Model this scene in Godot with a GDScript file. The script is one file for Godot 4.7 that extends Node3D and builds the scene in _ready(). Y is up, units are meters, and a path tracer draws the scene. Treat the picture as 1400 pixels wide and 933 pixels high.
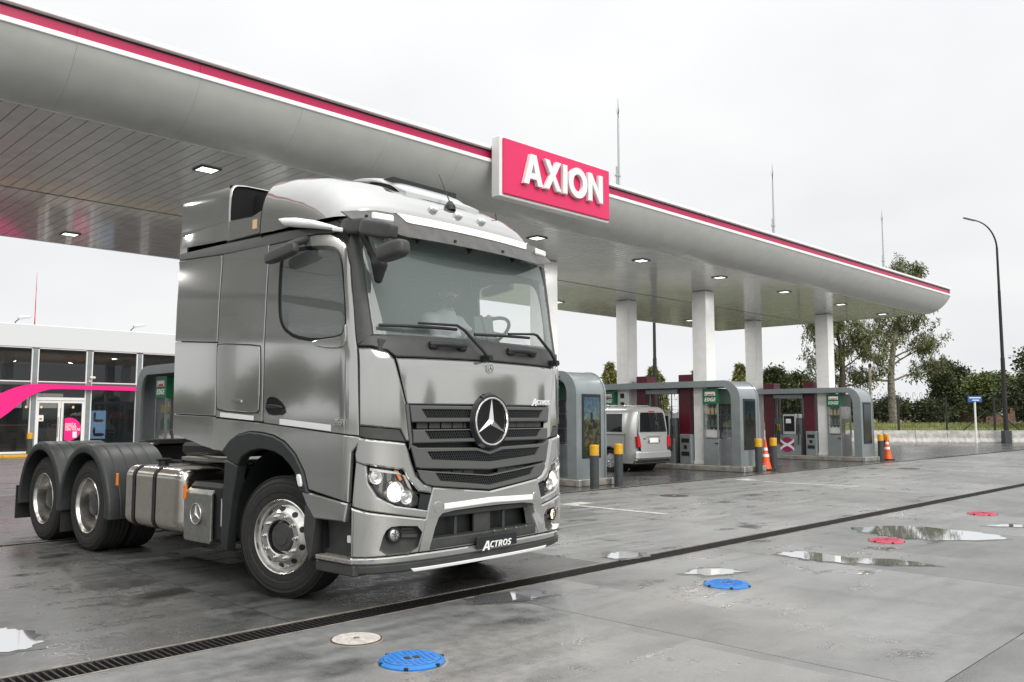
extends Node3D
# A grey tractor truck on the wet forecourt of a fuel station under an overcast sky.
var M := {}
var used := {}
var rng := RandomNumberGenerator.new()
const R45 := PI / 4.0

# ---------------------------------------------------------------- mesh builder
class MB:
	var v := PackedVector3Array()
	var n := PackedVector3Array()
	var t := PackedVector2Array()
	var c := PackedColorArray()
	var col := Color(1, 1, 1)
	var use_col := false
	func vert(p: Vector3, nn: Vector3, uv := Vector2.ZERO) -> void:
		v.append(p); n.append(nn); t.append(uv)
		if use_col: c.append(col)
	func tri(a: Vector3, b: Vector3, d: Vector3) -> void:
		var nn := (b - a).cross(d - a).normalized()
		vert(a, nn); vert(d, nn); vert(b, nn)
	func trin(a: Vector3, b: Vector3, d: Vector3, na: Vector3, nb: Vector3, nd: Vector3) -> void:
		if (b - a).cross(d - a).dot(na + nb + nd) >= 0.0:
			vert(a, na); vert(d, nd); vert(b, nb)
		else:
			vert(a, na); vert(b, nb); vert(d, nd)
	func quad(a: Vector3, b: Vector3, d: Vector3, e: Vector3) -> void:
		tri(a, b, d); tri(a, d, e)
	func quad_uv(a: Vector3, b: Vector3, d: Vector3, e: Vector3, ua: Vector2, ub: Vector2, ud: Vector2, ue: Vector2) -> void:
		var nn := (b - a).cross(d - a).normalized()
		vert(a, nn, ua); vert(d, nn, ud); vert(b, nn, ub)
		vert(a, nn, ua); vert(e, nn, ue); vert(d, nn, ud)
	func box(at: Vector3, size: Vector3, ch := 0.0, b := Basis.IDENTITY) -> void:
		var h := size * 0.5
		ch = minf(ch, minf(h.x, minf(h.y, h.z)) * 0.9)
		var P := func(x: float, y: float, z: float) -> Vector3: return at + b * Vector3(x, y, z)
		if ch <= 0.0:
			for ax in 3:
				for s in [-1.0, 1.0]:
					var q := []
					for k in [[-1, -1], [1, -1], [1, 1], [-1, 1]]:
						var w := Vector3.ZERO
						w[ax] = s * h[ax]; w[(ax + 1) % 3] = k[0] * h[(ax + 1) % 3]; w[(ax + 2) % 3] = k[1] * h[(ax + 2) % 3]
						q.append(at + b * w)
					if s > 0: quad(q[0], q[1], q[2], q[3])
					else: quad(q[3], q[2], q[1], q[0])
			return
		var V := func(sx: int, sy: int, sz: int, ax: int) -> Vector3:
			var w := Vector3(sx * (h.x - ch), sy * (h.y - ch), sz * (h.z - ch))
			w[ax] += ch * [sx, sy, sz][ax]
			return at + b * w
		for ax in 3:
			var o := (ax + 1) % 3
			var p := (ax + 2) % 3
			for s in [-1, 1]:
				var q := []
				for k in [[-1, -1], [1, -1], [1, 1], [-1, 1]]:
					var sg := [0, 0, 0]
					sg[ax] = s; sg[o] = k[0]; sg[p] = k[1]
					q.append(V.call(sg[0], sg[1], sg[2], ax))
				if s > 0: quad(q[0], q[1], q[2], q[3])
				else: quad(q[3], q[2], q[1], q[0])
			for s1 in [-1, 1]:
				for s2 in [-1, 1]:
					var g := [[0, 0, 0], [0, 0, 0]]
					for e in 2:
						g[e][o] = s1; g[e][p] = s2; g[e][ax] = -1 if e == 0 else 1
					var a0: Vector3 = V.call(g[0][0], g[0][1], g[0][2], o)
					var a1: Vector3 = V.call(g[1][0], g[1][1], g[1][2], o)
					var b0: Vector3 = V.call(g[0][0], g[0][1], g[0][2], p)
					var b1: Vector3 = V.call(g[1][0], g[1][1], g[1][2], p)
					if s1 * s2 > 0: quad(a0, b0, b1, a1)
					else: quad(a1, b1, b0, a0)
		for sx in [-1, 1]:
			for sy in [-1, 1]:
				for sz in [-1, 1]:
					var x0: Vector3 = V.call(sx, sy, sz, 0)
					var y0: Vector3 = V.call(sx, sy, sz, 1)
					var z0: Vector3 = V.call(sx, sy, sz, 2)
					if sx * sy * sz > 0: tri(x0, y0, z0)
					else: tri(x0, z0, y0)
	# box with generously rounded edges
	func soft_box(at: Vector3, size: Vector3, b := Basis.IDENTITY, e := 0.42) -> void:
		var g := []
		for i in 15:
			var p := -PI / 2 + PI * i / 14.0
			var row := PackedVector3Array()
			for j in 28:
				var q := TAU * j / 28.0
				var o := Vector3(cos(p) * cos(q), sin(p), cos(p) * sin(q))
				var cp := pow(absf(cos(p)), e)
				var w := Vector3(signf(o.x) * cp * pow(absf(cos(q)), e), signf(o.y) * pow(absf(sin(p)), e), signf(o.z) * cp * pow(absf(sin(q)), e))
				row.append(at + b * (w * size * 0.5))
			g.append(row)
		grid(g, true, false)
	# rows of points: grid[i][j]; smooth
	func grid(g: Array, close_j := false, flip := false, close_i := false, skip = null) -> void:
		var ni := g.size()
		var nj: int = g[0].size()
		var nr := []
		for i in ni:
			var row := PackedVector3Array()
			for j in nj:
				var i0 := i - 1
				var i1 := i + 1
				if close_i: i0 = (i0 + ni) % ni; i1 = i1 % ni
				else: i0 = maxi(i0, 0); i1 = mini(i1, ni - 1)
				var j0 := j - 1
				var j1 := j + 1
				if close_j: j0 = (j0 + nj) % nj; j1 = j1 % nj
				else: j0 = maxi(j0, 0); j1 = mini(j1, nj - 1)
				var a: Vector3 = g[i1][j] - g[i0][j]
				var b: Vector3 = g[i][j1] - g[i][j0]
				var w := a.cross(b)
				if w.length_squared() < 1e-16: w = (g[i1][(j + nj / 2) % nj] - g[i0][(j + nj / 2) % nj]) if close_j else Vector3.UP
				w = w.normalized()
				row.append(-w if flip else w)
			nr.append(row)
		for i in (ni if close_i else ni - 1):
			var k := (i + 1) % ni
			for j in (nj if close_j else nj - 1):
				var l := (j + 1) % nj
				if skip != null and skip.call((g[i][j] + g[k][l]) * 0.5): continue
				trin(g[i][j], g[k][j], g[k][l], nr[i][j], nr[k][j], nr[k][l])
				trin(g[i][j], g[k][l], g[i][l], nr[i][j], nr[k][l], nr[i][l])
	func cyl(a: Vector3, b: Vector3, r1: float, r2: float, seg := 12, caps := true) -> void:
		var d := (b - a).normalized()
		var x := d.cross(Vector3.UP if absf(d.y) < 0.9 else Vector3.RIGHT).normalized()
		var y := d.cross(x)
		var g0 := PackedVector3Array()
		var g1 := PackedVector3Array()
		for i in seg:
			var w := TAU * i / seg
			var o := x * cos(w) + y * sin(w)
			g0.append(a + o * r1); g1.append(b + o * r2)
		for i in seg:
			var k := (i + 1) % seg
			var n0 := (g0[i] - a).normalized() if r1 > r2 else (g1[i] - b).normalized()
			var n1 := (g0[k] - a).normalized() if r1 > r2 else (g1[k] - b).normalized()
			trin(g0[i], g0[k], g1[k], n0, n1, n1)
			trin(g0[i], g1[k], g1[i], n0, n1, n0)
			if caps:
				if r1 > 0.0: trin(a, g0[i], g0[k], -d, -d, -d)
				if r2 > 0.0: trin(b, g1[i], g1[k], d, d, d)
	func tube(path: Array, r: float, seg := 8, r_end := -1.0) -> void:
		var g := []
		var up := Vector3.UP
		var np := path.size()
		for i in np:
			var d: Vector3 = (path[mini(i + 1, np - 1)] - path[maxi(i - 1, 0)]).normalized()
			if absf(d.dot(up)) > 0.95: up = Vector3.RIGHT if absf(d.x) < 0.9 else Vector3.FORWARD
			var x := d.cross(up).normalized()
			var y := d.cross(x)
			up = -y if true else up
			var row := PackedVector3Array()
			var rr := r if r_end < 0.0 else lerpf(r, r_end, float(i) / (np - 1))
			for j in seg:
				var w := TAU * j / seg
				row.append(path[i] + (x * cos(w) + y * sin(w)) * rr)
			g.append(row)
		grid(g, true, true)
		for e in [0, np - 1]:
			var dd: Vector3 = (path[0] - path[1]).normalized() if e == 0 else (path[np - 1] - path[np - 2]).normalized()
			for j in seg:
				trin(path[e], g[e][j], g[e][(j + 1) % seg], dd, dd, dd)
	# profile of (radius, height) turned about an axis through `at`
	func lathe(prof: Array, at: Vector3, axis: Vector3, seg := 24) -> void:
		var d := axis.normalized()
		var x := d.cross(Vector3.UP if absf(d.y) < 0.9 else Vector3.RIGHT).normalized()
		var y := d.cross(x)
		for i in prof.size() - 1:
			var p: Vector2 = prof[i]
			var q: Vector2 = prof[i + 1]
			var e := (q - p).normalized()
			for j in seg:
				var w0 := TAU * j / seg
				var w1 := TAU * (j + 1) / seg
				var o0 := x * cos(w0) + y * sin(w0)
				var o1 := x * cos(w1) + y * sin(w1)
				var n0 := o0 * e.y - d * e.x
				var n1 := o1 * e.y - d * e.x
				var a := at + o0 * p.x + d * p.y
				var b := at + o1 * p.x + d * p.y
				var cc := at + o1 * q.x + d * q.y
				var dd := at + o0 * q.x + d * q.y
				if p.x > 1e-5: trin(a, b, cc, n0, n1, n1)
				if q.x > 1e-5: trin(a, cc, dd, n0, n1, n0)
	# flat polygon in local xy pushed along z, edges bevelled on the front (+z) side
	func prism(poly: PackedVector2Array, depth: float, x := Transform3D.IDENTITY, bev := 0.0) -> void:
		var pl := poly.duplicate()
		if Geometry2D.is_polygon_clockwise(pl): pl.reverse()
		var np := pl.size()
		var inn := MB.inset(pl, bev) if bev > 0.0 else pl
		var ix := Geometry2D.triangulate_polygon(inn)
		var zf := depth * 0.5
		for k in range(0, ix.size(), 3):
			var a := inn[ix[k]]
			var b := inn[ix[k + 1]]
			var d := inn[ix[k + 2]]
			if (b - a).cross(d - a) < 0.0:
				var sw := b
				b = d; d = sw
			tri(x * Vector3(a.x, a.y, zf), x * Vector3(b.x, b.y, zf), x * Vector3(d.x, d.y, zf))
		ix = Geometry2D.triangulate_polygon(pl)
		for k in range(0, ix.size(), 3):
			var a := pl[ix[k]]
			var b := pl[ix[k + 1]]
			var d := pl[ix[k + 2]]
			if (b - a).cross(d - a) < 0.0:
				var sw := b
				b = d; d = sw
			tri(x * Vector3(a.x, a.y, -zf), x * Vector3(d.x, d.y, -zf), x * Vector3(b.x, b.y, -zf))
		for i in np:
			var k := (i + 1) % np
			var a := pl[i]
			var b := pl[k]
			var zt := zf - bev
			quad(x * Vector3(a.x, a.y, -zf), x * Vector3(b.x, b.y, -zf), x * Vector3(b.x, b.y, zt), x * Vector3(a.x, a.y, zt))
			if bev > 0.0:
				quad(x * Vector3(a.x, a.y, zt), x * Vector3(b.x, b.y, zt), x * Vector3(inn[k].x, inn[k].y, zf), x * Vector3(inn[i].x, inn[i].y, zf))
	static func inset(pl: PackedVector2Array, d: float) -> PackedVector2Array:
		var out := PackedVector2Array()
		var np := pl.size()
		for i in np:
			var a := pl[(i + np - 1) % np]
			var b := pl[i]
			var c2 := pl[(i + 1) % np]
			var e0 := (b - a).normalized()
			var e1 := (c2 - b).normalized()
			var n0 := Vector2(-e0.y, e0.x)
			var n1 := Vector2(-e1.y, e1.x)
			var m := (n0 + n1)
			var l := m.length()
			if l < 0.2: m = n0
			else: m = m / l / maxf(l * 0.5, 0.35)
			out.append(b + m * d)
		return out
	func mesh() -> ArrayMesh:
		var a := []
		a.resize(Mesh.ARRAY_MAX)
		a[Mesh.ARRAY_VERTEX] = v; a[Mesh.ARRAY_NORMAL] = n; a[Mesh.ARRAY_TEX_UV] = t
		if use_col: a[Mesh.ARRAY_COLOR] = c
		var am := ArrayMesh.new()
		am.add_surface_from_arrays(Mesh.PRIMITIVE_TRIANGLES, a)
		return am

# ---------------------------------------------------------------- scene helpers
func numbered(called: String) -> String:
	if not used.has(called):
		used[called] = 0
		return called
	used[called] += 1
	return "%s_%03d" % [called, used[called]]

func tag(o: Node3D, label: String, category: String, group := "", kind := "") -> Node3D:
	if label: o.set_meta("label", label)
	if category: o.set_meta("category", category)
	if group: o.set_meta("group", group)
	if kind: o.set_meta("kind", kind)
	return o

func thing(called: String, label: String, category: String, at := Vector3.ZERO, turn := 0.0, group := "", kind := "") -> Node3D:
	var o := Node3D.new()
	o.name = numbered(called)
	add_child(o, true)
	o.position = at
	o.rotation.y = turn
	return tag(o, label, category, group, kind)

func part(called: String, m, material: Material, parent: Node, at := Vector3.ZERO, label := "") -> MeshInstance3D:
	var o := MeshInstance3D.new()
	o.name = called if parent != self else numbered(called)
	o.mesh = m.mesh() if m is MB else m
	o.material_override = material
	parent.add_child(o, true)
	o.position = at
	if label: o.set_meta("label", label)
	return o

func bx(called: String, at: Vector3, size: Vector3, material: Material, parent: Node, ch := 0.0, b := Basis.IDENTITY) -> MeshInstance3D:
	var m := MB.new()
	m.box(Vector3.ZERO, size, ch, b)
	return part(called, m, material, parent, at)

func W(u: float, v: float, y := 0.0) -> Vector3:
	var s := sqrt(0.5)
	return Vector3((u - v) * s, y, -(u + v) * s)

func mat(r: float, g: float, b: float, rough := 0.6, metal := 0.0) -> StandardMaterial3D:
	var m := StandardMaterial3D.new()
	m.albedo_color = Color(r, g, b).linear_to_srgb()
	m.roughness = rough
	m.metallic = metal
	return m

func noise_tex(freq: float, seed_: int, size := 512, lo := Color(0, 0, 0), hi := Color(1, 1, 1), oct := 5, mid := 0.5, normal := false, bump := 4.0) -> NoiseTexture2D:
	var f := FastNoiseLite.new()
	f.noise_type = FastNoiseLite.TYPE_SIMPLEX_SMOOTH
	f.seed = seed_
	f.frequency = freq
	f.fractal_octaves = oct
	var t := NoiseTexture2D.new()
	t.width = size; t.height = size
	t.seamless = true
	t.noise = f
	if normal:
		t.as_normal_map = true
		t.bump_strength = bump
	else:
		var g := Gradient.new()
		g.set_color(0, lo); g.set_color(1, hi)
		g.add_point(mid, lo.lerp(hi, 0.5))
		t.color_ramp = g
	return t

func worn(m: StandardMaterial3D, scale: float, seed_: int, amount := 0.12, bump := 0.0) -> StandardMaterial3D:
	m.albedo_texture = noise_tex(0.012, seed_, 512, Color(1 - amount * 2, 1 - amount * 2, 1 - amount * 2), Color(1, 1, 1))
	m.uv1_triplanar = true
	m.uv1_world_triplanar = true
	m.uv1_scale = Vector3.ONE * scale
	if bump > 0.0:
		m.normal_enabled = true
		m.normal_texture = noise_tex(0.05, seed_ + 7, 512, Color.BLACK, Color.WHITE, 4, 0.5, true, 6.0)
		m.normal_scale = bump
	return m

func glass(r: float, g: float, b: float, a: float, rough := 0.0) -> StandardMaterial3D:
	var m := mat(r, g, b, rough)
	m.transparency = BaseMaterial3D.TRANSPARENCY_ALPHA
	m.albedo_color.a = a
	m.metallic_specular = 0.5
	return m

func glow(r: float, g: float, b: float, e: float) -> StandardMaterial3D:
	var m := mat(r, g, b, 0.4)
	m.emission_enabled = true
	m.emission = Color(r, g, b).linear_to_srgb()
	m.emission_energy_multiplier = e
	return m

func text(s: String, height: float, depth: float, x := Transform3D.IDENTITY, centre := true) -> ArrayMesh:
	var tm := TextMesh.new()
	var f := SystemFont.new()
	f.font_names = PackedStringArray(["Droid Sans"])
	f.font_weight = 800
	tm.font = f
	tm.text = s
	tm.font_size = 64
	tm.pixel_size = height / 46.0
	tm.depth = depth
	tm.curve_step = 2.0
	tm.horizontal_alignment = HORIZONTAL_ALIGNMENT_CENTER if centre else HORIZONTAL_ALIGNMENT_LEFT
	var am := ArrayMesh.new()
	for k in tm.get_surface_count():
		var a := tm.surface_get_arrays(k)
		var vv: PackedVector3Array = a[Mesh.ARRAY_VERTEX]
		var nn: PackedVector3Array = a[Mesh.ARRAY_NORMAL]
		for i in vv.size():
			vv[i] = x * vv[i]
			nn[i] = (x.basis * nn[i]).normalized()
		a[Mesh.ARRAY_VERTEX] = vv; a[Mesh.ARRAY_NORMAL] = nn
		a[Mesh.ARRAY_TANGENT] = null
		am.add_surface_from_arrays(Mesh.PRIMITIVE_TRIANGLES, a)
	return am

func poly(a: Array) -> PackedVector2Array:
	var p := PackedVector2Array()
	for i in range(0, a.size(), 2): p.append(Vector2(a[i], a[i + 1]))
	return p

func rounded(w: float, h: float, r: float, seg := 5) -> PackedVector2Array:
	var p := PackedVector2Array()
	for k in 4:
		var c := Vector2((w / 2 - r) * [1, -1, -1, 1][k], (h / 2 - r) * [1, 1, -1, -1][k])
		for i in seg + 1:
			var a := PI / 2 * (k + float(i) / seg)
			p.append(c + Vector2(cos(a), sin(a)) * r)
	return p

func circle(r: float, seg := 24, at := Vector2.ZERO) -> PackedVector2Array:
	var p := PackedVector2Array()
	for i in seg: p.append(at + Vector2(cos(TAU * i / seg), sin(TAU * i / seg)) * r)
	return p

func copy_of(o: Node3D, at: Vector3, turn: float, label := "") -> Node3D:
	var d: Node3D = o.duplicate()
	d.name = numbered(String(o.name).trim_suffix("_001"))
	add_child(d, true)
	d.position = at
	d.rotation.y = turn
	if label: d.set_meta("label", label)
	return d

# ---------------------------------------------------------------- materials
func make_materials() -> void:
	M.paint = mat(0.45, 0.45, 0.43, 0.09, 0.72)
	M.paint.clearcoat_enabled = true
	M.paint.clearcoat = 1.0
	M.paint.clearcoat_roughness = 0.03
	M.trim = worn(mat(0.058, 0.060, 0.058, 0.5), 1.6, 3, 0.1)
	M.grey_trim = mat(0.088, 0.091, 0.088, 0.45)
	M.black = mat(0.010, 0.011, 0.012, 0.5)
	M.gloss_black = mat(0.008, 0.008, 0.009, 0.12)
	M.rubber = worn(mat(0.022, 0.022, 0.022, 0.75), 2.4, 5, 0.15)
	M.tyre = worn(mat(0.026, 0.025, 0.024, 0.72), 3.0, 9, 0.18)
	M.guard = worn(mat(0.030, 0.033, 0.034, 0.48), 1.9, 12, 0.12)
	M.chrome = mat(0.82, 0.82, 0.80, 0.12, 1.0)
	M.silver = mat(0.66, 0.67, 0.66, 0.3, 0.8)
	M.alu = worn(mat(0.72, 0.71, 0.67, 0.26, 1.0), 2.5, 21, 0.08)
	M.tank = worn(mat(0.70, 0.66, 0.59, 0.24, 1.0), 1.3, 25, 0.05)
	M.steel = mat(0.30, 0.29, 0.27, 0.5, 0.8)
	M.iron = worn(mat(0.045, 0.042, 0.038, 0.6, 0.3), 2.0, 31, 0.2)
	M.white = mat(0.78, 0.78, 0.76, 0.4)
	M.white_gloss = mat(0.80, 0.81, 0.80, 0.15)
	M.amber = mat(0.75, 0.20, 0.02, 0.25)
	M.red_lens = mat(0.45, 0.02, 0.02, 0.15)
	M.windscreen = glass(0.62, 0.76, 0.72, 0.17)  # pale hazy tint stands in for the sky reflected in the glass
	M.side_glass = glass(0.55, 0.58, 0.57, 0.40)
	M.side_glass.metallic = 0.85
	M.far_glass = glass(0.05, 0.06, 0.06, 0.12)
	M.void = mat(0.004, 0.004, 0.005, 0.95)
	M.clear = glass(0.5, 0.55, 0.55, 0.03)
	M.lamp_lit = glow(1.0, 0.86, 0.70, 1.25)
	M.fog_lit = glow(1.0, 0.80, 0.55, 2.0)
	M.cab_in = mat(0.05, 0.052, 0.05, 0.8)
	M.seat = mat(0.035, 0.035, 0.037, 0.85)
	M.can_white = worn(mat(0.62, 0.625, 0.60, 0.34), 0.35, 41, 0.05)
	M.can_soffit = worn(mat(0.54, 0.55, 0.52, 0.22), 0.3, 43, 0.05)
	M.can_soffit.clearcoat_enabled = true
	M.can_soffit.clearcoat = 0.55
	M.can_soffit.clearcoat_roughness = 0.07
	M.can_soffit.normal_enabled = true
	M.can_soffit.normal_texture = noise_tex(0.016, 44, 512, Color.BLACK, Color.WHITE, 2, 0.5, true, 3.0)
	M.can_soffit.normal_scale = 0.30
	M.can_white.clearcoat_enabled = true
	M.can_white.clearcoat = 0.4
	M.can_white.clearcoat_roughness = 0.2
	M.store_white = mat(0.66, 0.67, 0.68, 0.4)
	M.stripe_white = mat(0.82, 0.83, 0.83, 0.35)
	M.magenta = mat(0.44, 0.010, 0.078, 0.32)
	M.sign_pink = mat(0.70, 0.022, 0.115, 0.3)
	M.ribbon_pink = mat(0.82, 0.01, 0.22, 0.4)
	M.column = worn(mat(0.88, 0.88, 0.865, 0.3), 0.5, 47, 0.04)
	M.galv = mat(0.42, 0.44, 0.45, 0.45, 0.7)
	M.kiosk = worn(mat(0.29, 0.325, 0.335, 0.30, 0.35), 0.6, 51, 0.05)
	M.kiosk_dark = mat(0.115, 0.13, 0.14, 0.45, 0.1)
	M.maroon = worn(mat(0.12, 0.008, 0.022, 0.35), 0.9, 53, 0.1)
	M.green = mat(0.008, 0.13, 0.055, 0.35)
	M.yellow = worn(mat(0.78, 0.42, 0.015, 0.45), 1.8, 55, 0.08)
	M.bollard = worn(mat(0.055, 0.062, 0.066, 0.6), 1.4, 57, 0.12)
	M.orange = worn(mat(0.85, 0.11, 0.015, 0.45), 2.0, 59, 0.07)
	M.kerb = worn(mat(0.36, 0.34, 0.30, 0.7), 0.8, 61, 0.2, 0.3)
	M.blue_cover = worn(mat(0.02, 0.21, 0.62, 0.45), 3.1, 63, 0.1)
	M.red_cover = worn(mat(0.62, 0.08, 0.14, 0.5), 3.3, 65, 0.12)
	M.white_cover = worn(mat(0.66, 0.62, 0.56, 0.6), 2.7, 67, 0.12)
	M.line_paint = worn(mat(0.66, 0.66, 0.62, 0.5), 1.1, 69, 0.15)
	M.barrier = worn(mat(0.64, 0.62, 0.58, 0.8), 0.4, 71, 0.16, 0.4)
	M.bark = worn(mat(0.50, 0.45, 0.36, 0.85), 0.5, 73, 0.30, 0.5)
	M.bark_dark = worn(mat(0.10, 0.08, 0.06, 0.9), 0.9, 75, 0.2, 0.5)
	M.car_silver = mat(0.60, 0.61, 0.60, 0.32, 0.6)
	M.car_silver.clearcoat_enabled = true
	M.car_silver.clearcoat = 1.0
	M.dark_glass = mat(0.012, 0.014, 0.015, 0.05)
	M.store_glass = glass(0.012, 0.016, 0.018, 0.55)
	M.skin = mat(0.42, 0.24, 0.17, 0.5)
	M.cloth_white = mat(0.62, 0.66, 0.68, 0.85)
	M.cloth_dark = mat(0.02, 0.02, 0.022, 0.9)
	M.lit_panel = glow(1.0, 0.99, 0.96, 1.6)

# ---------------------------------------------------------------- sky, sun, camera
func make_camera_and_light() -> void:
	var cam := Camera3D.new()
	cam.name = "camera"
	add_child(cam)
	cam.position = Vector3(0, 1.5, 0)
	cam.rotation_degrees = Vector3(5.117, 0, 0)
	cam.fov = 43.577
	cam.near = 0.05
	cam.far = 2500.0
	cam.current = true
	var f := FastNoiseLite.new()
	f.seed = 11
	f.frequency = 1.0
	f.fractal_octaves = 5
	var w := 768
	var h := 384
	var im := Image.create(w, h, false, Image.FORMAT_RGBF)
	for y in h:
		var el := PI * (0.5 - (y + 0.5) / h)
		for x in w:
			var az := TAU * (x + 0.5) / w
			if el < 0.0:
				im.set_pixel(x, y, Color(0.30, 0.30, 0.28))
				continue
			var d := Vector3(cos(az) * cos(el), sin(el), sin(az) * cos(el))
			# cloud sheet: project on a plane high above so that bands flatten towards the horizon
			var q := Vector3(d.x, 0, d.z) / (d.y + 0.22)
			var n := f.get_noise_3d(q.x * 0.9, 3.1, q.z * 0.9) * 0.62 + f.get_noise_3d(q.x * 2.6, 9.0, q.z * 2.6) * 0.25
			var k := clampf(0.5 + n * 0.9, 0.0, 1.0)
			var base := 0.675 * (1.0 + 1.6 * pow(sin(el), 3.2))
			var tint := Color(0.950, 0.972, 1.0).lerp(Color(1.0, 0.998, 0.992), k)
			var lum := base * lerpf(0.90, 1.035, k)
			im.set_pixel(x, y, Color(tint.r * lum, tint.g * lum, tint.b * lum))
	var ps := PanoramaSkyMaterial.new()
	ps.panorama = ImageTexture.create_from_image(im)
	var sky := Sky.new()
	sky.sky_material = ps
	var env := Environment.new()
	env.background_mode = Environment.BG_SKY
	env.sky = sky
	env.tonemap_mode = Environment.TONE_MAPPER_LINEAR
	env.tonemap_exposure = 1.4
	env.sdfgi_enabled = true
	env.ssao_enabled = true
	env.ssil_enabled = true
	var we := WorldEnvironment.new()
	we.name = "world_environment"
	we.environment = env
	add_child(we)
	var sun := DirectionalLight3D.new()
	sun.name = "sun"
	add_child(sun)
	sun.light_energy = 0.5
	sun.light_color = Color(1.0, 0.985, 0.96)
	sun.light_angular_distance = 40.0
	sun.shadow_enabled = true
	sun.look_at_from_position(Vector3(32, 42, 46), Vector3.ZERO)

# ---------------------------------------------------------------- ground
func concrete_textures() -> Array:
	var a := FastNoiseLite.new()
	a.seed = 5; a.frequency = 0.0035; a.fractal_octaves = 5
	var b := FastNoiseLite.new()
	b.seed = 8; b.frequency = 0.06; b.fractal_octaves = 3
	var s := FastNoiseLite.new()
	s.seed = 19; s.frequency = 0.02; s.fractal_octaves = 3
	var st := FastNoiseLite.new()
	st.seed = 27; st.frequency = 0.006; st.fractal_octaves = 3
	var n := 1024
	var al := Image.create(n, n, false, Image.FORMAT_RGB8)
	var ro := Image.create(n, n, false, Image.FORMAT_RGB8)
	var r := RandomNumberGenerator.new()
	r.seed = 4
	# rubber marks left by turning wheels
	var tyre := PackedFloat32Array()
	tyre.resize(n * n)
	for k in 16:
		var cx := r.randf_range(-500, 1500)
		var cy := r.randf_range(-500, 1500)
		var rad := r.randf_range(260, 900)
		var wd := r.randf_range(9, 17)
		var dark := r.randf_range(0.010, 0.036)
		var steps := int(TAU * rad)
		for i in steps:
			var w := TAU * i / float(steps)
			var fade := 0.55 + 0.9 * st.get_noise_2d(cos(w) * 300.0 + k * 90.0, sin(w) * 300.0)
			if fade < 0.1: continue
			for o in range(-int(wd), int(wd) + 1):
				var x := int(cx + cos(w) * (rad + o))
				var y := int(cy + sin(w) * (rad + o))
				if x < 0 or y < 0 or x >= n or y >= n: continue
				var rib := 0.55 + 0.45 * sin(o * 1.3) * sin(i * 0.8)
				tyre[y * n + x] = maxf(tyre[y * n + x], dark * fade * rib)
	for y in n:
		for x in n:
			var c := a.get_noise_2d(x, y)
			var fine := b.get_noise_2d(x, y)
			var streak := s.get_noise_2d(x * 0.12 + c * 18.0, y * 1.5)
			var stain := maxf(0.0, st.get_noise_2d(x * 1.0, y * 1.6) - 0.30) * 1.1
			var g := 0.180 + c * 0.062 + fine * 0.026 + streak * 0.046 - tyre[y * n + x] + (r.randf() - 0.5) * 0.035 - stain * 0.20
			g = clampf(g, 0.08, 0.6)
			al.set_pixel(x, y, Color(g * 0.995, g * 1.0, g * 0.975).linear_to_srgb())
			var rr := clampf(0.43 + fine * 0.12 + streak * 0.16 - c * 0.18 - stain * 0.55, 0.16, 0.9)
			ro.set_pixel(x, y, Color(rr, rr, rr))
	al.generate_mipmaps(); ro.generate_mipmaps()
	return [ImageTexture.create_from_image(al), ImageTexture.create_from_image(ro)]

func make_ground() -> void:
	var tx := concrete_textures()
	var cm := StandardMaterial3D.new()
	cm.albedo_texture = tx[0]
	cm.roughness_texture = tx[1]
	cm.roughness = 1.0
	cm.metallic_specular = 0.55
	cm.normal_enabled = true
	cm.normal_texture = noise_tex(0.35, 91, 1024, Color.BLACK, Color.WHITE, 3, 0.5, true, 3.0)
	cm.normal_scale = 0.10
	M.concrete = cm
	# clean, soiled and wet slabs of the same concrete, some darkened for shade
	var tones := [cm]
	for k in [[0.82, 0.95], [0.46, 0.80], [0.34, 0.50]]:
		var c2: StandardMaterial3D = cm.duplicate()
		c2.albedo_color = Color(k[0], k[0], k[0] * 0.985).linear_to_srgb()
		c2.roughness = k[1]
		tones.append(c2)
	var soil := worn(mat(0.05, 0.048, 0.042, 0.95), 0.05, 95, 0.2)
	var g := MB.new()
	g.quad(Vector3(-900, -0.09, 300), Vector3(900, -0.09, 300), Vector3(900, -0.09, -1500), Vector3(-900, -0.09, -1500))
	tag(part("ground", g, soil, self), "", "", "", "structure")
	var pave := thing("forecourt_paving", "", "", Vector3.ZERO, R45, "", "structure")
	var r := RandomNumberGenerator.new()
	r.seed = 77
	# rows of slabs between the drains, saw-cut joints 8 mm wide
	var rows := [[-9.0, -5.4, 1.5], [-5.4, -1.8, 1.5], [-1.8, 1.8, 1.5], [1.8, 5.40, 1.5], [5.70, 8.5, 3.4], [8.5, 11.30, 3.4], [11.52, 15.0, 1.5], [15.0, 18.5, 1.5], [18.5, 22.0, 1.5], [22.0, 27.0, 1.5], [27.0, 32.0, 1.5], [32.0, 36.3, 1.5]]
	var rest := MB.new()
	for ri in rows.size():
		var row = rows[ri]
		var u: float = row[2] - 3.6 * 2
		while u < 62.0:
			var m := MB.new()
			var o := Vector2(r.randf(), r.randf())
			var rot := r.randi() % 2
			var x0 := u + 0.004
			var x1 := u + 3.6 - 0.004
			var z0: float = -row[0] - 0.004
			var z1: float = -row[1] + 0.004
			slab(m, x0, x1, z0, z1, o, rot)
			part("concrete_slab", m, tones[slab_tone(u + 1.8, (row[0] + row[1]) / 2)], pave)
			u += 3.6
	for q in [[-80.0, -5.7, -60.0, 36.3], [62.0, 90.0, -60.0, 36.3], [-5.7, 62.0, -60.0, -9.0], [-80.0, 90.0, 36.3, 70.0]]:
		slab(rest, q[0], q[1], -q[2], -q[3], Vector2(0.3, 0.6), 0)
	part("outer_paving", rest, cm, pave)

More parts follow.
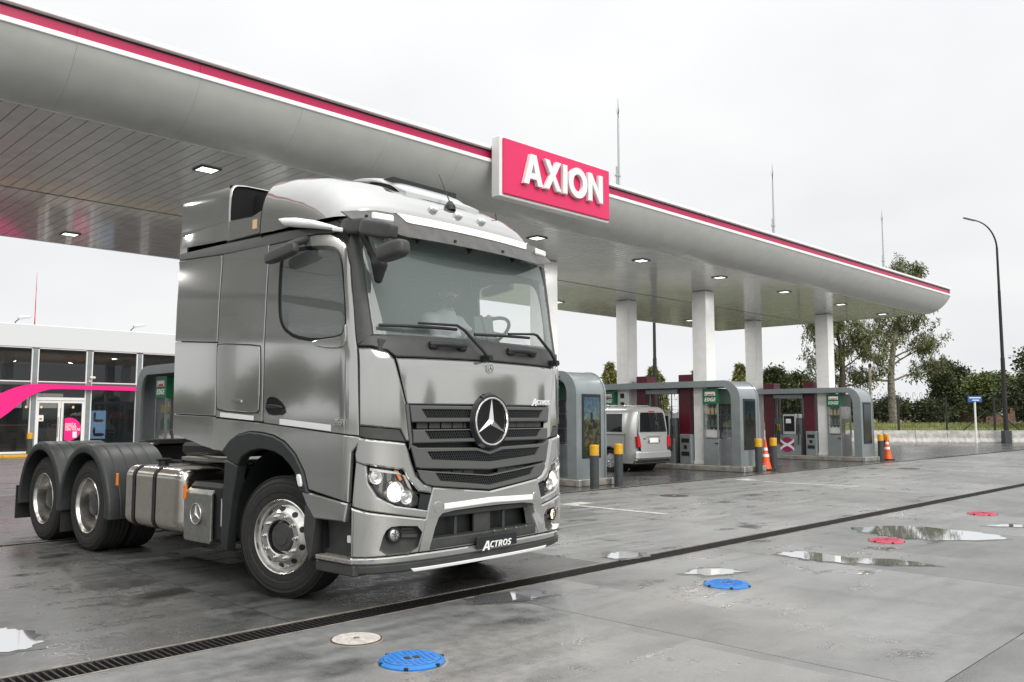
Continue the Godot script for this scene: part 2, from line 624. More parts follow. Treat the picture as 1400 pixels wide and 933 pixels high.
func slab_tone(u: float, v: float) -> int:
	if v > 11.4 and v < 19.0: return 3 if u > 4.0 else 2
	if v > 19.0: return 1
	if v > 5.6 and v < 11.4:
		if u < 8.0: return 2  # grime and the truck's contact shade, both put into the slab colour
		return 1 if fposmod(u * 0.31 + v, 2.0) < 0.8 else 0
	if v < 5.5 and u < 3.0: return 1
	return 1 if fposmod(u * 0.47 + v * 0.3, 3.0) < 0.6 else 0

func slab(m: MB, x0: float, x1: float, z0: float, z1: float, o: Vector2, rot: int) -> void:
	var s := 1.0 / 9.0
	var P := [Vector3(x0, 0, z0), Vector3(x1, 0, z0), Vector3(x1, 0, z1), Vector3(x0, 0, z1)]
	var uv := []
	for p in P:
		var q := Vector2(p.x, p.z) * s
		if rot == 1: q = -q
		uv.append(q + o)
	m.quad_uv(P[0], P[1], P[2], P[3], uv[0], uv[1], uv[2], uv[3])
	for i in 4:
		var a: Vector3 = P[i]
		var b: Vector3 = P[(i + 1) % 4]
		var dn := Vector3(0, -0.05, 0)
		m.quad_uv(a + dn, b + dn, b, a, uv[i], uv[(i + 1) % 4], uv[(i + 1) % 4], uv[i])

func make_drains() -> void:
	var bed := mat(0.02, 0.02, 0.02, 0.8)
	# foreground channel
	var gm := MB.new()
	for k in 23:
		gm.box(Vector3(k / 23.0 + 0.022, -0.014, 0), Vector3(0.012, 0.03, 0.21))
	gm.box(Vector3(0.5, -0.014, 0.11), Vector3(0.992, 0.03, 0.008))
	gm.box(Vector3(0.5, -0.014, -0.11), Vector3(0.992, 0.03, 0.008))
	var gmesh := gm.mesh()
	for q in [[5.55, 0.15, -3.0, 52.0, "long dark trench drain grate running in front of the truck", "trench_drain"], [11.41, 0.11, -3.0, 33.0, "narrow dark trench drain along the edge of the pump islands", "trench_drain"]]:
		var t := thing(q[5], q[4], "drain", W(0, q[0], 0), R45, "forecourt drains")
		var m := MB.new()
		m.box(Vector3((q[2] + q[3]) / 2, -0.075, 0), Vector3(q[3] - q[2], 0.01, q[1] * 2 - 0.01))
		part("channel_bed", m, bed, t)
		for s in [-1, 1]:
			m = MB.new()
			m.box(Vector3((q[2] + q[3]) / 2, -0.033, s * (q[1] - 0.012)), Vector3(q[3] - q[2], 0.07, 0.02))
			part("channel_edge", m, M.kerb, t)
		var u: float = q[2]
		while u < q[3]:
			var g := part("grate", gmesh, M.iron, t, Vector3(u, -0.004, 0))
			g.scale.z = (q[1] - 0.022) / 0.116
			u += 1.0

func puddle(pts: Array, label: String, seed_: int) -> void:
	# smooth closed outline through the points, with a ragged edge
	var n := pts.size()
	var f := FastNoiseLite.new()
	f.seed = seed_; f.frequency = 2.2
	var pl := PackedVector2Array()
	var c := Vector2.ZERO
	for p in pts: c += p
	c /= n
	for i in n:
		for k in 10:
			var p: Vector2 = (pts[i] as Vector2).cubic_interpolate(pts[(i + 1) % n], pts[(i + n - 1) % n], pts[(i + 2) % n], k / 10.0)
			var q := p + (p - c).normalized() * f.get_noise_2d(p.x * 3.0, p.y * 3.0) * 0.10
			pl.append(q)
	var m := MB.new()
	var ix := Geometry2D.triangulate_polygon(pl)
	var o := Vector3(c.x, 0.005, c.y)
	for k in range(0, ix.size(), 3):
		m.trin(Vector3(pl[ix[k]].x, 0.005, pl[ix[k]].y) - o, Vector3(pl[ix[k + 1]].x, 0.005, pl[ix[k + 1]].y) - o, Vector3(pl[ix[k + 2]].x, 0.005, pl[ix[k + 2]].y) - o, Vector3.UP, Vector3.UP, Vector3.UP)
	# damp rim of the same concrete, soaked dark
	var dp := PackedVector2Array()
	for p in pl:
		var e := (p - c).normalized()
		dp.append(p + e * (0.03 + 0.16 * absf(f.get_noise_2d(p.x * 1.7 + 9.0, p.y * 1.7))))
	var dm := MB.new()
	ix = Geometry2D.triangulate_polygon(dp)
	for k in range(0, ix.size(), 3):
		var od := [0, 1, 2]
		if (dp[ix[k + 1]] - dp[ix[k]]).cross(dp[ix[k + 2]] - dp[ix[k]]) < 0.0: od = [0, 2, 1]
		for e in od: dm.vert(Vector3(dp[ix[k + e]].x, 0.0, dp[ix[k + e]].y) - Vector3(c.x, 0, c.y), Vector3.UP, dp[ix[k + e]] / 9.0)
	tag(part("damp_patch", dm, M.damp, self, Vector3(c.x, 0.002, c.y)), label.replace("puddle", "damp rim of the puddle"), "damp patch", "", "structure")
	var w := part("puddle", m, M.water, self, o)
	tag(w, label, "puddle", "", "structure")

func make_puddles() -> void:
	M.damp = M.concrete.duplicate()
	M.damp.albedo_color = Color(0.62, 0.62, 0.62).linear_to_srgb()
	M.damp.roughness = 0.9
	M.water = mat(0.75, 0.76, 0.76, 0.03, 0.85)
	M.water.metallic_specular = 0.9
	puddle([Vector2(-4.3, -6.4), Vector2(-3.65, -6.24), Vector2(-3.40, -6.16), Vector2(-3.17, -5.86), Vector2(-3.27, -5.61), Vector2(-3.9, -5.55)], "bright puddle at the left edge below the rear wheels", 1)
	puddle([Vector2(2.95, -9.57), Vector2(3.3, -9.72), Vector2(3.62, -9.32), Vector2(4.05, -9.20), Vector2(4.28, -8.83), Vector2(3.75, -8.87), Vector2(3.18, -9.12)], "long puddle beside the nearer red manhole cover", 2)
	puddle([Vector2(4.6, -11.75), Vector2(5.49, -11.95), Vector2(6.15, -11.23), Vector2(6.05, -10.70), Vector2(5.2, -10.62), Vector2(4.74, -11.0)], "wide puddle mirroring the trees behind the red manhole cover", 3)
	puddle([Vector2(1.70, -8.40), Vector2(1.92, -8.66), Vector2(2.25, -8.50), Vector2(1.90, -8.28)], "small puddle behind the farther blue manhole cover", 4)
	puddle([Vector2(1.02, -9.45), Vector2(1.24, -9.73), Vector2(1.43, -9.50), Vector2(1.17, -9.22)], "small round damp puddle across the drain from the truck's front", 5)
	puddle([Vector2(-0.25, -7.05), Vector2(-0.3, -7.30), Vector2(0.15, -7.58), Vector2(0.30, -7.35), Vector2(0.02, -7.12)], "puddle under the truck's front bumper", 6)
	puddle([Vector2(6.6, -12.0), Vector2(6.9, -12.2), Vector2(7.3, -12.0), Vector2(7.0, -11.85)], "thin puddle near the far right of the drain", 7)
	puddle([Vector2(4.12, -10.0), Vector2(4.25, -10.1), Vector2(4.42, -9.98), Vector2(4.25, -9.9)], "tiny puddle to the right of the long one", 8)

func manhole(called: String, label: String, at: Vector3, r: float, m: Material, raised: bool) -> void:
	var t := thing(called, label, "manhole cover", at, R45 * 0.6, "manhole covers on the forecourt")
	var b := MB.new()
	b.lathe([Vector2(0, 0.004), Vector2(r * 1.06, 0.004), Vector2(r * 1.1, 0.0)], Vector3.ZERO, Vector3.UP, 40)
	part("surround", b, M.kerb, t)
	var h := 0.027 if raised else 0.010
	b = MB.new()
	if raised:
		b.lathe([Vector2(r, 0.004), Vector2(r, 0.013), Vector2(r * 0.90, h), Vector2(r * 0.87, h), Vector2(r * 0.86, h - 0.008)], Vector3.ZERO, Vector3.UP, 48)
		part("ring", b, m, t)
		b = MB.new()
		b.lathe([Vector2(r * 0.85, h - 0.01), Vector2(r * 0.85, h + 0.002), Vector2(0, h + 0.002)], Vector3.ZERO, Vector3.UP, 48)
		for i in 9:
			for j in 9:
				var p := Vector2(i - 4, j - 4) * r * 0.17
				if p.length() < r * 0.76 and p.length() > r * 0.3:
					b.box(Vector3(p.x, h + 0.004, p.y), Vector3(r * 0.1, 0.006, r * 0.1), 0.002)
		part("lid", b, m, t)
		for s in [-1, 1]:
			bx("lifting_slot", Vector3(s * r * 0.14, h + 0.003, 0), Vector3(r * 0.18, 0.003, r * 0.26), M.black, t)
		for i in 6:
			var a := TAU * i / 6.0
			bx("latch_notch", Vector3(cos(a) * r * 0.95, 0.014, sin(a) * r * 0.95), Vector3(r * 0.12, 0.018, r * 0.12), M.black, t, 0.0, Basis(Vector3.UP, -a))
	else:
		b.lathe([Vector2(r, 0.004), Vector2(r * 0.985, h), Vector2(0, h)], Vector3.ZERO, Vector3.UP, 48)
		part("lid", b, m, t)
		b = MB.new()
		b.lathe([Vector2(r * 0.14, h + 0.001), Vector2(r * 0.13, h + 0.004), Vector2(0, h + 0.004)], Vector3.ZERO, Vector3.UP, 16)
		part("lifting_boss", b, M.steel, t)
		b = MB.new()
		b.lathe([Vector2(r * 1.06, 0.005), Vector2(r * 1.05, 0.009), Vector2(r * 1.0, 0.009), Vector2(r * 1.0, 0.004)], Vector3.ZERO, Vector3.UP, 48)
		part("frame_ring", b, worn(mat(0.14, 0.06, 0.03, 0.8), 3.0, 17, 0.2), t)

func make_ground_marks() -> void:
	manhole("manhole_cover", "raised blue manhole cover at the bottom of the picture", Vector3(-0.616, 0, -5.40), 0.205, M.blue_cover, true)
	manhole("manhole_cover", "smaller looking blue manhole cover farther right on the forecourt", Vector3(1.925, 0, -7.80), 0.205, M.blue_cover, true)
	manhole("manhole_cover", "flat white round cover with rusty rim by the drain", Vector3(-1.055, 0, -5.94), 0.165, M.white_cover, false)
	manhole("manhole_cover", "red manhole cover between the two long puddles", Vector3(4.536, 0, -10.51), 0.205, M.red_cover, true)
	manhole("manhole_cover", "farthest red manhole cover near the right edge", Vector3(7.29, 0, -13.40), 0.205, M.red_cover, true)
	manhole("manhole_cover", "flat dark cover before the farthest island", W(26.0, 9.6), 0.3, M.iron, false)
	manhole("manhole_cover", "flat dark cover before the island with two bollards", W(13.9, 9.5), 0.26, M.iron, false)
	var lane := [[11.2, 7.8, 10.0], [18.5, 7.9, 10.9], [26.2, 8.1, 10.6]]
	for i in 3:
		var q = lane[i]
		var m := MB.new()
		m.box(Vector3(0, 0.004, 0), Vector3(0.13, 0.002, q[2] - q[1]))
		if i < 2: m.box(Vector3(0.28, 0.004, -(q[2] - q[1]) / 2 + 0.15), Vector3(0.5, 0.002, 0.3))
		var o := part("lane_marking", m, M.line_paint, self, W(q[0], (q[1] + q[2]) / 2, 0.0))
		o.rotation.y = R45
		tag(o, ["white painted lane line beside the truck's front corner", "white painted lane line in front of the middle island", "white painted lane line in front of the farthest island"][i], "road marking", "white lane lines")

# ---------------------------------------------------------------- canopy
func make_canopy() -> void:
	var t := thing("station_canopy", "long white fuel station canopy with curved fascia and red stripe", "canopy", Vector3.ZERO, R45)
	var pitch := 0.193
	var u0 := -13.0
	var u1 := 32.1
	var pm := MB.new()
	pm.box(Vector3(0, 0.0125, 0), Vector3(pitch - 0.007, 0.025, 4.16), 0.004)
	var pmesh := pm.mesh()
	var rest := MB.new()
	var n := int((u1 - u0) / pitch)
	for k in n:
		var u := u0 + (k + 0.5) * pitch
		for row in [13.15, 17.39]:
			if u > 1.6 and u < 15.6:
				part("soffit_panel", pmesh, M.can_soffit, t, Vector3(u, 5.2, -row))
			else:
				rest.box(Vector3(u, 5.2125, -row), Vector3(pitch - 0.007, 0.025, 4.16), 0.003)
	var rp := part("soffit_panels", rest, M.can_soffit, t)
	rp.set_meta("kind", "stuff")
	bx("soffit_backing", Vector3((u0 + u1) / 2, 5.26, -15.27), Vector3(u1 - u0, 0.05, 8.5), M.kiosk_dark, t)
	bx("roof_deck", Vector3((u0 + u1) / 2, 5.95, -15.27), Vector3(u1 - u0 - 0.1, 0.06, 10.0), M.galv, t)
	# fascia panels
	var prof := PackedVector2Array()
	for i in 15:
		var a := deg_to_rad(60.0) * i / 14.0
		prof.append(Vector2(11.05 - 0.86 * sin(a) / sin(deg_to_rad(60.0)), 5.2 + 0.575 * (1.0 - cos(a)) / 0.5))
	for side in 2:
		var f := func(v: float) -> float: return -v if side == 0 else -(30.54 - v)
		var k := 0
		var u := u0
		while u < u1 - 0.2:
			var e := minf(u + 1.468, u1)
			var g := []
			for p in prof:
				var row := PackedVector3Array()
				for s in 3: row.append(Vector3(lerpf(u + 0.0012, e - 0.0012, s / 2.0), p.y, f.call(p.x)))
				g.append(row)
			var m := MB.new()
			m.grid(g, false, side == 1)
			var bk := []
			for p in prof:
				var row := PackedVector3Array()
				for s in 3: row.append(Vector3(lerpf(u + 0.0012, e - 0.0012, s / 2.0), p.y + 0.02, f.call(p.x + 0.02)))
				bk.append(row)
			m.grid(bk, false, side == 0)
			for s in [0, 2]:
				for i in prof.size() - 1: m.quad(g[i][s], g[i + 1][s], bk[i + 1][s], bk[i][s])
			part("fascia_panel", m, M.can_white, t)
			if side == 0:
				bx("red_stripe", Vector3((u + e) / 2, 5.905, -10.235), Vector3(e - u - 0.004, 0.13, 0.03), M.magenta, t)
			u = e
			k += 1
		var uc := (u0 + u1) / 2
		var ul := u1 - u0
		bx("white_stripe", Vector3(uc, 5.808, f.call(10.195)), Vector3(ul, 0.066, 0.05), M.stripe_white, t, 0.006)
		bx("shadow_gap", Vector3(uc, 5.985, f.call(10.235)), Vector3(ul, 0.028, 0.03), M.iron, t)
		bx("roof_lip", Vector3(uc, 6.03, f.call(10.20)), Vector3(ul, 0.06, 0.10), M.stripe_white, t, 0.008)
		if side == 1: bx("red_stripe", Vector3(uc, 5.905, f.call(10.235)), Vector3(ul, 0.13, 0.03), M.magenta, t)
		bx("fascia_backing", Vector3(uc, 5.87, f.call(10.33)), Vector3(ul - 0.1, 0.2, 0.1), M.kiosk_dark, t)
		bx("soffit_trim", Vector3(uc, 5.205, f.call(11.06)), Vector3(ul, 0.02, 0.02), M.stripe_white, t)
	for s in [0, 1]:
		var pl := PackedVector2Array()
		for p in prof: pl.append(Vector2(-p.x, p.y))
		pl.append(Vector2(-10.19, 5.84)); pl.append(Vector2(-10.19, 6.0)); pl.append(Vector2(-20.35, 6.0)); pl.append(Vector2(-20.35, 5.84))
		for i in prof.size(): pl.append(Vector2(-(30.54 - prof[prof.size() - 1 - i].x), prof[prof.size() - 1 - i].y))
		var m := MB.new()
		# polygon is (z, y): map x->z
		m.prism(pl, 0.03, Transform3D(Basis(Vector3(0, 0, 1), Vector3(0, 1, 0), Vector3(-1, 0, 0)), Vector3(u1 + 0.02 if s == 0 else u0 - 0.02, 0, 0)))
		part("end_cap", m, M.can_white, t)
	# neighbouring canopy beyond the left edge of the picture, mirrored in the truck's side
	var nb := thing("second_canopy", "second canopy outside the picture's left, mirrored in the cab", "canopy", W(-17.0, 28.0, 0), R45)
	bx("soffit", Vector3(0, 5.35, 0), Vector3(27.0, 0.3, 14.0), M.can_soffit, nb, 0.02)
	bx("fascia", Vector3(0, 5.75, 0), Vector3(27.6, 0.6, 14.6), M.can_white, nb, 0.05)
	for q in [[-9.0, 3.0], [0.0, 3.0], [9.0, 3.0]]: bx("column", Vector3(q[0], 2.6, q[1]), Vector3(0.47, 5.2, 0.47), M.column, nb, 0.01)
	# recessed square lamps
	var lid := 0
	for L in [[-1.7, 11.95], [1.95, 11.95], [5.6, 12.05], [9.1, 11.95], [12.65, 11.92], [16.24, 11.92], [19.7, 11.92], [23.34, 11.97], [27.25, 12.0], [30.9, 12.1], [-1.7, 18.3], [5.7, 18.35], [12.95, 18.3], [20.3, 18.2], [27.7, 18.1]]:
		var lamp := thing("canopy_lamp", "", "ceiling lamp", W(L[0], L[1], 5.2), R45, "square lamps in the canopy soffit")
		lid += 1
		var fr := MB.new()
		for s in [-1, 1]:
			fr.box(Vector3(s * 0.145, -0.010, 0), Vector3(0.03, 0.025, 0.32), 0.005)
			fr.box(Vector3(0, -0.010, s * 0.145), Vector3(0.26, 0.025, 0.03), 0.005)
		part("frame", fr, M.grey_trim, lamp)
		bx("light_panel", Vector3(0, -0.008, 0), Vector3(0.26, 0.012, 0.26), M.lit_panel, lamp)
		var al := AreaLight3D.new()
		al.name = "lamp_light"
		al.area_size = Vector2(0.25, 0.25)
		al.light_energy = 5.0
		al.light_color = Color(1, 0.99, 0.97)
		al.shadow_enabled = true
		lamp.add_child(al, true)
		al.position = Vector3(0, -0.03, 0)
		al.rotation_degrees = Vector3(-90, 0, 0)
		var names := {5.6: "square soffit lamp above the truck's rear deflector", 12.65: "square soffit lamp just right of the truck's roof", 16.24: "square soffit lamp right of the lit one by the truck", 19.7: "square soffit lamp above the middle island's column", 23.34: "square soffit lamp between middle and farthest islands", 27.25: "square soffit lamp above the farthest island's column", 30.9: "square soffit lamp nearest the canopy's far end"}
		var back := {-1.7: "back row soffit lamp outside the picture's left edge", 5.7: "back row soffit lamp above the store at far left", 12.95: "back row soffit lamp hidden behind the truck's cab", 20.3: "back row soffit lamp behind the middle columns", 27.7: "back row soffit lamp nearest the canopy's far end"}
		var hid := {-1.7: "front row soffit lamp farthest outside the left edge", 1.95: "front row soffit lamp just outside the left edge", 9.1: "front row soffit lamp hidden behind the truck's roof"}
		lamp.set_meta("label", back[L[0]] if L[1] > 15 else names.get(L[0], hid.get(L[0], "")))
	# columns
	var cl := ["behind the truck's cab", "beside the truck's windscreen", "at the middle island", "at the farthest island"]
	for i in 4:
		for j in 2:
			var c := thing("canopy_column", "square white canopy column %s, %s row" % [cl[i], ["front", "back"][j]], "column", W(ISL[i], [13.68, 16.5][j], 0.15), R45, "white canopy columns")
			var m := MB.new()
			m.box(Vector3(0, 2.52, 0), Vector3(0.47, 5.04, 0.47), 0.012)
			part("shaft", m, M.column, c)
			bx("base_trim", Vector3(0, 0.05, 0), Vector3(0.50, 0.1, 0.50), M.column, c, 0.01)
	# lightning masts
	for i in 3:
		var m := thing("lightning_mast", ["thin lightning mast rising right of the sign", "thin lightning mast above the canopy's middle", "thin lightning mast near the canopy's far end"][i], "mast", W([14.55, 21.45, 29.0][i], 11.25, 6.0), R45, "lightning masts on the canopy")
		var b := MB.new()
		b.cyl(Vector3.ZERO, Vector3(0, 2.05, 0), 0.028, 0.02, 8)
		part("pole", b, M.galv, m)
		b = MB.new()
		b.cyl(Vector3(0, 2.05, 0), Vector3(0, 2.5, 0), 0.012, 0.003, 6)
		for k in 3:
			var a := TAU * k / 3
			b.cyl(Vector3(0, 2.1, 0), Vector3(cos(a) * 0.05, 2.28, sin(a) * 0.05), 0.006, 0.002, 4)
		part("tip", b, M.iron, m)
		b = MB.new()
		b.cyl(Vector3(-0.07, 0, 0), Vector3(-0.07, 0.95, 0), 0.02, 0.02, 8)
		b.box(Vector3(-0.035, 0.75, 0), Vector3(0.16, 0.04, 0.05), 0.005)
		part("bracket", b, M.galv, m)
	make_sign()

func letter_polys() -> Array:
	# A X I O N drawn on a unit height; each [outline, hole, width]
	var A := [poly([0, 0, 0.33, 1, 0.62, 1, 0.95, 0, 0.70, 0, 0.635, 0.19, 0.31, 0.19, 0.245, 0]), poly([0.375, 0.385, 0.57, 0.385, 0.4725, 0.70]), 0.95]
	var X := [poly([0, 0, 0.33, 0.51, 0.02, 1, 0.30, 1, 0.475, 0.70, 0.65, 1, 0.92, 1, 0.61, 0.51, 0.94, 0, 0.66, 0, 0.465, 0.32, 0.27, 0]), null, 0.94]
	var I := [poly([0, 0, 0, 1, 0.24, 1, 0.24, 0]), null, 0.24]
	var o1 := PackedVector2Array()
	var o2 := PackedVector2Array()
	for i in 32:
		var a := TAU * i / 32.0
		o1.append(Vector2(0.5 + 0.52 * cos(a), 0.5 + 0.525 * sin(a)))
		o2.append(Vector2(0.5 + 0.27 * cos(a), 0.5 + 0.30 * sin(a)))
	var O := [o1, o2, 1.02]
	var N := [poly([0, 0, 0, 1, 0.22, 1, 0.62, 0.42, 0.62, 1, 0.86, 1, 0.86, 0, 0.65, 0, 0.24, 0.60, 0.24, 0]), null, 0.86]
	return [A, X, I, O, N]

func holed(m: MB, outer: PackedVector2Array, hole, depth: float, x: Transform3D) -> void:
	if hole == null:
		m.prism(outer, depth, x, depth * 0.18)
		return
	# cut the ring into two halves so that each is a simple polygon
	var big := 50.0
	var c: Vector2 = Vector2.ZERO
	for p in hole: c += p
	c /= hole.size()
	for h in [PackedVector2Array([Vector2(c.x, -big), Vector2(big, -big), Vector2(big, big), Vector2(c.x, big)]), PackedVector2Array([Vector2(-big, -big), Vector2(c.x, -big), Vector2(c.x, big), Vector2(-big, big)])]:
		for pc in Geometry2D.intersect_polygons(outer, h):
			for q in Geometry2D.clip_polygons(pc, hole): m.prism(q, depth, x)

func make_sign() -> void:
	var t := thing("canopy_sign", "bright pink canopy sign with raised white letters AXION", "sign", W(11.08, 10.0, 5.67), R45)
	bx("housing", Vector3(0, 0, -0.03), Vector3(2.88, 1.03, 0.20), M.white, t, 0.012)
	bx("face", Vector3(0.02, 0.005, 0.085), Vector3(2.80, 0.95, 0.05), M.sign_pink, t, 0.012)
	var x := -0.98
	var h := 0.53
	for L in letter_polys():
		var m := MB.new()
		holed(m, L[0], L[1], 0.07 / h, Transform3D(Basis.from_scale(Vector3(h * 0.93, h, h)), Vector3(0, 0, 0)))
		part("letter", m, M.white_gloss, t, Vector3(x, -0.225, 0.155))
		x += L[2] * h * 0.93 + 0.035

# ---------------------------------------------------------------- pump islands
func make_islands() -> void:
	var nm := ["behind the truck", "near the truck's front", "in the middle", "farthest away"]
	# shared bottle
	var bm := MB.new()
	bm.lathe([Vector2(0.0, 0), Vector2(0.042, 0), Vector2(0.045, 0.01), Vector2(0.045, 0.15), Vector2(0.018, 0.19), Vector2(0.018, 0.225), Vector2(0.0, 0.225)], Vector3.ZERO, Vector3.UP, 10)
	var bottle_mesh := bm.mesh()
	var jm := MB.new()
	jm.box(Vector3(0, 0.11, 0), Vector3(0.15, 0.22, 0.09), 0.015)
	jm.cyl(Vector3(-0.035, 0.22, 0), Vector3(-0.035, 0.26, 0), 0.02, 0.02, 8)
	var jug_mesh := jm.mesh()
	var bcol := [mat(0.40, 0.33, 0.10, 0.35), mat(0.03, 0.09, 0.05, 0.35), mat(0.7, 0.7, 0.68, 0.4)]
	for i in 4:
		var u: float = ISL[i]
		var t := thing("pump_island", "raised concrete plinth of the pump island %s" % nm[i], "kerb", W(u, 15.1, 0), R45, "pump island plinths")
		bx("plinth", Vector3(0, 0.075, 0), Vector3(1.16, 0.15, 5.95), M.kerb, t, 0.015)
		for s in [-1, 1]:
			for e in [-1, 1]:
				bx("steel_corner", Vector3(e * 0.56, 0.076, s * 2.95), Vector3(0.09, 0.148, 0.10), M.galv, t, 0.01)
		# arch
		var a := thing("island_arch", "grey rounded arch frame over the pump island %s" % nm[i], "arch frame", W(u, 15.1, 0.15), R45, "grey arch frames over the islands")
		for sd in [-1, 1]:
			var pl := PackedVector2Array()
			pl.append_array(poly([-2.86, 0]))
			var outl := []
			for k in 9:
				var w := PI / 2 * k / 8.0
				outl.append(Vector2(-2.36 - 0.5 * cos(w), 1.86 + 0.53 * sin(w)))
			for k in 9:
				var w := PI / 2 * k / 8.0
				outl.append(Vector2(2.36 + 0.5 * sin(w), 1.86 + 0.53 * cos(w)))
			for p in outl: pl.append(p)
			pl.append(Vector2(2.86, 0)); pl.append(Vector2(2.60, 0))
			for k in 9:
				var w := PI / 2 * k / 8.0
				pl.append(Vector2(2.30 + 0.28 * cos(w), 1.86 + 0.35 * sin(w)))
			for k in 9:
				var w := PI / 2 * k / 8.0
				pl.append(Vector2(-2.30 - 0.28 * sin(w), 1.86 + 0.35 * cos(w)))
			pl.append(Vector2(-2.60, 0))
			var m := MB.new()
			m.prism(pl, 0.05, Transform3D(Basis(Vector3(0, 0, 1), Vector3(0, 1, 0), Vector3(-1, 0, 0)), Vector3(sd * 0.495, 0, 0)))
			part("side_frame", m, M.kiosk, a)
		# outer skin over the arch
		var g := []
		var path := [Vector2(2.845, 0)]
		for k in 9:
			var w := PI / 2 * k / 8.0
			path.append(Vector2(2.36 + 0.485 * cos(w), 1.86 + 0.515 * sin(w)))
		for k in 9:
			var w := PI / 2 * k / 8.0
			path.append(Vector2(-2.36 - 0.485 * sin(w), 1.86 + 0.515 * cos(w)))
		path.append(Vector2(-2.845, 0))
		for p in path: g.append(PackedVector3Array([Vector3(-0.47, p.y, p.x), Vector3(0.47, p.y, p.x)]))
		var sk := MB.new()
		sk.grid(g)
		var g2 := []
		for p in path: g2.append(PackedVector3Array([Vector3(-0.47, p.y - (0.02 if p.y > 1.9 else 0.0), p.x * 0.992), Vector3(0.47, p.y - (0.02 if p.y > 1.9 else 0.0), p.x * 0.992)]))
		sk.grid(g2, false, true)
		part("skin", sk, M.kiosk, a)
		for e in [-1, 1]:
			var scr := bx("screen_frame", Vector3(0, 1.16, e * 2.852), Vector3(0.64, 1.42, 0.03), M.black, a, 0.008)
			var pm := MB.new()
			pm.quad_uv(Vector3(-0.27, -0.64, 0), Vector3(0.27, -0.64, 0), Vector3(0.27, 0.64, 0), Vector3(-0.27, 0.64, 0), Vector2(0, 1), Vector2(1, 1), Vector2(1, 0), Vector2(0, 0))
			var p := part("poster", pm, M.poster if i < 2 else M.poster_dim, scr, Vector3(0, 0, e * 0.017))
			if e < 0: p.rotation.y = PI
		# display cabinets at both ends: header, frame, shelves
		for e in [1, -1]:
			var dl := "green topped oil display cabinet on the island %s, %s end" % [nm[i], "near" if e > 0 else "far"]
			var d := thing("display_cabinet", dl, "cabinet", W(u, 15.1 - e * 1.86, 0.15), R45, "oil display cabinets")
			bx("lower_door", Vector3(0, 0.37, 0), Vector3(0.84, 0.74, 0.50), M.kiosk, d, 0.008)
			bx("door_handle", Vector3(-0.428, 0.62, 0.18), Vector3(0.02, 0.03, 0.1), M.black, d, 0.004)
			bx("back_core", Vector3(0, 1.24, 0), Vector3(0.30, 1.0, 0.30), M.black, d)
			for cx in [-1, 1]:
				for cz in [-1, 1]:
					bx("corner_post", Vector3(cx * 0.40, 1.24, cz * 0.23), Vector3(0.04, 1.0, 0.04), M.kiosk, d)
			for k in 3: bx("shelf", Vector3(0, 0.77 + k * 0.33, 0), Vector3(0.80, 0.02, 0.46), M.kiosk_dark, d)
			var hd := bx("header", Vector3(0, 1.95, 0), Vector3(0.85, 0.44, 0.51), M.green, d, 0.006)
			var cs := Basis(Vector3.UP, -PI / 2)
			var lg := MB.new()
			lg.box(Vector3(-0.43, 0.07, 0), Vector3(0.012, 0.12, 0.34), 0.004)
			part("logo_plate", lg, M.white, hd)
			part("lettering", text("Castrol", 0.062, 0.006, Transform3D(cs, Vector3(-0.439, 0.048, 0))), M.red_lens, hd)
			part("lettering", text("EDGE", 0.105, 0.006, Transform3D(cs * Basis(Vector3(1, 0, 0), Vector3(0.2, 1, 0), Vector3(0, 0, 1)), Vector3(-0.428, -0.095, 0))), M.white, hd)
			for gz in [-1, 1]: bx("pane", Vector3(gz * 0.418, 1.24, 0), Vector3(0.006, 0.98, 0.42), M.clear, d)
			for gz in [-1, 1]: bx("pane", Vector3(0, 1.24, gz * 0.248), Vector3(0.76, 0.98, 0.006), M.clear, d)
			if i == 0 and e > 0: continue
			for k in 3:
				for q in 3:
					var kk: int = [2, 1, 0][k]
					var mesh: Mesh = jug_mesh if kk == 2 else bottle_mesh
					var sp := part("oil_jug" if kk == 2 else "oil_bottle", mesh, bcol[kk], self, W(u - 0.31, 15.1 - e * 1.86 + (q - 1) * 0.13, 0.15 + 0.78 + k * 0.33))
					sp.rotation.y = R45 + PI / 2
					tag(sp, ["white oil jug on the bottom shelf, island %s, %s end", "dark oil bottle on the middle shelf, island %s, %s end", "golden oil bottle on the top shelf, island %s, %s end"][k] % [nm[i], "near" if e > 0 else "far"], "jug" if kk == 2 else "bottle", "oil containers on display shelves, island %s, %s end, shelf %s" % [nm[i], "near" if e > 0 else "far", ["bottom", "middle", "top"][k]])
		# portal of maroon panels
		var p2 := thing("dispenser_portal", "dark red upright panels framing the fuel pump %s" % nm[i], "portal frame", W(u, 15.08, 0.15), R45, "dark red pump portals")
		for s in [-1, 1]:
			bx("upright_panel", Vector3(0.08, 1.30, 0.81 if s > 0 else -0.74), Vector3(0.50, 2.62, 0.40), M.maroon, p2, 0.01)
		bx("beam", Vector3(0, 2.12, 0.035), Vector3(0.5, 0.14, 1.14), M.kiosk, p2, 0.01)
		# dispenser
		var fd := thing("fuel_dispenser", "grey fuel pump with hoses and yellow nozzles on the island %s" % nm[i], "fuel pump", W(u, 15.08, 0.15), R45, "fuel pumps")
		bx("body", Vector3(0, 0.36, 0), Vector3(0.58, 0.72, 1.05), M.kiosk, fd, 0.01)
		bx("head", Vector3(0, 1.10, 0.08), Vector3(0.52, 0.74, 0.50), M.silver, fd, 0.012)
		bx("nozzle_cabinet", Vector3(0, 1.02, -0.37), Vector3(0.46, 0.62, 0.32), M.kiosk_dark, fd, 0.01)
		bx("nozzle_cabinet", Vector3(0, 1.02, 0.44), Vector3(0.46, 0.62, 0.18), M.kiosk_dark, fd, 0.01)
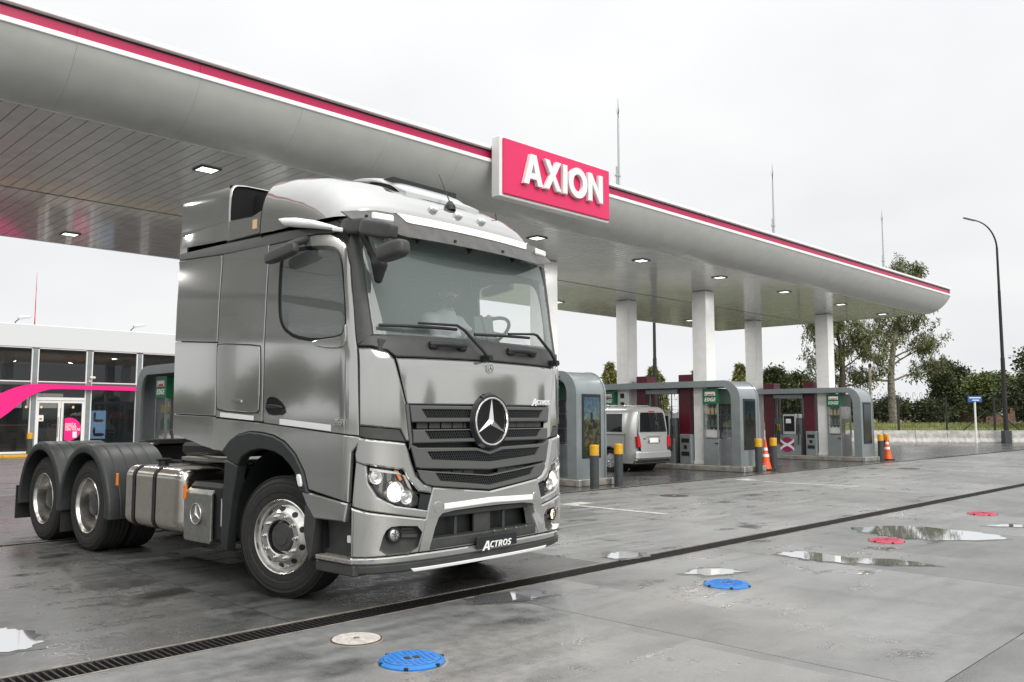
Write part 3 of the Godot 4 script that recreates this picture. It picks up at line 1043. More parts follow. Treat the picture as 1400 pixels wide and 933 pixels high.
		for s in [-1, 1]:
			bx("display", Vector3(s * 0.262, 1.12, 0.08), Vector3(0.012, 0.56, 0.40), M.gloss_black, fd)
			bx("price_label", Vector3(s * 0.27, 1.22, 0.06), Vector3(0.01, 0.16, 0.2), M.white, fd)
			bx("grade_label", Vector3(s * 0.236, 1.22, -0.35), Vector3(0.012, 0.13, 0.09), mat(0.01, 0.25, 0.18, 0.4), fd)
			# X roundel
			var ro := MB.new()
			ro.cyl(Vector3(s * 0.292, 0.36, 0), Vector3(s * 0.298, 0.36, 0), 0.27, 0.27, 32)
			part("roundel", ro, mat(0.28, 0.012, 0.09, 0.4), fd)
			var xx := MB.new()
			for d in [-1, 1]:
				var pl := PackedVector2Array()
				for k in 13:
					var w := lerpf(-1, 1, k / 12.0)
					pl.append(Vector2(w * 0.27, d * (w * 0.10 + w * w * w * 0.07) + 0.045 * (1.0 + 0.2 * absf(w))))
				for k in 13:
					var w := lerpf(1, -1, k / 12.0)
					pl.append(Vector2(w * 0.27, d * (w * 0.10 + w * w * w * 0.07) - 0.045 * (1.0 + 0.2 * absf(w))))
				xx.prism(pl, 0.004 + 0.002 * d, Transform3D(Basis(Vector3(0, 0, 1), Vector3(0, 1, 0), Vector3(-1, 0, 0)), Vector3(s * 0.302, 0.36, 0)))
			part("roundel_mark", xx, M.white, fd)
			for q in 4:
				var z: float = [-0.46, -0.38, -0.30, 0.44][q]
				var nz := MB.new()
				nz.tube([Vector3(s * 0.26, 0.86, z), Vector3(s * 0.28, 1.0, z), Vector3(s * 0.25, 1.1, z)], 0.022, 7)
				nz.box(Vector3(s * 0.28, 0.96, z), Vector3(0.05, 0.12, 0.035), 0.008)
				part("nozzle", nz, M.yellow if q in [1, 2] else M.black, fd)
				var hs := MB.new()
				var pth := []
				for k in 17:
					var w := k / 16.0
					var y := 0.86 - 0.74 * sin(PI * minf(w * 1.35, 1.0) * 0.5) * (1.0 if w < 0.5 else 1.0)
					pth.append(Vector3(s * (0.28 + 0.12 * sin(PI * w)), lerpf(0.86, 2.05, w) - 1.25 * sin(PI * w) * (1.0 - w * 0.55), z + 0.05 * sin(PI * w)))
				hs.tube(pth, 0.016, 6)
				part("hose", hs, M.rubber, fd)
		for s in [-1, 1]:
			var ps := MB.new()
			ps.box(Vector3(0, 1.4, s * 0.56), Vector3(0.12, 1.36, 0.08), 0.01)
			part("hose_mast", ps, M.kiosk, fd)
		# service bin
		var bn := thing("service_bin", "small grey service bin beside the column on the island %s" % nm[i], "bin", W(u - 0.18, 14.12, 0.15), R45, "service bins on the islands")
		bx("body", Vector3(0, 0.43, 0), Vector3(0.42, 0.86, 0.38), M.kiosk, bn, 0.012)
		for k in 2: bx("opening", Vector3(-0.211, [0.68, 0.30][k], 0), Vector3(0.012, 0.12, 0.26), M.black, bn)
		bx("pictogram", Vector3(-0.212, 0.49, 0), Vector3(0.01, 0.11, 0.11), M.black, bn)
		# island number plates on the back column
		var pl2 := thing("number_plate", "small white number panel with dark squares on the column %s" % nm[i], "panel", W(u - 0.25, 16.5, 1.75), R45, "number panels on columns")
		bx("panel", Vector3(0, 0.1, 0), Vector3(0.02, 0.9, 0.36), M.white, pl2)
		for k in 3: bx("dark_square", Vector3(-0.012, [0.42, 0.15, -0.12][k], 0), Vector3(0.01, 0.15, 0.15), M.black, pl2)
	# bollards
	var bl := thing("bollard", "", "bollard", Vector3.ZERO, 0.0, "yellow topped bollards")
	var m2 := MB.new()
	m2.lathe([Vector2(0.098, 0), Vector2(0.098, 0.69)], Vector3.ZERO, Vector3.UP, 24)
	part("post", m2, M.bollard, bl)
	m2 = MB.new()
	m2.lathe([Vector2(0.1, 0.69), Vector2(0.1, 0.90), Vector2(0.095, 0.915), Vector2(0.0, 0.918)], Vector3.ZERO, Vector3.UP, 24)
	part("cap_band", m2, M.yellow, bl)
	bl.position = W(14.25, 11.76)
	bl.set_meta("label", "bollard closest to the truck, in front of the arch screen")
	for q in [[15.2, 11.85, "bollard just left of the silver van's rear wheel"], [21.62, 11.98, "bollard left of the nearer orange cone"], [22.72, 12.12, "bollard right of the nearer orange cone"], [30.3, 12.1, "bollard left of the farther orange cone"], [31.3, 12.3, "bollard partly hidden behind the farther orange cone"], [10.1, 36.0, "lone bollard in front of the store glazing at far left"], [6.9, 11.9, "bollard hidden behind the truck's cab"], [14.0, 18.6, "bollard at the far end of the island behind the truck"], [15.2, 18.6, "second bollard at the far end of the island behind the truck"], [29.1, 18.5, "yellow capped bollard seen through the farthest island's arch"], [30.2, 18.5, "yellow capped bollard just beyond the farthest island's arch end"]]:
		copy_of(bl, W(q[0], q[1]), 0.0, q[2])
	# cones
	var cn := thing("traffic_cone", "orange cone between the two bollards at the middle island", "traffic cone", W(22.50, 12.25), 0.4, "orange traffic cones")
	var prf := [Vector2(0.165, 0.045), Vector2(0.115, 0.25), Vector2(0.095, 0.38), Vector2(0.082, 0.46), Vector2(0.066, 0.56), Vector2(0.055, 0.64), Vector2(0.042, 0.72), Vector2(0.025, 0.86), Vector2(0.0, 0.865)]
	for k in prf.size() - 1:
		var cm := MB.new()
		cm.lathe([prf[k], prf[k + 1]], Vector3.ZERO, Vector3.UP, 24)
		part("white_band" if k in [2, 4] or k == 6 and false else "cone_section", cm, M.white if k in [2, 4] else M.orange, cn)
	bx("base", Vector3(0, 0.022, 0), Vector3(0.40, 0.045, 0.40), M.rubber, cn, 0.012)
	copy_of(cn, W(30.85, 12.1), 0.9, "orange cone beside the farthest island's bollards")

func make_poster_texture() -> void:
	# soft printed picture: sky above, ochre ground, dark rider shapes, green foot band
	var im := Image.create(64, 160, false, Image.FORMAT_RGB8)
	var f := FastNoiseLite.new()
	f.seed = 3; f.frequency = 0.06; f.fractal_octaves = 4
	for y in 160:
		for x in 64:
			var n := f.get_noise_2d(x, y)
			var c := Color(0.13, 0.27, 0.36).lerp(Color(0.34, 0.40, 0.38), clampf(y / 60.0 + n, 0, 1))
			if y > 62 + n * 14: c = Color(0.30, 0.29, 0.15).lerp(Color(0.12, 0.14, 0.09), clampf(0.5 + n * 1.6, 0, 1))
			for q in [[30, 52, 5, 12], [24, 84, 8, 8], [44, 80, 8, 8], [34, 66, 10, 5]]:
				if pow((x - q[0]) / float(q[2]), 2) + pow((y - q[1]) / float(q[3]), 2) < 1.0: c = Color(0.07, 0.07, 0.06)
			if y > 144: c = Color(0.02, 0.16, 0.06)
			im.set_pixel(x, y, c)
	M.poster = StandardMaterial3D.new()
	M.poster.albedo_texture = ImageTexture.create_from_image(im)
	M.poster.roughness = 0.12
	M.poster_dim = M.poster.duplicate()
	M.poster_dim.albedo_color = Color(0.45, 0.47, 0.48)  # darker copy: dark reflections on the farther screens, put into the colour

# ---------------------------------------------------------------- store
func make_store() -> void:
	var v := 37.0
	var t := thing("store_building", "low white store with dark glazing and pink ribbon trim at left", "building", W(0, v, 0), R45)
	var ua := -3.0
	var ub := 24.5
	var uc := (ua + ub) / 2
	bx("fascia", Vector3(uc, 4.69, -2.0), Vector3(ub - ua, 0.90, 4.2), M.store_white, t, 0.02)
	bx("roof_slab", Vector3(uc, 4.2, -6.0), Vector3(ub - ua, 0.1, 9.5), M.white, t)
	bx("rear_wall", Vector3(uc, 2.1, -10.6), Vector3(ub - ua, 4.2, 0.2), M.kiosk_dark, t)
	for s in [ua, ub]: bx("side_wall", Vector3(s, 2.1, -5.4), Vector3(0.2, 4.2, 10.4), M.white, t)
	bx("floor", Vector3(uc, 0.06, -5.3), Vector3(ub - ua, 0.12, 10.6), mat(0.22, 0.21, 0.20, 0.3), t)
	bx("transom_band", Vector3(uc, 2.82, 0.0), Vector3(ub - ua - 0.2, 0.12, 0.14), M.grey_trim, t, 0.01)
	bx("sill", Vector3(uc, 0.14, 0.02), Vector3(ub - ua - 0.2, 0.08, 0.12), M.white, t, 0.01)
	var k := 0
	var u := 0.33
	while u < ub:
		bx("mullion", Vector3(u, 2.16, 0.0), Vector3(0.17, 4.10, 0.16), M.kiosk, t, 0.01)
		for s in [-1, 1]:
			bx("frame_rail", Vector3(u + s * 0.11, 2.16, 0.02), Vector3(0.045, 4.06, 0.10), M.white, t, 0.006)
		if u + 2.02 < ub:
			bx("window_pane", Vector3(u + 1.01, 3.56, 0.0), Vector3(1.76, 1.36, 0.012), M.store_glass, t)
			for y in [2.905, 4.225]: bx("frame_rail", Vector3(u + 1.01, y, 0.02), Vector3(1.75, 0.045, 0.10), M.white, t, 0.006)
			if absf(u - 10.43) > 0.3:
				bx("window_pane", Vector3(u + 1.01, 1.46, 0.0), Vector3(1.76, 2.56, 0.012), M.store_glass, t)
		u += 2.02
		k += 1
	# entrance doors
	bx("door_head", Vector3(11.44, 2.23, 0.02), Vector3(1.80, 0.12, 0.12), M.white, t, 0.01)
	bx("window_pane", Vector3(11.44, 2.52, 0.0), Vector3(1.76, 0.46, 0.012), M.store_glass, t)
	for s in [-1, 1]:
		var d := Node3D.new()
		d.name = "door"
		t.add_child(d, true)
		d.position = Vector3(11.44 + s * 0.45, 1.17, 0.02)
		var fr := MB.new()
		for q in [-1, 1]:
			fr.box(Vector3(q * 0.39, 0, 0), Vector3(0.09, 2.0, 0.06), 0.006)
			fr.box(Vector3(0, q * 0.95, 0), Vector3(0.69, 0.1, 0.06), 0.006)
		part("door_frame", fr, M.white, d)
		bx("pane", Vector3.ZERO, Vector3(0.70, 1.80, 0.012), M.store_glass, d)
		var h := MB.new()
		h.tube([Vector3(-s * 0.36, -0.45, 0.07), Vector3(-s * 0.36, 0.35, 0.07)], 0.016, 8)
		part("handle", h, M.chrome, d)
	# pink ribbon
	var top := []
	var bot := []
	var tp := [[6.0, 1.0], [7.5, 1.45], [8.6, 2.0], [9.28, 2.43], [9.7, 2.64], [10.1, 2.76], [10.5, 2.80], [11.3, 2.80], [14.2, 2.78], [24.0, 2.76]]
	var bt := [[6.0, 0.25], [7.5, 0.55], [8.6, 1.05], [9.32, 1.51], [9.85, 1.98], [10.3, 2.35], [10.8, 2.56], [11.4, 2.62], [14.2, 2.61], [24.0, 2.58]]
	var curve := func(a: Array) -> PackedVector2Array:
		var o := PackedVector2Array()
		for i in a.size() - 1:
			for s in 6:
				var P := func(j: int) -> Vector2:
					j = clampi(j, 0, a.size() - 1)
					return Vector2(a[j][0], a[j][1])
				o.append((P.call(i) as Vector2).cubic_interpolate(P.call(i + 1), P.call(i - 1), P.call(i + 2), s / 6.0))
		o.append(Vector2(a[-1][0], a[-1][1]))
		return o
	var pt: PackedVector2Array = curve.call(tp)
	var pb: PackedVector2Array = curve.call(bt)
	pb.reverse()
	pt.append_array(pb)
	var rm := MB.new()
	rm.prism(pt, 0.12)
	part("ribbon", rm, M.ribbon_pink, t, Vector3(0, 0, 0.22), "wide pink ribbon sweeping across the glazing")
	# security camera
	var cm := MB.new()
	cm.box(Vector3(0.04, 0, 0.22), Vector3(0.24, 0.09, 0.1), 0.02, Basis(Vector3.UP, 0.5))
	cm.cyl(Vector3(-0.02, -0.12, 0.1), Vector3(0, -0.02, 0.2), 0.015, 0.015, 6)
	cm.box(Vector3(-0.02, -0.14, 0.1), Vector3(0.08, 0.08, 0.04))
	var scam := thing("security_camera", "small white security camera on the store mullion", "camera", W(12.5, v, 3.12), R45)
	part("body", cm, M.white, scam)
	# advertising screen on the pavement
	var sc := thing("advertising_screen", "upright lit screen with food pictures behind the store glass", "screen", W(13.03, v + 0.5, 0.12), R45)
	bx("frame", Vector3(0, 0.95, 0), Vector3(0.86, 1.9, 0.12), M.kiosk_dark, sc, 0.01)
	var pm := MB.new()
	pm.quad_uv(Vector3(-0.32, 0.50, 0.062), Vector3(0.32, 0.50, 0.062), Vector3(0.32, 1.66, 0.062), Vector3(-0.32, 1.66, 0.062), Vector2(0, 1), Vector2(1, 1), Vector2(1, 0), Vector2(0, 0))
	part("lit_screen", pm, M.food_screen, sc)
	var al := AreaLight3D.new()
	al.name = "screen_light"
	al.area_size = Vector2(0.64, 1.16)
	al.light_energy = 0.25
	al.light_color = Color(0.8, 0.9, 1)
	al.shadow_enabled = true
	sc.add_child(al, true)
	al.position = Vector3(0, 1.08, 0.09)
	al.rotation.y = PI
	# round pink poster on the right door
	var po := thing("door_poster", "round pink poster with white lettering on the store door", "poster", W(11.92, v - 0.04, 1.05), R45)
	var pl := circle(0.46, 32, Vector2(-0.14, -0.02))
	var cut := Geometry2D.intersect_polygons(pl, PackedVector2Array([Vector2(-0.32, -0.6), Vector2(0.5, -0.6), Vector2(0.5, 0.6), Vector2(-0.32, 0.6)]))
	var pmb := MB.new()
	for q in cut: pmb.prism(q, 0.006)
	part("sheet", pmb, M.ribbon_pink, po)
	part("lettering", text("PEDÍ X", 0.09, 0.004, Transform3D(Basis.IDENTITY, Vector3(-0.29, 0.17, 0.005)), false), M.white, po)
	part("lettering", text("RETIRÁ", 0.09, 0.004, Transform3D(Basis.IDENTITY, Vector3(-0.29, 0.07, 0.005)), false), M.white, po)
	part("lettering", text("SIN FILAS", 0.09, 0.004, Transform3D(Basis.IDENTITY, Vector3(-0.29, -0.03, 0.005)), false), M.white, po)
	bx("cup_print", Vector3(0.08, -0.24, 0.005), Vector3(0.16, 0.24, 0.004), M.white, po)
	var nt := thing("door_notice", "small white notice with red mark on the left door", "notice", W(10.72, v - 0.045, 1.47), R45)
	bx("sheet", Vector3.ZERO, Vector3(0.2, 0.24, 0.005), M.white, nt)
	bx("red_mark", Vector3(0, -0.03, 0.004), Vector3(0.1, 0.06, 0.004), M.red_lens, nt)
	# things inside
	var ct := thing("store_counter", "dark service counter deep inside the store", "counter", W(10.5, v + 6.5, 0.12), R45)
	bx("front", Vector3(0, 0.5, 0), Vector3(7.0, 1.0, 0.7), M.kiosk, ct, 0.02)
	bx("top", Vector3(0, 1.03, 0), Vector3(7.1, 0.06, 0.8), M.white, ct, 0.01)
	var mb := thing("menu_board", "row of white menu boards glowing above the store counter", "menu board", W(10.5, v + 8.0, 2.3), R45)
	for i in 4: bx("board", Vector3(-2.7 + i * 1.8, 0, 0), Vector3(1.6, 0.7, 0.05), M.menu, mb)
	for i in 5:
		var pn := thing("pendant_lamp", "small warm pendant lamp inside the store, %s from the left" % ["first", "second", "third", "fourth", "fifth"][i], "lamp", W([11.3, 11.9, 13.2, 13.7, 14.2][i], v + 4.0, 1.95), R45, "warm pendant lamps inside the store")
		var q := MB.new()
		q.lathe([Vector2(0, -0.06), Vector2(0.045, -0.03), Vector2(0.05, 0.0), Vector2(0.03, 0.05), Vector2(0.0, 0.06)], Vector3.ZERO, Vector3.UP, 12)
		part("bulb", q, M.bulb, pn)
		q = MB.new()
		q.cyl(Vector3(0, 0.06, 0), Vector3(0, 2.15, 0), 0.006, 0.006, 5)
		part("cord", q, M.black, pn)
		var ol := OmniLight3D.new()
		ol.name = "pendant_light"
		ol.light_energy = 0.25
		ol.light_color = Color(1, 0.75, 0.45)
		ol.light_size = 0.04
		ol.omni_range = 20.0
		ol.shadow_enabled = true
		pn.add_child(ol, true)
	for i in 3:
		var tb := thing("cafe_table", ["small cafe table behind the red parasol pane", "small cafe table nearest the arch behind the store glass", "small cafe table in the leftmost store window"][i], "table", W([13.9, 15.6, 8.2][i], v + 2.0, 0.12), R45, "cafe tables inside the store")
		var q := MB.new()
		q.lathe([Vector2(0.38, 0.72), Vector2(0.4, 0.735), Vector2(0.38, 0.75), Vector2(0, 0.75)], Vector3.ZERO, Vector3.UP, 24)
		part("top", q, M.white, tb)
		q = MB.new()
		q.cyl(Vector3(0, 0.02, 0), Vector3(0, 0.72, 0), 0.035, 0.035, 10)
		q.cyl(Vector3(0, 0, 0), Vector3(0, 0.02, 0), 0.22, 0.2, 16)
		part("pedestal", q, M.iron, tb)
	var um := thing("red_parasol", "red parasol top seen through the store glass", "parasol", W(14.6, v + 3.2, 0.12), R45)
	var uq := MB.new()
	uq.lathe([Vector2(1.2, 1.35), Vector2(0.6, 1.58), Vector2(0.0, 1.7)], Vector3.ZERO, Vector3.UP, 10)
	part("canopy", uq, M.red_lens, um)
	uq = MB.new()
	uq.cyl(Vector3.ZERO, Vector3(0, 1.68, 0), 0.025, 0.025, 8)
	part("pole", uq, M.iron, um)
	# kerb in front
	var kb := thing("store_kerb", "yellow painted kerb along the store front", "kerb", W(uc, 35.9, 0), R45)
	bx("pavement", Vector3(0, 0.05, -0.6), Vector3(ub - ua, 0.10, 1.2), M.kerb, kb, 0.01)
	for i in 18: bx("kerb_stone", Vector3(-(ub - ua) / 2 + 0.76 + i * 1.52, 0.055, 0.07), Vector3(1.51, 0.11, 0.13), M.yellow, kb, 0.012)
	# roof fittings
	for i in 2:
		var fl := thing("roof_floodlight", ["curved floodlight on the store roof, left one", "curved floodlight on the store roof near the truck"][i], "floodlight", W([9.95, 14.45][i], v + 0.8, 5.14), R45, "floodlights on the store roof")
		var q := MB.new()
		q.tube([Vector3(-0.12, 0, 0), Vector3(-0.06, 0.16, 0), Vector3(0.06, 0.28, 0.05)], 0.02, 7)
		part("arm", q, M.iron, fl)
		q = MB.new()
		q.box(Vector3(0.22, 0.34, 0.1), Vector3(0.50, 0.13, 0.26), 0.055, Basis(Vector3(0, 0, 1), 0.18))
		part("head", q, M.silver, fl)
	var am := thing("red_antenna", "slim red and white antenna mast on the store roof", "antenna", W(10.6, v + 0.9, 5.14), R45)
	for i in 6:
		var q := MB.new()
		q.cyl(Vector3(0, i * 0.37, 0), Vector3(0, (i + 1) * 0.37, 0), 0.024 - i * 0.003, 0.024 - (i + 1) * 0.003, 8)
		part("mast_section", q, M.red_lens if i % 2 == 0 else M.sign_pink, am)

func make_store_textures() -> void:
	var im := Image.create(48, 96, false, Image.FORMAT_RGB8)
	for y in 96:
		for x in 48:
			var c := Color(0.55, 0.72, 0.88)
			for q in [[14, 18, 4, 14], [26, 34, 16, 5], [14, 68, 4, 12], [28, 82, 17, 6]]:
				if pow((x - q[0]) / float(q[2]), 2) + pow((y - q[1]) / float(q[3]), 2) < 1.0: c = Color(0.22, 0.10, 0.06)
			im.set_pixel(x, y, c)
	var tx := ImageTexture.create_from_image(im)
	var m := StandardMaterial3D.new()
	m.albedo_color = Color(0.05, 0.05, 0.05)
	m.emission_enabled = true
	m.emission_texture = tx
	m.emission = Color(1, 1, 1)
	m.emission_operator = BaseMaterial3D.EMISSION_OP_MULTIPLY
	m.emission_energy_multiplier = 1.3
	M.food_screen = m
	M.menu = glow(0.85, 0.9, 0.88, 0.7)
	M.bulb = glow(1.0, 0.6, 0.25, 4.0)

# ---------------------------------------------------------------- planting
func leaf_clump(lw: float, ll: float, count: int, spread: float, seed_: int, droop := 0.0) -> ArrayMesh:
	var r := RandomNumberGenerator.new()
	r.seed = seed_
	var m := MB.new()
	for i in count:
		var o := Vector3(r.randfn(), r.randfn(), r.randfn()) * spread * 0.5
		var d := Vector3(r.randf_range(-1, 1), r.randf_range(-0.7, 0.7) - droop, r.randf_range(-1, 1)).normalized()
		var s := d.cross(Vector3(r.randf_range(-1, 1), r.randf_range(-1, 1), r.randf_range(-1, 1))).normalized() * lw * r.randf_range(0.7, 1.3)
		var l := ll * r.randf_range(0.6, 1.2)
		m.tri(o, o + d * l * 0.5 + s * 0.5, o + d * l)
		m.tri(o, o + d * l, o + d * l * 0.5 - s * 0.5)
	return m.mesh()

func scatter(clump: Mesh, at: PackedVector3Array, c0: Color, c1: Color, smin: float, smax: float, r: RandomNumberGenerator) -> MultiMesh:
	var mm := MultiMesh.new()
	mm.transform_format = MultiMesh.TRANSFORM_3D
	mm.use_colors = true
	mm.mesh = clump
	mm.instance_count = at.size()
	for i in at.size():
		var b := Basis.from_euler(Vector3(r.randf_range(-0.5, 0.5), r.randf() * TAU, r.randf_range(-0.5, 0.5))).scaled(Vector3.ONE * r.randf_range(smin, smax))
		mm.set_instance_transform(i, Transform3D(b, at[i]))
		mm.set_instance_color(i, c0.lerp(c1, r.randf()))
	return mm

func limb(m: MB, a: Vector3, d: Vector3, len: float, r0: float, depth: int, ends: PackedVector3Array, r: RandomNumberGenerator, spread: float, lift: float) -> void:
	var pth := [a]
	var p := a
	var dd := d
	var n := 5
	for i in n:
		dd = (dd + Vector3(r.randf_range(-1, 1), r.randf_range(-1, 1) + lift, r.randf_range(-1, 1)) * 0.17).normalized()
		p += dd * len / n
		pth.append(p)
		if depth <= 1 and i >= 1:
			for k in 2: ends.append(p + Vector3(r.randfn(), r.randfn(), r.randfn()) * spread * (0.5 + 0.5 * depth))
	m.tube(pth, r0, 6 if depth > 1 else 4, r0 * 0.45)
	if depth > 0:
		var kids := 3 if depth > 1 else 4
		for k in kids:
			var q: Vector3 = pth[mini(n, 2 + k)]
			var side := Vector3(r.randf_range(-1, 1), r.randf_range(-0.2, 0.7), r.randf_range(-1, 1)).normalized()
			limb(m, q, (dd * 0.55 + side).normalized(), len * r.randf_range(0.5, 0.75), r0 * 0.5, depth - 1, ends, r, spread, lift)

# open tree: trunk with limbs, leaves hung on the twigs
func open_tree(called: String, label: String, at: Vector3, h: float, lean: Vector3, trunk_r: float, spec: Array, c0: Color, c1: Color, bark: Material, seed_: int, group := "") -> Node3D:
	var r := RandomNumberGenerator.new()
	r.seed = seed_
	var t := thing(called, label, "tree", at, 0.0, group)
	var ends := PackedVector3Array()
	var m := MB.new()
	var pth := []
	for i in 13:
		var w := i / 12.0
		pth.append(Vector3(lean.x * w * w + 0.18 * sin(w * 7.0 + seed_), h * 0.93 * w, lean.z * w + 0.12 * sin(w * 5.0)))
	m.tube(pth, trunk_r, 10, trunk_r * 0.22)
	m.cyl(Vector3(0, -0.2, 0), Vector3(0, 0.5, 0), trunk_r * 1.6, trunk_r * 0.95, 10)
	part("trunk", m, bark, t)
	var lm := MB.new()
	for s in spec:   # [height share, azimuth deg, length, rise]
		var w: float = s[0]
		var q: Vector3 = (pth[int(w * 12.0)] as Vector3).lerp(pth[mini(12, int(w * 12.0) + 1)], fposmod(w * 12.0, 1.0))
		var az := deg_to_rad(s[1])
		limb(lm, q, Vector3(cos(az), s[3], -sin(az)).normalized(), s[2], trunk_r * 0.34 * (1.15 - w), 2, ends, r, 0.26, 0.1)
	part("limbs", lm, bark, t)
	var mi := MultiMeshInstance3D.new()
	mi.name = "crown"
	mi.multimesh = scatter(M.clump_long, ends, c0, c1, 0.7, 1.25, r)
	mi.material_override = M.leaf
	mi.set_meta("kind", "stuff")
	t.add_child(mi, true)
	return t

# dense tree or bush: leaf clumps through the outer volume of several lobes on a short trunk
func dense_tree(called: String, label: String, at: Vector3, h: float, w: float, c0: Color, c1: Color, seed_: int, count: int, group := "", conifer := false, cat := "tree") -> Node3D:
	var r := RandomNumberGenerator.new()
	r.seed = seed_
	var t := thing(called, label, cat, at, 0.0, group)
	var m := MB.new()
	m.cyl(Vector3(0, -0.2, 0), Vector3(0.05, h * 0.55, 0), 0.05 + h * 0.022, 0.04, 8)
	var pts := PackedVector3Array()
	if conifer:
		for i in count:
			var y := pow(r.randf(), 0.8)
			var az := r.randf() * TAU
			var rad := w * 0.5 * pow(1.0 - y, 0.7) * sqrt(r.randf_range(0.1, 1.0)) * (0.75 + 0.45 * sin(az * 3.0 + y * 9.0 + seed_) * sin(y * 17.0 + seed_)) + 0.06
			pts.append(Vector3(cos(az) * rad, h * (0.06 + 0.94 * y), sin(az) * rad))
	else:
		var lobes := []
		for k in 9:
			var az := r.randf() * TAU
			var rr := w * 0.5 * r.randf_range(0.15, 0.68)
			var y := h * r.randf_range(0.34, 0.82)
			lobes.append([Vector3(cos(az) * rr, y, sin(az) * rr), Vector3(w * r.randf_range(0.17, 0.28), h * r.randf_range(0.13, 0.22), w * r.randf_range(0.17, 0.28))])
			m.tube([Vector3(0, h * 0.2, 0), Vector3(cos(az) * rr * 0.5, y * 0.6, sin(az) * rr * 0.5), Vector3(cos(az) * rr, y, sin(az) * rr)], 0.05, 5, 0.02)
		for i in count:
			var lb = lobes[r.randi() % lobes.size()]
			var d := Vector3(r.randfn(), r.randfn(), r.randfn()).normalized()
			var p: Vector3 = lb[0] + d * lb[1] * pow(r.randf_range(0.1, 1.0), 0.4) * (1.0 + 0.28 * r.randfn() * 0.5)
			if p.y < 0.15: p.y = r.randf_range(0.1, 0.6)
			pts.append(p)
	part("trunk", m, M.bark_dark, t)
	var mi := MultiMeshInstance3D.new()
	mi.name = "crown"
	mi.multimesh = scatter(M.clump_long if conifer else M.clump_broad, pts, c0, c1, 0.6, 1.2, r)
	mi.material_override = M.leaf
	mi.set_meta("kind", "stuff")
	t.add_child(mi, true)
	return t

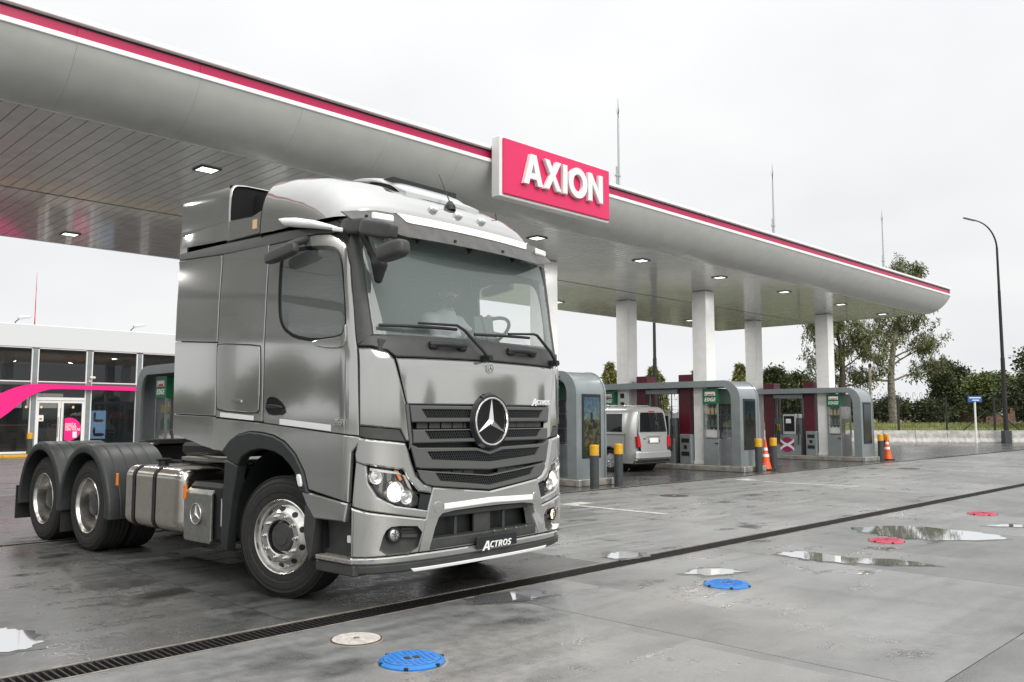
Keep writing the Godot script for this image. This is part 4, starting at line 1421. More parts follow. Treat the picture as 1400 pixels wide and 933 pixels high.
func make_background() -> void:
	M.leaf = mat(1, 1, 1, 0.55)
	M.leaf.vertex_color_use_as_albedo = true
	M.leaf.cull_mode = BaseMaterial3D.CULL_DISABLED
	M.leaf.backlight_enabled = true
	M.leaf.backlight = Color(0.12, 0.14, 0.05)
	M.clump_long = leaf_clump(0.085, 0.34, 9, 0.34, 5, 0.5)
	M.clump_broad = leaf_clump(0.17, 0.26, 11, 0.42, 6)
	# grass field behind the barrier, a gentle bank
	var grass := worn(mat(0.19, 0.21, 0.085, 0.9), 0.13, 83, 0.22, 0.5)
	var g := []
	var f := FastNoiseLite.new()
	f.seed = 2; f.frequency = 0.05
	for i in 40:
		var row := PackedVector3Array()
		var z := -51.6 - pow(i / 39.0, 2.2) * 420.0
		for j in 61:
			var x := -190.0 + j * 9.0
			var y := 0.02 + 0.80 * smoothstep(51.6, 60.0, -z) + f.get_noise_2d(x, z) * 0.10 * smoothstep(52.0, 58.0, -z)
			row.append(Vector3(x, y, z))
		g.append(row)
	var m := MB.new()
	m.grid(g, false, true)
	tag(part("grass_field", m, grass, self), "", "", "", "structure")
	var r := RandomNumberGenerator.new()
	r.seed = 31
	var tufts := PackedVector3Array()
	for i in 16000:
		var z := -53.5 - pow(r.randf(), 1.4) * 40.0
		var x := r.randf_range(14.0, 62.0)
		tufts.append(Vector3(x, 0.02 + 0.80 * smoothstep(51.6, 60.0, -z) + f.get_noise_2d(x, z) * 0.1, z))
	var gc := MB.new()
	for i in 9:
		var o := Vector3(r.randf_range(-0.2, 0.2), 0, r.randf_range(-0.2, 0.2))
		gc.tri(o, o + Vector3(0.03, 0, 0.01), o + Vector3(r.randf_range(-0.08, 0.08), r.randf_range(0.08, 0.22), r.randf_range(-0.08, 0.08)))
	var mi := MultiMeshInstance3D.new()
	mi.name = "meadow_grass"
	mi.multimesh = scatter(gc.mesh(), tufts, Color(0.16, 0.20, 0.05), Color(0.30, 0.31, 0.10), 0.6, 1.5, r)
	mi.material_override = M.leaf
	add_child(mi)
	tag(mi, "short green meadow grass behind the concrete barrier", "grass", "", "stuff")
	# jersey barrier, one block after the other
	var bp := poly([-0.29, 0, 0.29, 0, 0.29, 0.07, 0.16, 0.27, 0.10, 0.73, -0.10, 0.73, -0.16, 0.27, -0.29, 0.07])
	var bmsh := MB.new()
	bmsh.prism(bp, 1.83, Transform3D(Basis(Vector3(0, 0, 1), Vector3(0, 1, 0), Vector3(-1, 0, 0)), Vector3.ZERO), 0.012)
	var bmesh := bmsh.mesh()
	var ord := ["first", "second", "third", "fourth", "fifth", "sixth", "seventh", "eighth", "ninth", "tenth", "eleventh", "twelfth", "thirteenth", "fourteenth", "fifteenth"]
	for i in 19:
		var k := i - 14   # 0 stands behind the lamp post
		var lb := "pale concrete barrier block right behind the tall lamp post"
		if k < 0: lb = "pale concrete barrier block, %s to the left of the tall lamp post" % ord[-k - 1]
		if k > 0: lb = "pale concrete barrier block, %s to the right of the tall lamp post" % ord[k - 1]
		var o := thing("concrete_barrier", lb, "barrier", Vector3(28.6 + k * 1.85, 0, -50.9 + 0.17 * k * 0.5), -0.085 * 0.5, "concrete barrier blocks")
		part("block", bmesh, M.barrier, o)
	# lamp posts
	var lp := thing("street_lamp", "tall dark lamp post with curved arm at the right edge", "street lamp", Vector3(28.93, 0, -50.2), 0.0, "tall lamp posts")
	m = MB.new()
	m.cyl(Vector3(0, 0, 0), Vector3(0, 5.0, 0), 0.135, 0.115, 12)
	m.cyl(Vector3(0, 5.0, 0), Vector3(0, 9.0, 0), 0.095, 0.08, 12)
	m.cyl(Vector3(0, 9.0, 0), Vector3(0, 11.6, 0), 0.07, 0.06, 12)
	var pth := []
	for i in 13:
		var w := i / 12.0
		pth.append(Vector3(-1.25 * (1.0 - cos(w * PI * 0.42)) * 1.35, 11.5 + 1.75 * sin(w * PI * 0.46), 0))
	m.tube(pth, 0.055, 8, 0.035)
	part("pole", m, M.iron, lp)
	bx("base_sleeve", Vector3(0, 0.36, 0), Vector3(0.42, 0.74, 0.42), M.bollard, lp, 0.02)
	m = MB.new()
	m.box(Vector3(-1.55, 13.33, 0), Vector3(0.75, 0.10, 0.28), 0.045, Basis(Vector3(0, 0, 1), -0.25))
	part("lantern", m, M.silver, lp)
	copy_of(lp, Vector3(8.45, 0, -50.4), PI, "tall lamp post seen behind the canopy columns, lower shaft only")
	# street name sign
	var sg := thing("street_sign", "small blue street sign on white pole before the barrier", "sign", Vector3(27.0, 0, -49.9), 0.0)
	m = MB.new()
	m.cyl(Vector3.ZERO, Vector3(0, 2.4, 0), 0.055, 0.055, 10)
	part("pole", m, M.white, sg)
	bx("plate", Vector3(0, 2.56, 0.03), Vector3(0.82, 0.36, 0.03), mat(0.02, 0.10, 0.36, 0.4), sg, 0.01)
	bx("printed_line", Vector3(0, 2.64, 0.048), Vector3(0.66, 0.06, 0.004), M.white, sg)
	bx("printed_line", Vector3(0.04, 2.50, 0.048), Vector3(0.40, 0.06, 0.004), M.white, sg)
	# fence
	var fe := thing("security_fence", "dark wire security fence with coiled wire behind the barrier", "fence", Vector3(0, 0, -52.2), 0.0)
	for i in 14:
		var x := 8.9 + i * 2.93
		bx("post", Vector3(x, 1.35, 0), Vector3(0.10, 2.7, 0.10), M.iron, fe, 0.01)
	m = MB.new()
	for k in 6:
		m.box(Vector3(28, 0.5 + k * 0.42, 0.05), Vector3(39, 0.012, 0.012))
	for k in 260:
		m.box(Vector3(8.6 + k * 0.15, 1.5, 0.05), Vector3(0.007, 2.1, 0.007))
	part("wire_mesh", m, M.iron, fe)
	m = MB.new()
	for k in 90:
		var x := 8.6 + k * 0.43
		var ring := []
		for a in 13: ring.append(Vector3(x + 0.16 * a / 12.0, 2.78 + 0.24 * sin(TAU * a / 12.0), 0.24 * cos(TAU * a / 12.0)))
		m.tube(ring, 0.012, 3)
	part("coiled_wire", m, M.iron, fe)
	for s in [-1, 1]:
		m = MB.new()
		m.cyl(Vector3(29.2 + s * 0.2, 1.95, 0), Vector3(29.2 + s * 2.0, 0.5, 0), 0.035, 0.035, 6)
		part("brace", m, M.iron, fe)
	for i in 7:
		var o := thing("wooden_post", "short wooden field post, %s from the left" % ord[i], "post", Vector3(29.5 + i * 4.1, 0.7, -66.0 - i * 0.4), 0.0, "short posts in the meadow")
		m = MB.new()
		m.cyl(Vector3.ZERO, Vector3(0.03, 1.15, 0), 0.07, 0.06, 7)
		part("stake", m, M.bark, o)
	var up := thing("utility_pole", "slim wooden utility pole between the two open trees", "pole", Vector3(27.2, 0.6, -65), 0.0)
	m = MB.new()
	m.cyl(Vector3.ZERO, Vector3(0.1, 5.0, 0), 0.12, 0.09, 9)
	part("shaft", m, M.bark, up)
	m = MB.new()
	m.cyl(Vector3(0.1, 4.7, 0), Vector3(0.1, 4.95, 0.02), 0.12, 0.12, 9)
	part("cap", m, M.iron, up)
	# small brick shed
	var sh := thing("brick_shed", "small red brick shed among the trees", "shed", Vector3(44.3, 0.75, -80), 0.3)
	bx("wall", Vector3(0, 1.1, 0), Vector3(3.6, 2.2, 3.0), worn(mat(0.24, 0.13, 0.09, 0.9), 0.5, 87, 0.2), sh)
	bx("window", Vector3(0.3, 1.25, 1.51), Vector3(0.9, 0.6, 0.06), M.galv, sh)
	m = MB.new()
	m.prism(poly([-2.0, 0, 2.0, 0, 0, 0.75]), 3.4, Transform3D(Basis.IDENTITY, Vector3(0, 2.2, 0)))
	part("roof", m, worn(mat(0.20, 0.15, 0.12, 0.9), 0.5, 88, 0.2), sh)
	# trees
	var ga := Color(0.070, 0.085, 0.026)
	var gb := Color(0.170, 0.180, 0.062)
	var da := Color(0.032, 0.048, 0.016)
	var db := Color(0.092, 0.118, 0.038)
	open_tree("eucalyptus_tree", "tall open gum tree with pale peeling trunk", Vector3(31.95, 0.75, -72), 13.6, Vector3(1.5, 0, 0), 0.36, [[0.30, 10, 3.3, 0.35], [0.30, 170, 2.5, 0.25], [0.36, 200, 3.1, 0.5], [0.40, 20, 3.4, 0.25], [0.45, 330, 2.7, 0.4], [0.5, 150, 3.1, 0.6], [0.52, 60, 2.7, 0.5], [0.58, 10, 2.7, 0.7], [0.62, 190, 2.8, 0.6], [0.68, 120, 2.4, 0.8], [0.72, 350, 2.4, 0.8], [0.78, 180, 2.1, 0.9], [0.82, 40, 2.1, 0.9], [0.90, 220, 1.6, 1.2], [0.95, 20, 1.6, 1.2]], ga, gb, M.bark, 21, "open gum trees")
	open_tree("eucalyptus_tree", "drooping gum tree left of the pale trunked one", Vector3(27.2, 0.75, -70), 9.8, Vector3(-0.6, 0, 0), 0.36, [[0.3, 170, 2.7, 0.4], [0.35, 20, 2.3, 0.4], [0.42, 200, 2.8, 0.35], [0.48, 90, 2.5, 0.4], [0.52, 330, 2.3, 0.5], [0.58, 180, 3.3, 0.5], [0.64, 20, 2.3, 0.6], [0.7, 160, 2.7, 0.6], [0.76, 240, 2.2, 0.7], [0.82, 0, 1.9, 0.9], [0.9, 180, 1.9, 0.9]], ga, gb, M.bark_dark, 22, "open gum trees")
	dense_tree("dense_tree", "dark broad tree at the right edge behind the lamp", Vector3(37.0, 0.6, -58), 6.0, 7.0, da, db, 41, 5200, "dense trees at right")
	dense_tree("dense_tree", "tallest dark broad tree cut by the right edge", Vector3(40.5, 0.6, -60.5), 7.2, 7.5, da, db, 42, 5200, "dense trees at right")
	dense_tree("dense_tree", "bright green round bush left of the lamp post", Vector3(38.6, 0.7, -70), 4.6, 5.2, Color(0.06, 0.085, 0.018), Color(0.13, 0.16, 0.04), 43, 3400, "dense trees at right")
	dense_tree("dense_tree", "small dark rounded tree farther back, right of the shed gap", Vector3(42.0, 0.8, -82), 6.3, 4.6, da, db, 44, 3000, "dense trees at right")
	for i in 9:
		dense_tree("hedge_bush", "dark green hedge bush behind the meadow, %s from the left" % ord[i], Vector3(25.0 + i * 3.0, 0.7, -84 + (i % 3) * 1.5), 2.3 + 0.8 * fposmod(i * 0.618, 1.0), 4.2, da, db, 60 + i, 1300, "hedge bushes behind the meadow", false, "bush")
	for i in 11:
		var x := 5.5 + i * 1.15
		dense_tree("conifer", "yellow green conifer showing above the island arches, %s from the left" % ord[i], Vector3(x + 0.5 * sin(i * 2.3), 0.7, -60 - fposmod(i * 0.37, 1.0) * 3.0), 3.2 + 1.5 * fposmod(i * 0.618 + 0.3, 1.0), 1.7 + 0.9 * fposmod(i * 0.43, 1.0), Color(0.09, 0.10, 0.026), Color(0.21, 0.205, 0.06), 80 + i, 700, "conifers behind the islands", true)
	dense_tree("round_tree", "pale round tree top seen between the farthest pumps", Vector3(25.6, 0.7, -78), 5.2, 3.8, Color(0.05, 0.07, 0.02), Color(0.14, 0.16, 0.06), 95, 1800, "")
	dense_tree("round_tree", "dark tree top left of the farthest pump's portal", Vector3(21.6, 0.7, -72), 5.4, 3.0, da, db, 96, 1500, "")
	# trees beyond the left of the yard, which the truck's side mirrors
	for i in 9:
		dense_tree("yard_tree", "broad tree outside the left of the picture, mirrored in the truck, %s" % ord[i], Vector3(-66 + 4.0 * fposmod(i * 0.37, 1.0), 0, -40 + i * 6.0), (3.0 if i < 4 or i > 6 else 6.2) + 1.2 * fposmod(i * 0.618, 1.0), 7.0, da, db, 110 + i, 1500, "trees around the yard")
	for i in 4:
		dense_tree("yard_tree", "broad tree outside the right of the picture, mirrored in the truck, %s" % ord[i], Vector3(70 + 5.0 * fposmod(i * 0.37, 1.0), 0, -40 + i * 24.0), 5.0 + 2.5 * fposmod(i * 0.618, 1.0), 10.0, da, db, 130 + i, 2200, "trees around the yard")

# ---------------------------------------------------------------- silver van
func van_half(z: float, y: float) -> float:
	# half width of the body at length position z (rear is +2.05) and height y
	var w := 0.86
	if y < 0.45: w = lerpf(0.80, 0.86, (y - 0.2) / 0.25)
	if y > 1.0: w = 0.86 - 0.17 * pow((y - 1.0) / 0.78, 1.6)
	var e := clampf((absf(z) - 1.62) / 0.43, 0.0, 1.0)
	return w - 0.15 * pow(e, 2.4)

func make_van() -> void:
	var t := thing("parked_van", "silver family van refuelling between the islands, seen from behind", "car", W(19.72, 16.2, 0), R45)
	var prof := func(z: float) -> Array:  # belt and roof line
		var roof := 1.78
		if z > 1.75: roof = 1.78 - 0.06 * pow((z - 1.75) / 0.3, 2.0)
		if z < -0.25: roof = lerpf(1.76, 1.06, clampf((-0.25 - z) / 0.95, 0, 1))
		if z < -1.2: roof = lerpf(1.06, 0.72, pow(clampf((-1.2 - z) / 0.85, 0, 1), 1.4))
		return [0.24, roof]
	var g := []
	for i in 82:
		var z := lerpf(2.0, -2.05, i / 81.0)
		var pr: Array = prof.call(z)
		var row := PackedVector3Array()
		var n := 27
		for s in [-1.0, 1.0]:
			var pts := []
			for k in n:
				var y := lerpf(pr[0], pr[1], k / float(n - 1))
				var w := van_half(z, y)
				if k == n - 1: w = maxf(w - 0.15, 0.3)
				if k == n - 2: w -= 0.02
				pts.append(Vector3(s * w, y + (0.02 if k == n - 1 else 0.0), z))
			if s > 0: pts.reverse()
			for p in pts: row.append(p)
		g.append(row)
	var m := MB.new()
	var wells := func(p: Vector3) -> bool:
		if p.y > 0.72: return false
		for z in [1.18, -1.32]:
			if Vector2(p.y - 0.31, p.z - z).length() < 0.385: return true
		return false
	m.grid(g, false, false, false, wells)
	# rear closure, slightly domed
	var c := Vector3(0, 1.0, 2.03)
	for j in g[0].size():
		m.tri(c, g[0][j], g[0][(j + 1) % g[0].size()])
	part("body", m, M.car_silver, t)
	bx("underbody", Vector3(0, 0.26, 0), Vector3(1.5, 0.12, 3.9), M.black, t)
	# tailgate, window, lamps, bumper
	var rear := func(called: String, pl: PackedVector2Array, mt: Material, dz: float, th: float) -> MeshInstance3D:
		var q := MB.new()
		q.prism(pl, th, Transform3D(Basis(Vector3(1, 0, 0), Vector3(0, 0.995, -0.085), Vector3(0, 0.085, 0.995)), Vector3(0, 0, 0)), 0.006)
		return part(called, q, mt, t, Vector3(0, 1.0, 2.035 + dz))
	rear.call("tailgate_seam", poly([-0.615, -0.465, 0.615, -0.465, 0.675, 0.05, 0.575, 0.67, 0.51, 0.745, -0.51, 0.745, -0.575, 0.67, -0.675, 0.05]), M.black, -0.012, 0.04)
	rear.call("wiper", poly([-0.02, 0.16, 0.02, 0.14, 0.36, 0.20, 0.35, 0.22]), M.black, 0.055, 0.012)
	rear.call("badge", poly([-0.50, -0.10, -0.36, -0.10, -0.36, -0.075, -0.50, -0.075]), M.chrome, 0.03, 0.012)
	var gate: MeshInstance3D = rear.call("tailgate", poly([-0.60, -0.45, 0.60, -0.45, 0.66, 0.05, 0.56, 0.66, 0.50, 0.73, -0.50, 0.73, -0.56, 0.66, -0.66, 0.05]), M.car_silver, 0.0, 0.04)
	rear.call("rear_window", poly([-0.62, 0.10, 0.62, 0.10, 0.55, 0.58, 0.50, 0.64, -0.50, 0.64, -0.55, 0.58]), M.dark_glass, 0.03, 0.02)
	rear.call("number_plate_recess", poly([-0.26, -0.22, 0.26, -0.22, 0.30, -0.04, -0.30, -0.04]), M.silver, 0.025, 0.02)
	rear.call("number_plate", poly([-0.20, -0.20, 0.20, -0.20, 0.20, -0.07, -0.20, -0.07]), M.white, 0.035, 0.02)
	part("lettering", text("AA 706 CO", 0.085, 0.004, Transform3D(Basis.IDENTITY, Vector3(0, -0.168, 2.085))), M.black, t, Vector3(0, 1.0, 0))
	rear.call("brake_light", poly([-0.14, 0.655, 0.14, 0.655, 0.14, 0.69, -0.14, 0.69]), M.red_lens, 0.025, 0.02)
	rear.call("chrome_strip", poly([-0.33, -0.035, 0.33, -0.035, 0.33, 0.0, -0.33, 0.0]), M.silver, 0.035, 0.02)
	for s in [-1, 1]:
		rear.call("tail_lamp", poly([s * 0.63, -0.32, s * 0.77, -0.32, s * 0.775, -0.02, s * 0.67, -0.02]), M.red_lens, 0.01, 0.09)
	var bp := MB.new()
	bp.box(Vector3(0, 0.46, 2.03), Vector3(1.62, 0.24, 0.16), 0.05)
	bp.box(Vector3(0, 0.36, 2.0), Vector3(1.58, 0.12, 0.12), 0.03)
	part("rear_bumper", bp, M.car_silver, t)
	bx("bumper_insert", Vector3(0, 0.30, 2.03), Vector3(1.5, 0.08, 0.1), M.black, t, 0.02)
	for s in [-1, 1]:
		for q in [[1.62, 0.55, "side_window"], [0.48, -0.42, "side_window"]]:
			var pl := []
			var gg := []
			for k in 4:
				var y := lerpf(1.10, 1.60, k / 3.0)
				var row := PackedVector3Array()
				for j in 5:
					var z := lerpf(q[0] - k * 0.02, q[1] - (0.0 if q[1] > 0 else 0.0), j / 4.0)
					row.append(Vector3(s * (van_half(z, y) + 0.006), y, z))
				gg.append(row)
			var wm := MB.new()
			wm.grid(gg, false, s < 0)
			part(q[2], wm, M.dark_glass, t)
		for z in [1.18, -1.32]:
			var wh := Node3D.new()
			wh.name = "wheel"
			t.add_child(wh, true)
			wh.position = Vector3(s * 0.74, 0.31, z)
			var a := MB.new()
			a.lathe([Vector2(0.2, -0.09), Vector2(0.30, -0.09), Vector2(0.315, -0.06), Vector2(0.315, 0.06), Vector2(0.30, 0.09), Vector2(0.20, 0.09)], Vector3.ZERO, Vector3(1, 0, 0), 28)
			part("tyre", a, M.tyre, wh)
			a = MB.new()
			a.lathe([Vector2(0.21, 0.085), Vector2(0.20, 0.06), Vector2(0.06, 0.075), Vector2(0, 0.08)], Vector3.ZERO, Vector3(s, 0, 0), 28)
			for k in 6:
				var w := TAU * k / 6
				a.box(Vector3(s * 0.085, cos(w) * 0.13, sin(w) * 0.13), Vector3(0.02, 0.14, 0.045), 0.006, Basis(Vector3(1, 0, 0), w))
			part("rim", a, M.silver, wh)
			var ar := MB.new()
			var gg2 := []
			for k in 13:
				var w := PI * k / 12.0
				gg2.append(PackedVector3Array([Vector3(s * 0.80, 0.31 + sin(w) * 0.36, z + cos(w) * 0.36), Vector3(s * 0.872, 0.31 + sin(w) * 0.38, z + cos(w) * 0.38), Vector3(s * 0.864, 0.31 + sin(w) * 0.43, z + cos(w) * 0.43)]))
			ar.grid(gg2, false, s > 0)
			part("wheel_arch", ar, M.car_silver, t)
			var li := MB.new()
			li.lathe([Vector2(0, 0.40), Vector2(0.39, 0.40), Vector2(0.39, 0.84)], Vector3(0, 0.31, z), Vector3(s, 0, 0), 24)
			part("wheel_well", li, M.black, t)
		for z in [1.72, 0.52, -0.46]: bx("door_seam", Vector3(s * 0.8585, 0.78, z), Vector3(0.006, 0.56, 0.012), M.black, t)
		bx("slide_rail", Vector3(s * 0.862, 1.02, 1.15), Vector3(0.008, 0.02, 1.1), M.black, t)
		bx("side_moulding", Vector3(s * 0.868, 0.62, 0.1), Vector3(0.02, 0.08, 1.9), M.car_silver, t, 0.008)
		var rr := MB.new()
		rr.tube([Vector3(s * 0.60, 1.76, 1.6), Vector3(s * 0.60, 1.83, 1.45), Vector3(s * 0.60, 1.84, 0.2), Vector3(s * 0.60, 1.78, 0.0)], 0.016, 7)
		part("roof_rail", rr, M.silver, t)

# ---------------------------------------------------------------- truck skin
# truck axes: x = towards the truck's left, y = up, z = forward; origin on the ground under the front axle
var tF := PackedFloat32Array()
var tW := PackedFloat32Array()
var tY := PackedFloat32Array()
var sArc := PackedFloat32Array()
var sX := PackedFloat32Array()
var sZ := PackedFloat32Array()
var SM := 0.0
const SN := 3.0

func tab(a: Array) -> PackedFloat32Array:
	var o := PackedFloat32Array()
	for i in 181:
		var z := i * 0.02
		var v: float = a[0][1]
		for k in a.size() - 1:
			if z >= a[k][0] and z <= a[k + 1][0]: v = lerpf(a[k][1], a[k + 1][1], (z - a[k][0]) / (a[k + 1][0] - a[k][0]))
		if z > a[-1][0]: v = a[-1][1]
		o.append(v)
	for pass_ in 2:
		var q := o.duplicate()
		for i in 181:
			var s := 0.0
			for k in range(-2, 3): s += q[clampi(i + k, 0, 180)]
			o[i] = s / 5.0
	return o

func look(a: PackedFloat32Array, z: float) -> float:
	var f := clampf(z / 0.02, 0.0, 179.999)
	var i := int(f)
	return lerpf(a[i], a[i + 1], f - i)

func prepare_skin() -> void:
	tF = tab([[0.25, 1.24], [0.32, 1.27], [0.45, 1.295], [0.8, 1.31], [1.0, 1.30], [1.95, 1.30], [2.02, 1.28], [2.12, 1.235], [2.5, 1.13], [2.95, 1.01], [3.05, 0.985], [3.15, 0.96], [3.25, 0.92], [3.35, 0.86], [3.45, 0.74]])
	tW = tab([[0.25, 1.22], [0.4, 1.245], [0.8, 1.25], [2.2, 1.25], [2.6, 1.243], [3.0, 1.225], [3.1, 1.215], [3.25, 1.18], [3.35, 1.13]])
	tY = tab([[0.25, 0.88], [3.0, 0.88], [3.15, 0.8], [3.3, 0.65]])
	var s := 0.0
	var last := Vector2(0, 0.42)
	for i in 401:
		var p := PI / 2 * i / 400.0
		var q := Vector2(pow(sin(p), 2.0 / SN), pow(maxf(cos(p), 0.0), 2.0 / SN))
		var w := Vector2(q.x * 1.25, q.y * 0.42)
		if i > 0: s += w.distance_to(last)
		last = w
		sArc.append(s); sX.append(q.x); sZ.append(q.y)
	SM = s

func skin(s: float, z: float, off := 0.0) -> Vector3:
	var a := absf(s)
	var sg := 1.0 if s >= 0.0 else -1.0
	var w := look(tW, z) + off
	var f := look(tF, z) + off
	var y := look(tY, z)
	if a < SM:
		var i := sArc.bsearch(a)
		i = clampi(i, 1, 400)
		var k := (a - sArc[i - 1]) / maxf(sArc[i] - sArc[i - 1], 1e-6)
		return Vector3(sg * w * lerpf(sX[i - 1], sX[i], k), z, y + (f - y) * lerpf(sZ[i - 1], sZ[i], k))
	return Vector3(sg * w, z, y - (a - SM))

func skin_n(s: float, z: float) -> Vector3:
	var e := 0.012
	var a := skin(s + e, z) - skin(s - e, z)
	var b := skin(s, z + e) - skin(s, z - e)
	return b.cross(a).normalized() * (1.0 if false else -1.0)

func roof_z(lat: float, lon: float) -> float:
	var a := minf(absf(lat) / 1.222, 1.0)
	var drop := 0.46 * (1.0 - pow(maxf(1.0 - pow(a, 3.0), 0.0), 1.0 / 3.0))
	var l := lon + drop
	var hc := [[-1.0, 3.73], [-0.4, 3.71], [0.0, 3.67], [0.3, 3.61], [0.55, 3.53], [0.75, 3.43], [0.88, 3.33], [0.95, 3.24], [1.0, 3.12], [1.03, 3.0], [1.3, 3.0]]
	var h := 3.0
	for k in hc.size() - 1:
		if l >= hc[k][0] and l <= hc[k + 1][0]: h = lerpf(hc[k][1], hc[k + 1][1], (l - hc[k][0]) / (hc[k + 1][0] - hc[k][0]))
	if l < -1.0: h = 3.73
	return 3.0 + (h - 3.0) * pow(maxf(1.0 - pow(a, 8.0), 0.0), 0.28)

# panel cut from the skin: outline in (s, z); sg picks the side, 0 keeps s as drawn
func panel(pl_in: PackedVector2Array, holes: Array, off: float, thick: float, sg := 0, bev := 0.004, cell := 0.07) -> MB:
	var pl := pl_in.duplicate()
	if Geometry2D.is_polygon_clockwise(pl): pl.reverse()
	var rs := PackedVector2Array()
	for i in pl.size():
		var a := pl[i]
		var b := pl[(i + 1) % pl.size()]
		var n := maxi(1, int(ceil(a.distance_to(b) / cell)))
		for k in n: rs.append(a.lerp(b, k / float(n)))
	pl = rs
	var inn := MB.inset(pl, bev)
	var m := MB.new()
	var S := func(p: Vector2, o: float) -> Vector3: return skin((p.x * sg) if sg != 0 else p.x, p.y, o)
	var NN := func(p: Vector2) -> Vector3: return skin_n((p.x * sg) if sg != 0 else p.x, p.y)
	var lo := inn[0]
	var hi := inn[0]
	for p in inn: lo = lo.min(p); hi = hi.max(p)
	var nx := int(ceil((hi.x - lo.x) / cell))
	var ny := int(ceil((hi.y - lo.y) / (cell * 1.3)))
	for i in nx:
		for j in ny:
			var a := lo + Vector2(i, j) * Vector2((hi.x - lo.x) / nx, (hi.y - lo.y) / ny)
			var b := lo + Vector2(i + 1, j + 1) * Vector2((hi.x - lo.x) / nx, (hi.y - lo.y) / ny)
			var rect := PackedVector2Array([a, Vector2(b.x, a.y), b, Vector2(a.x, b.y)])
			var pcs := Geometry2D.intersect_polygons(inn, rect)
			for h in holes:
				var nxt: Array[PackedVector2Array] = []
				for q in pcs:
					for w in Geometry2D.clip_polygons(q, h): nxt.append(w)
				pcs = nxt
			for q in pcs:
				var ix := Geometry2D.triangulate_polygon(q)
				for k in range(0, ix.size(), 3):
					var A := q[ix[k]]
					var B := q[ix[k + 1]]
					var D := q[ix[k + 2]]
					m.trin(S.call(A, off), S.call(B, off), S.call(D, off), NN.call(A), NN.call(B), NN.call(D))
	var rims := [[inn, pl]]
	for i in pl.size():
		var k := (i + 1) % pl.size()
		var n0: Vector3 = NN.call(pl[i])
		var a0: Vector3 = S.call(inn[i], off)
		var b0: Vector3 = S.call(inn[k], off)
		var a1: Vector3 = S.call(pl[i], off - bev)
		var b1: Vector3 = S.call(pl[k], off - bev)
		var a2: Vector3 = S.call(pl[i], off - thick)
		var b2: Vector3 = S.call(pl[k], off - thick)
		if sg < 0:
			m.quad(b0, a0, a1, b1); m.quad(b1, a1, a2, b2)
		else:
			m.quad(a0, b0, b1, a1); m.quad(a1, b1, b2, a2)
	for h in holes:
		for i in h.size():
			var k: int = (i + 1) % h.size()
			m.quad(S.call(h[i], off), S.call(h[k], off), S.call(h[k], off - thick), S.call(h[i], off - thick))
	return m

func smooth_poly(p: PackedVector2Array, rounds := 1) -> PackedVector2Array:
	for r in rounds:
		var o := PackedVector2Array()
		for i in p.size():
			var a := p[i]
			var b := p[(i + 1) % p.size()]
			o.append(a.lerp(b, 0.22)); o.append(a.lerp(b, 0.78))
		p = o
	return p

func mirror2(p: PackedVector2Array) -> PackedVector2Array:
	var o := PackedVector2Array()
	for i in p.size(): o.append(Vector2(-p[p.size() - 1 - i].x, p[p.size() - 1 - i].y))
	return o

# half outline (s >= 0 side omitted) closed by its mirror image
func symmetric(a: Array) -> PackedVector2Array:
	var h := poly(a)
	var o := h.duplicate()
	for i in h.size(): 
		var q := h[h.size() - 1 - i]
		if absf(q.x) > 1e-4: o.append(Vector2(-q.x, q.y))
	return o

func star_mesh(r: float, d: float) -> MB:
	var m := MB.new()
	for k in 3:
		var a := PI / 2 + TAU * k / 3.0
		var tip := Vector3(cos(a), sin(a), 0) * r * 0.93
		var l := Vector3(cos(a + PI / 3), sin(a + PI / 3), 0) * r * 0.16
		var q := Vector3(cos(a - PI / 3), sin(a - PI / 3), 0) * r * 0.16
		var top := Vector3(0, 0, d)
		m.tri(top, l, tip + Vector3(0, 0, d * 0.3)) if false else m.tri(top, tip + Vector3(0, 0, d * 0.25), l)
		m.tri(top, q, tip + Vector3(0, 0, d * 0.25))
		m.tri(tip + Vector3(0, 0, d * 0.25), tip, l)
		m.tri(tip + Vector3(0, 0, d * 0.25), q, tip)
	var prof := []
	for i in 9:
		var w := TAU * i / 8.0
		prof.append(Vector2(r * (0.965 + 0.045 * cos(w)), r * 0.05 * sin(w) + d * 0.3))
	m.lathe(prof, Vector3.ZERO, Vector3(0, 0, 1), 40)
	return m

var truck: Node3D

func both(called: String, pl: PackedVector2Array, holes: Array, off: float, thick: float, mt: Material, bev := 0.004, label := "") -> Array:
	var o := []
	for sg in [-1, 1]:
		o.append(part(called, panel(pl, holes, off, thick, sg, bev), mt, truck, Vector3.ZERO, label))
	return o

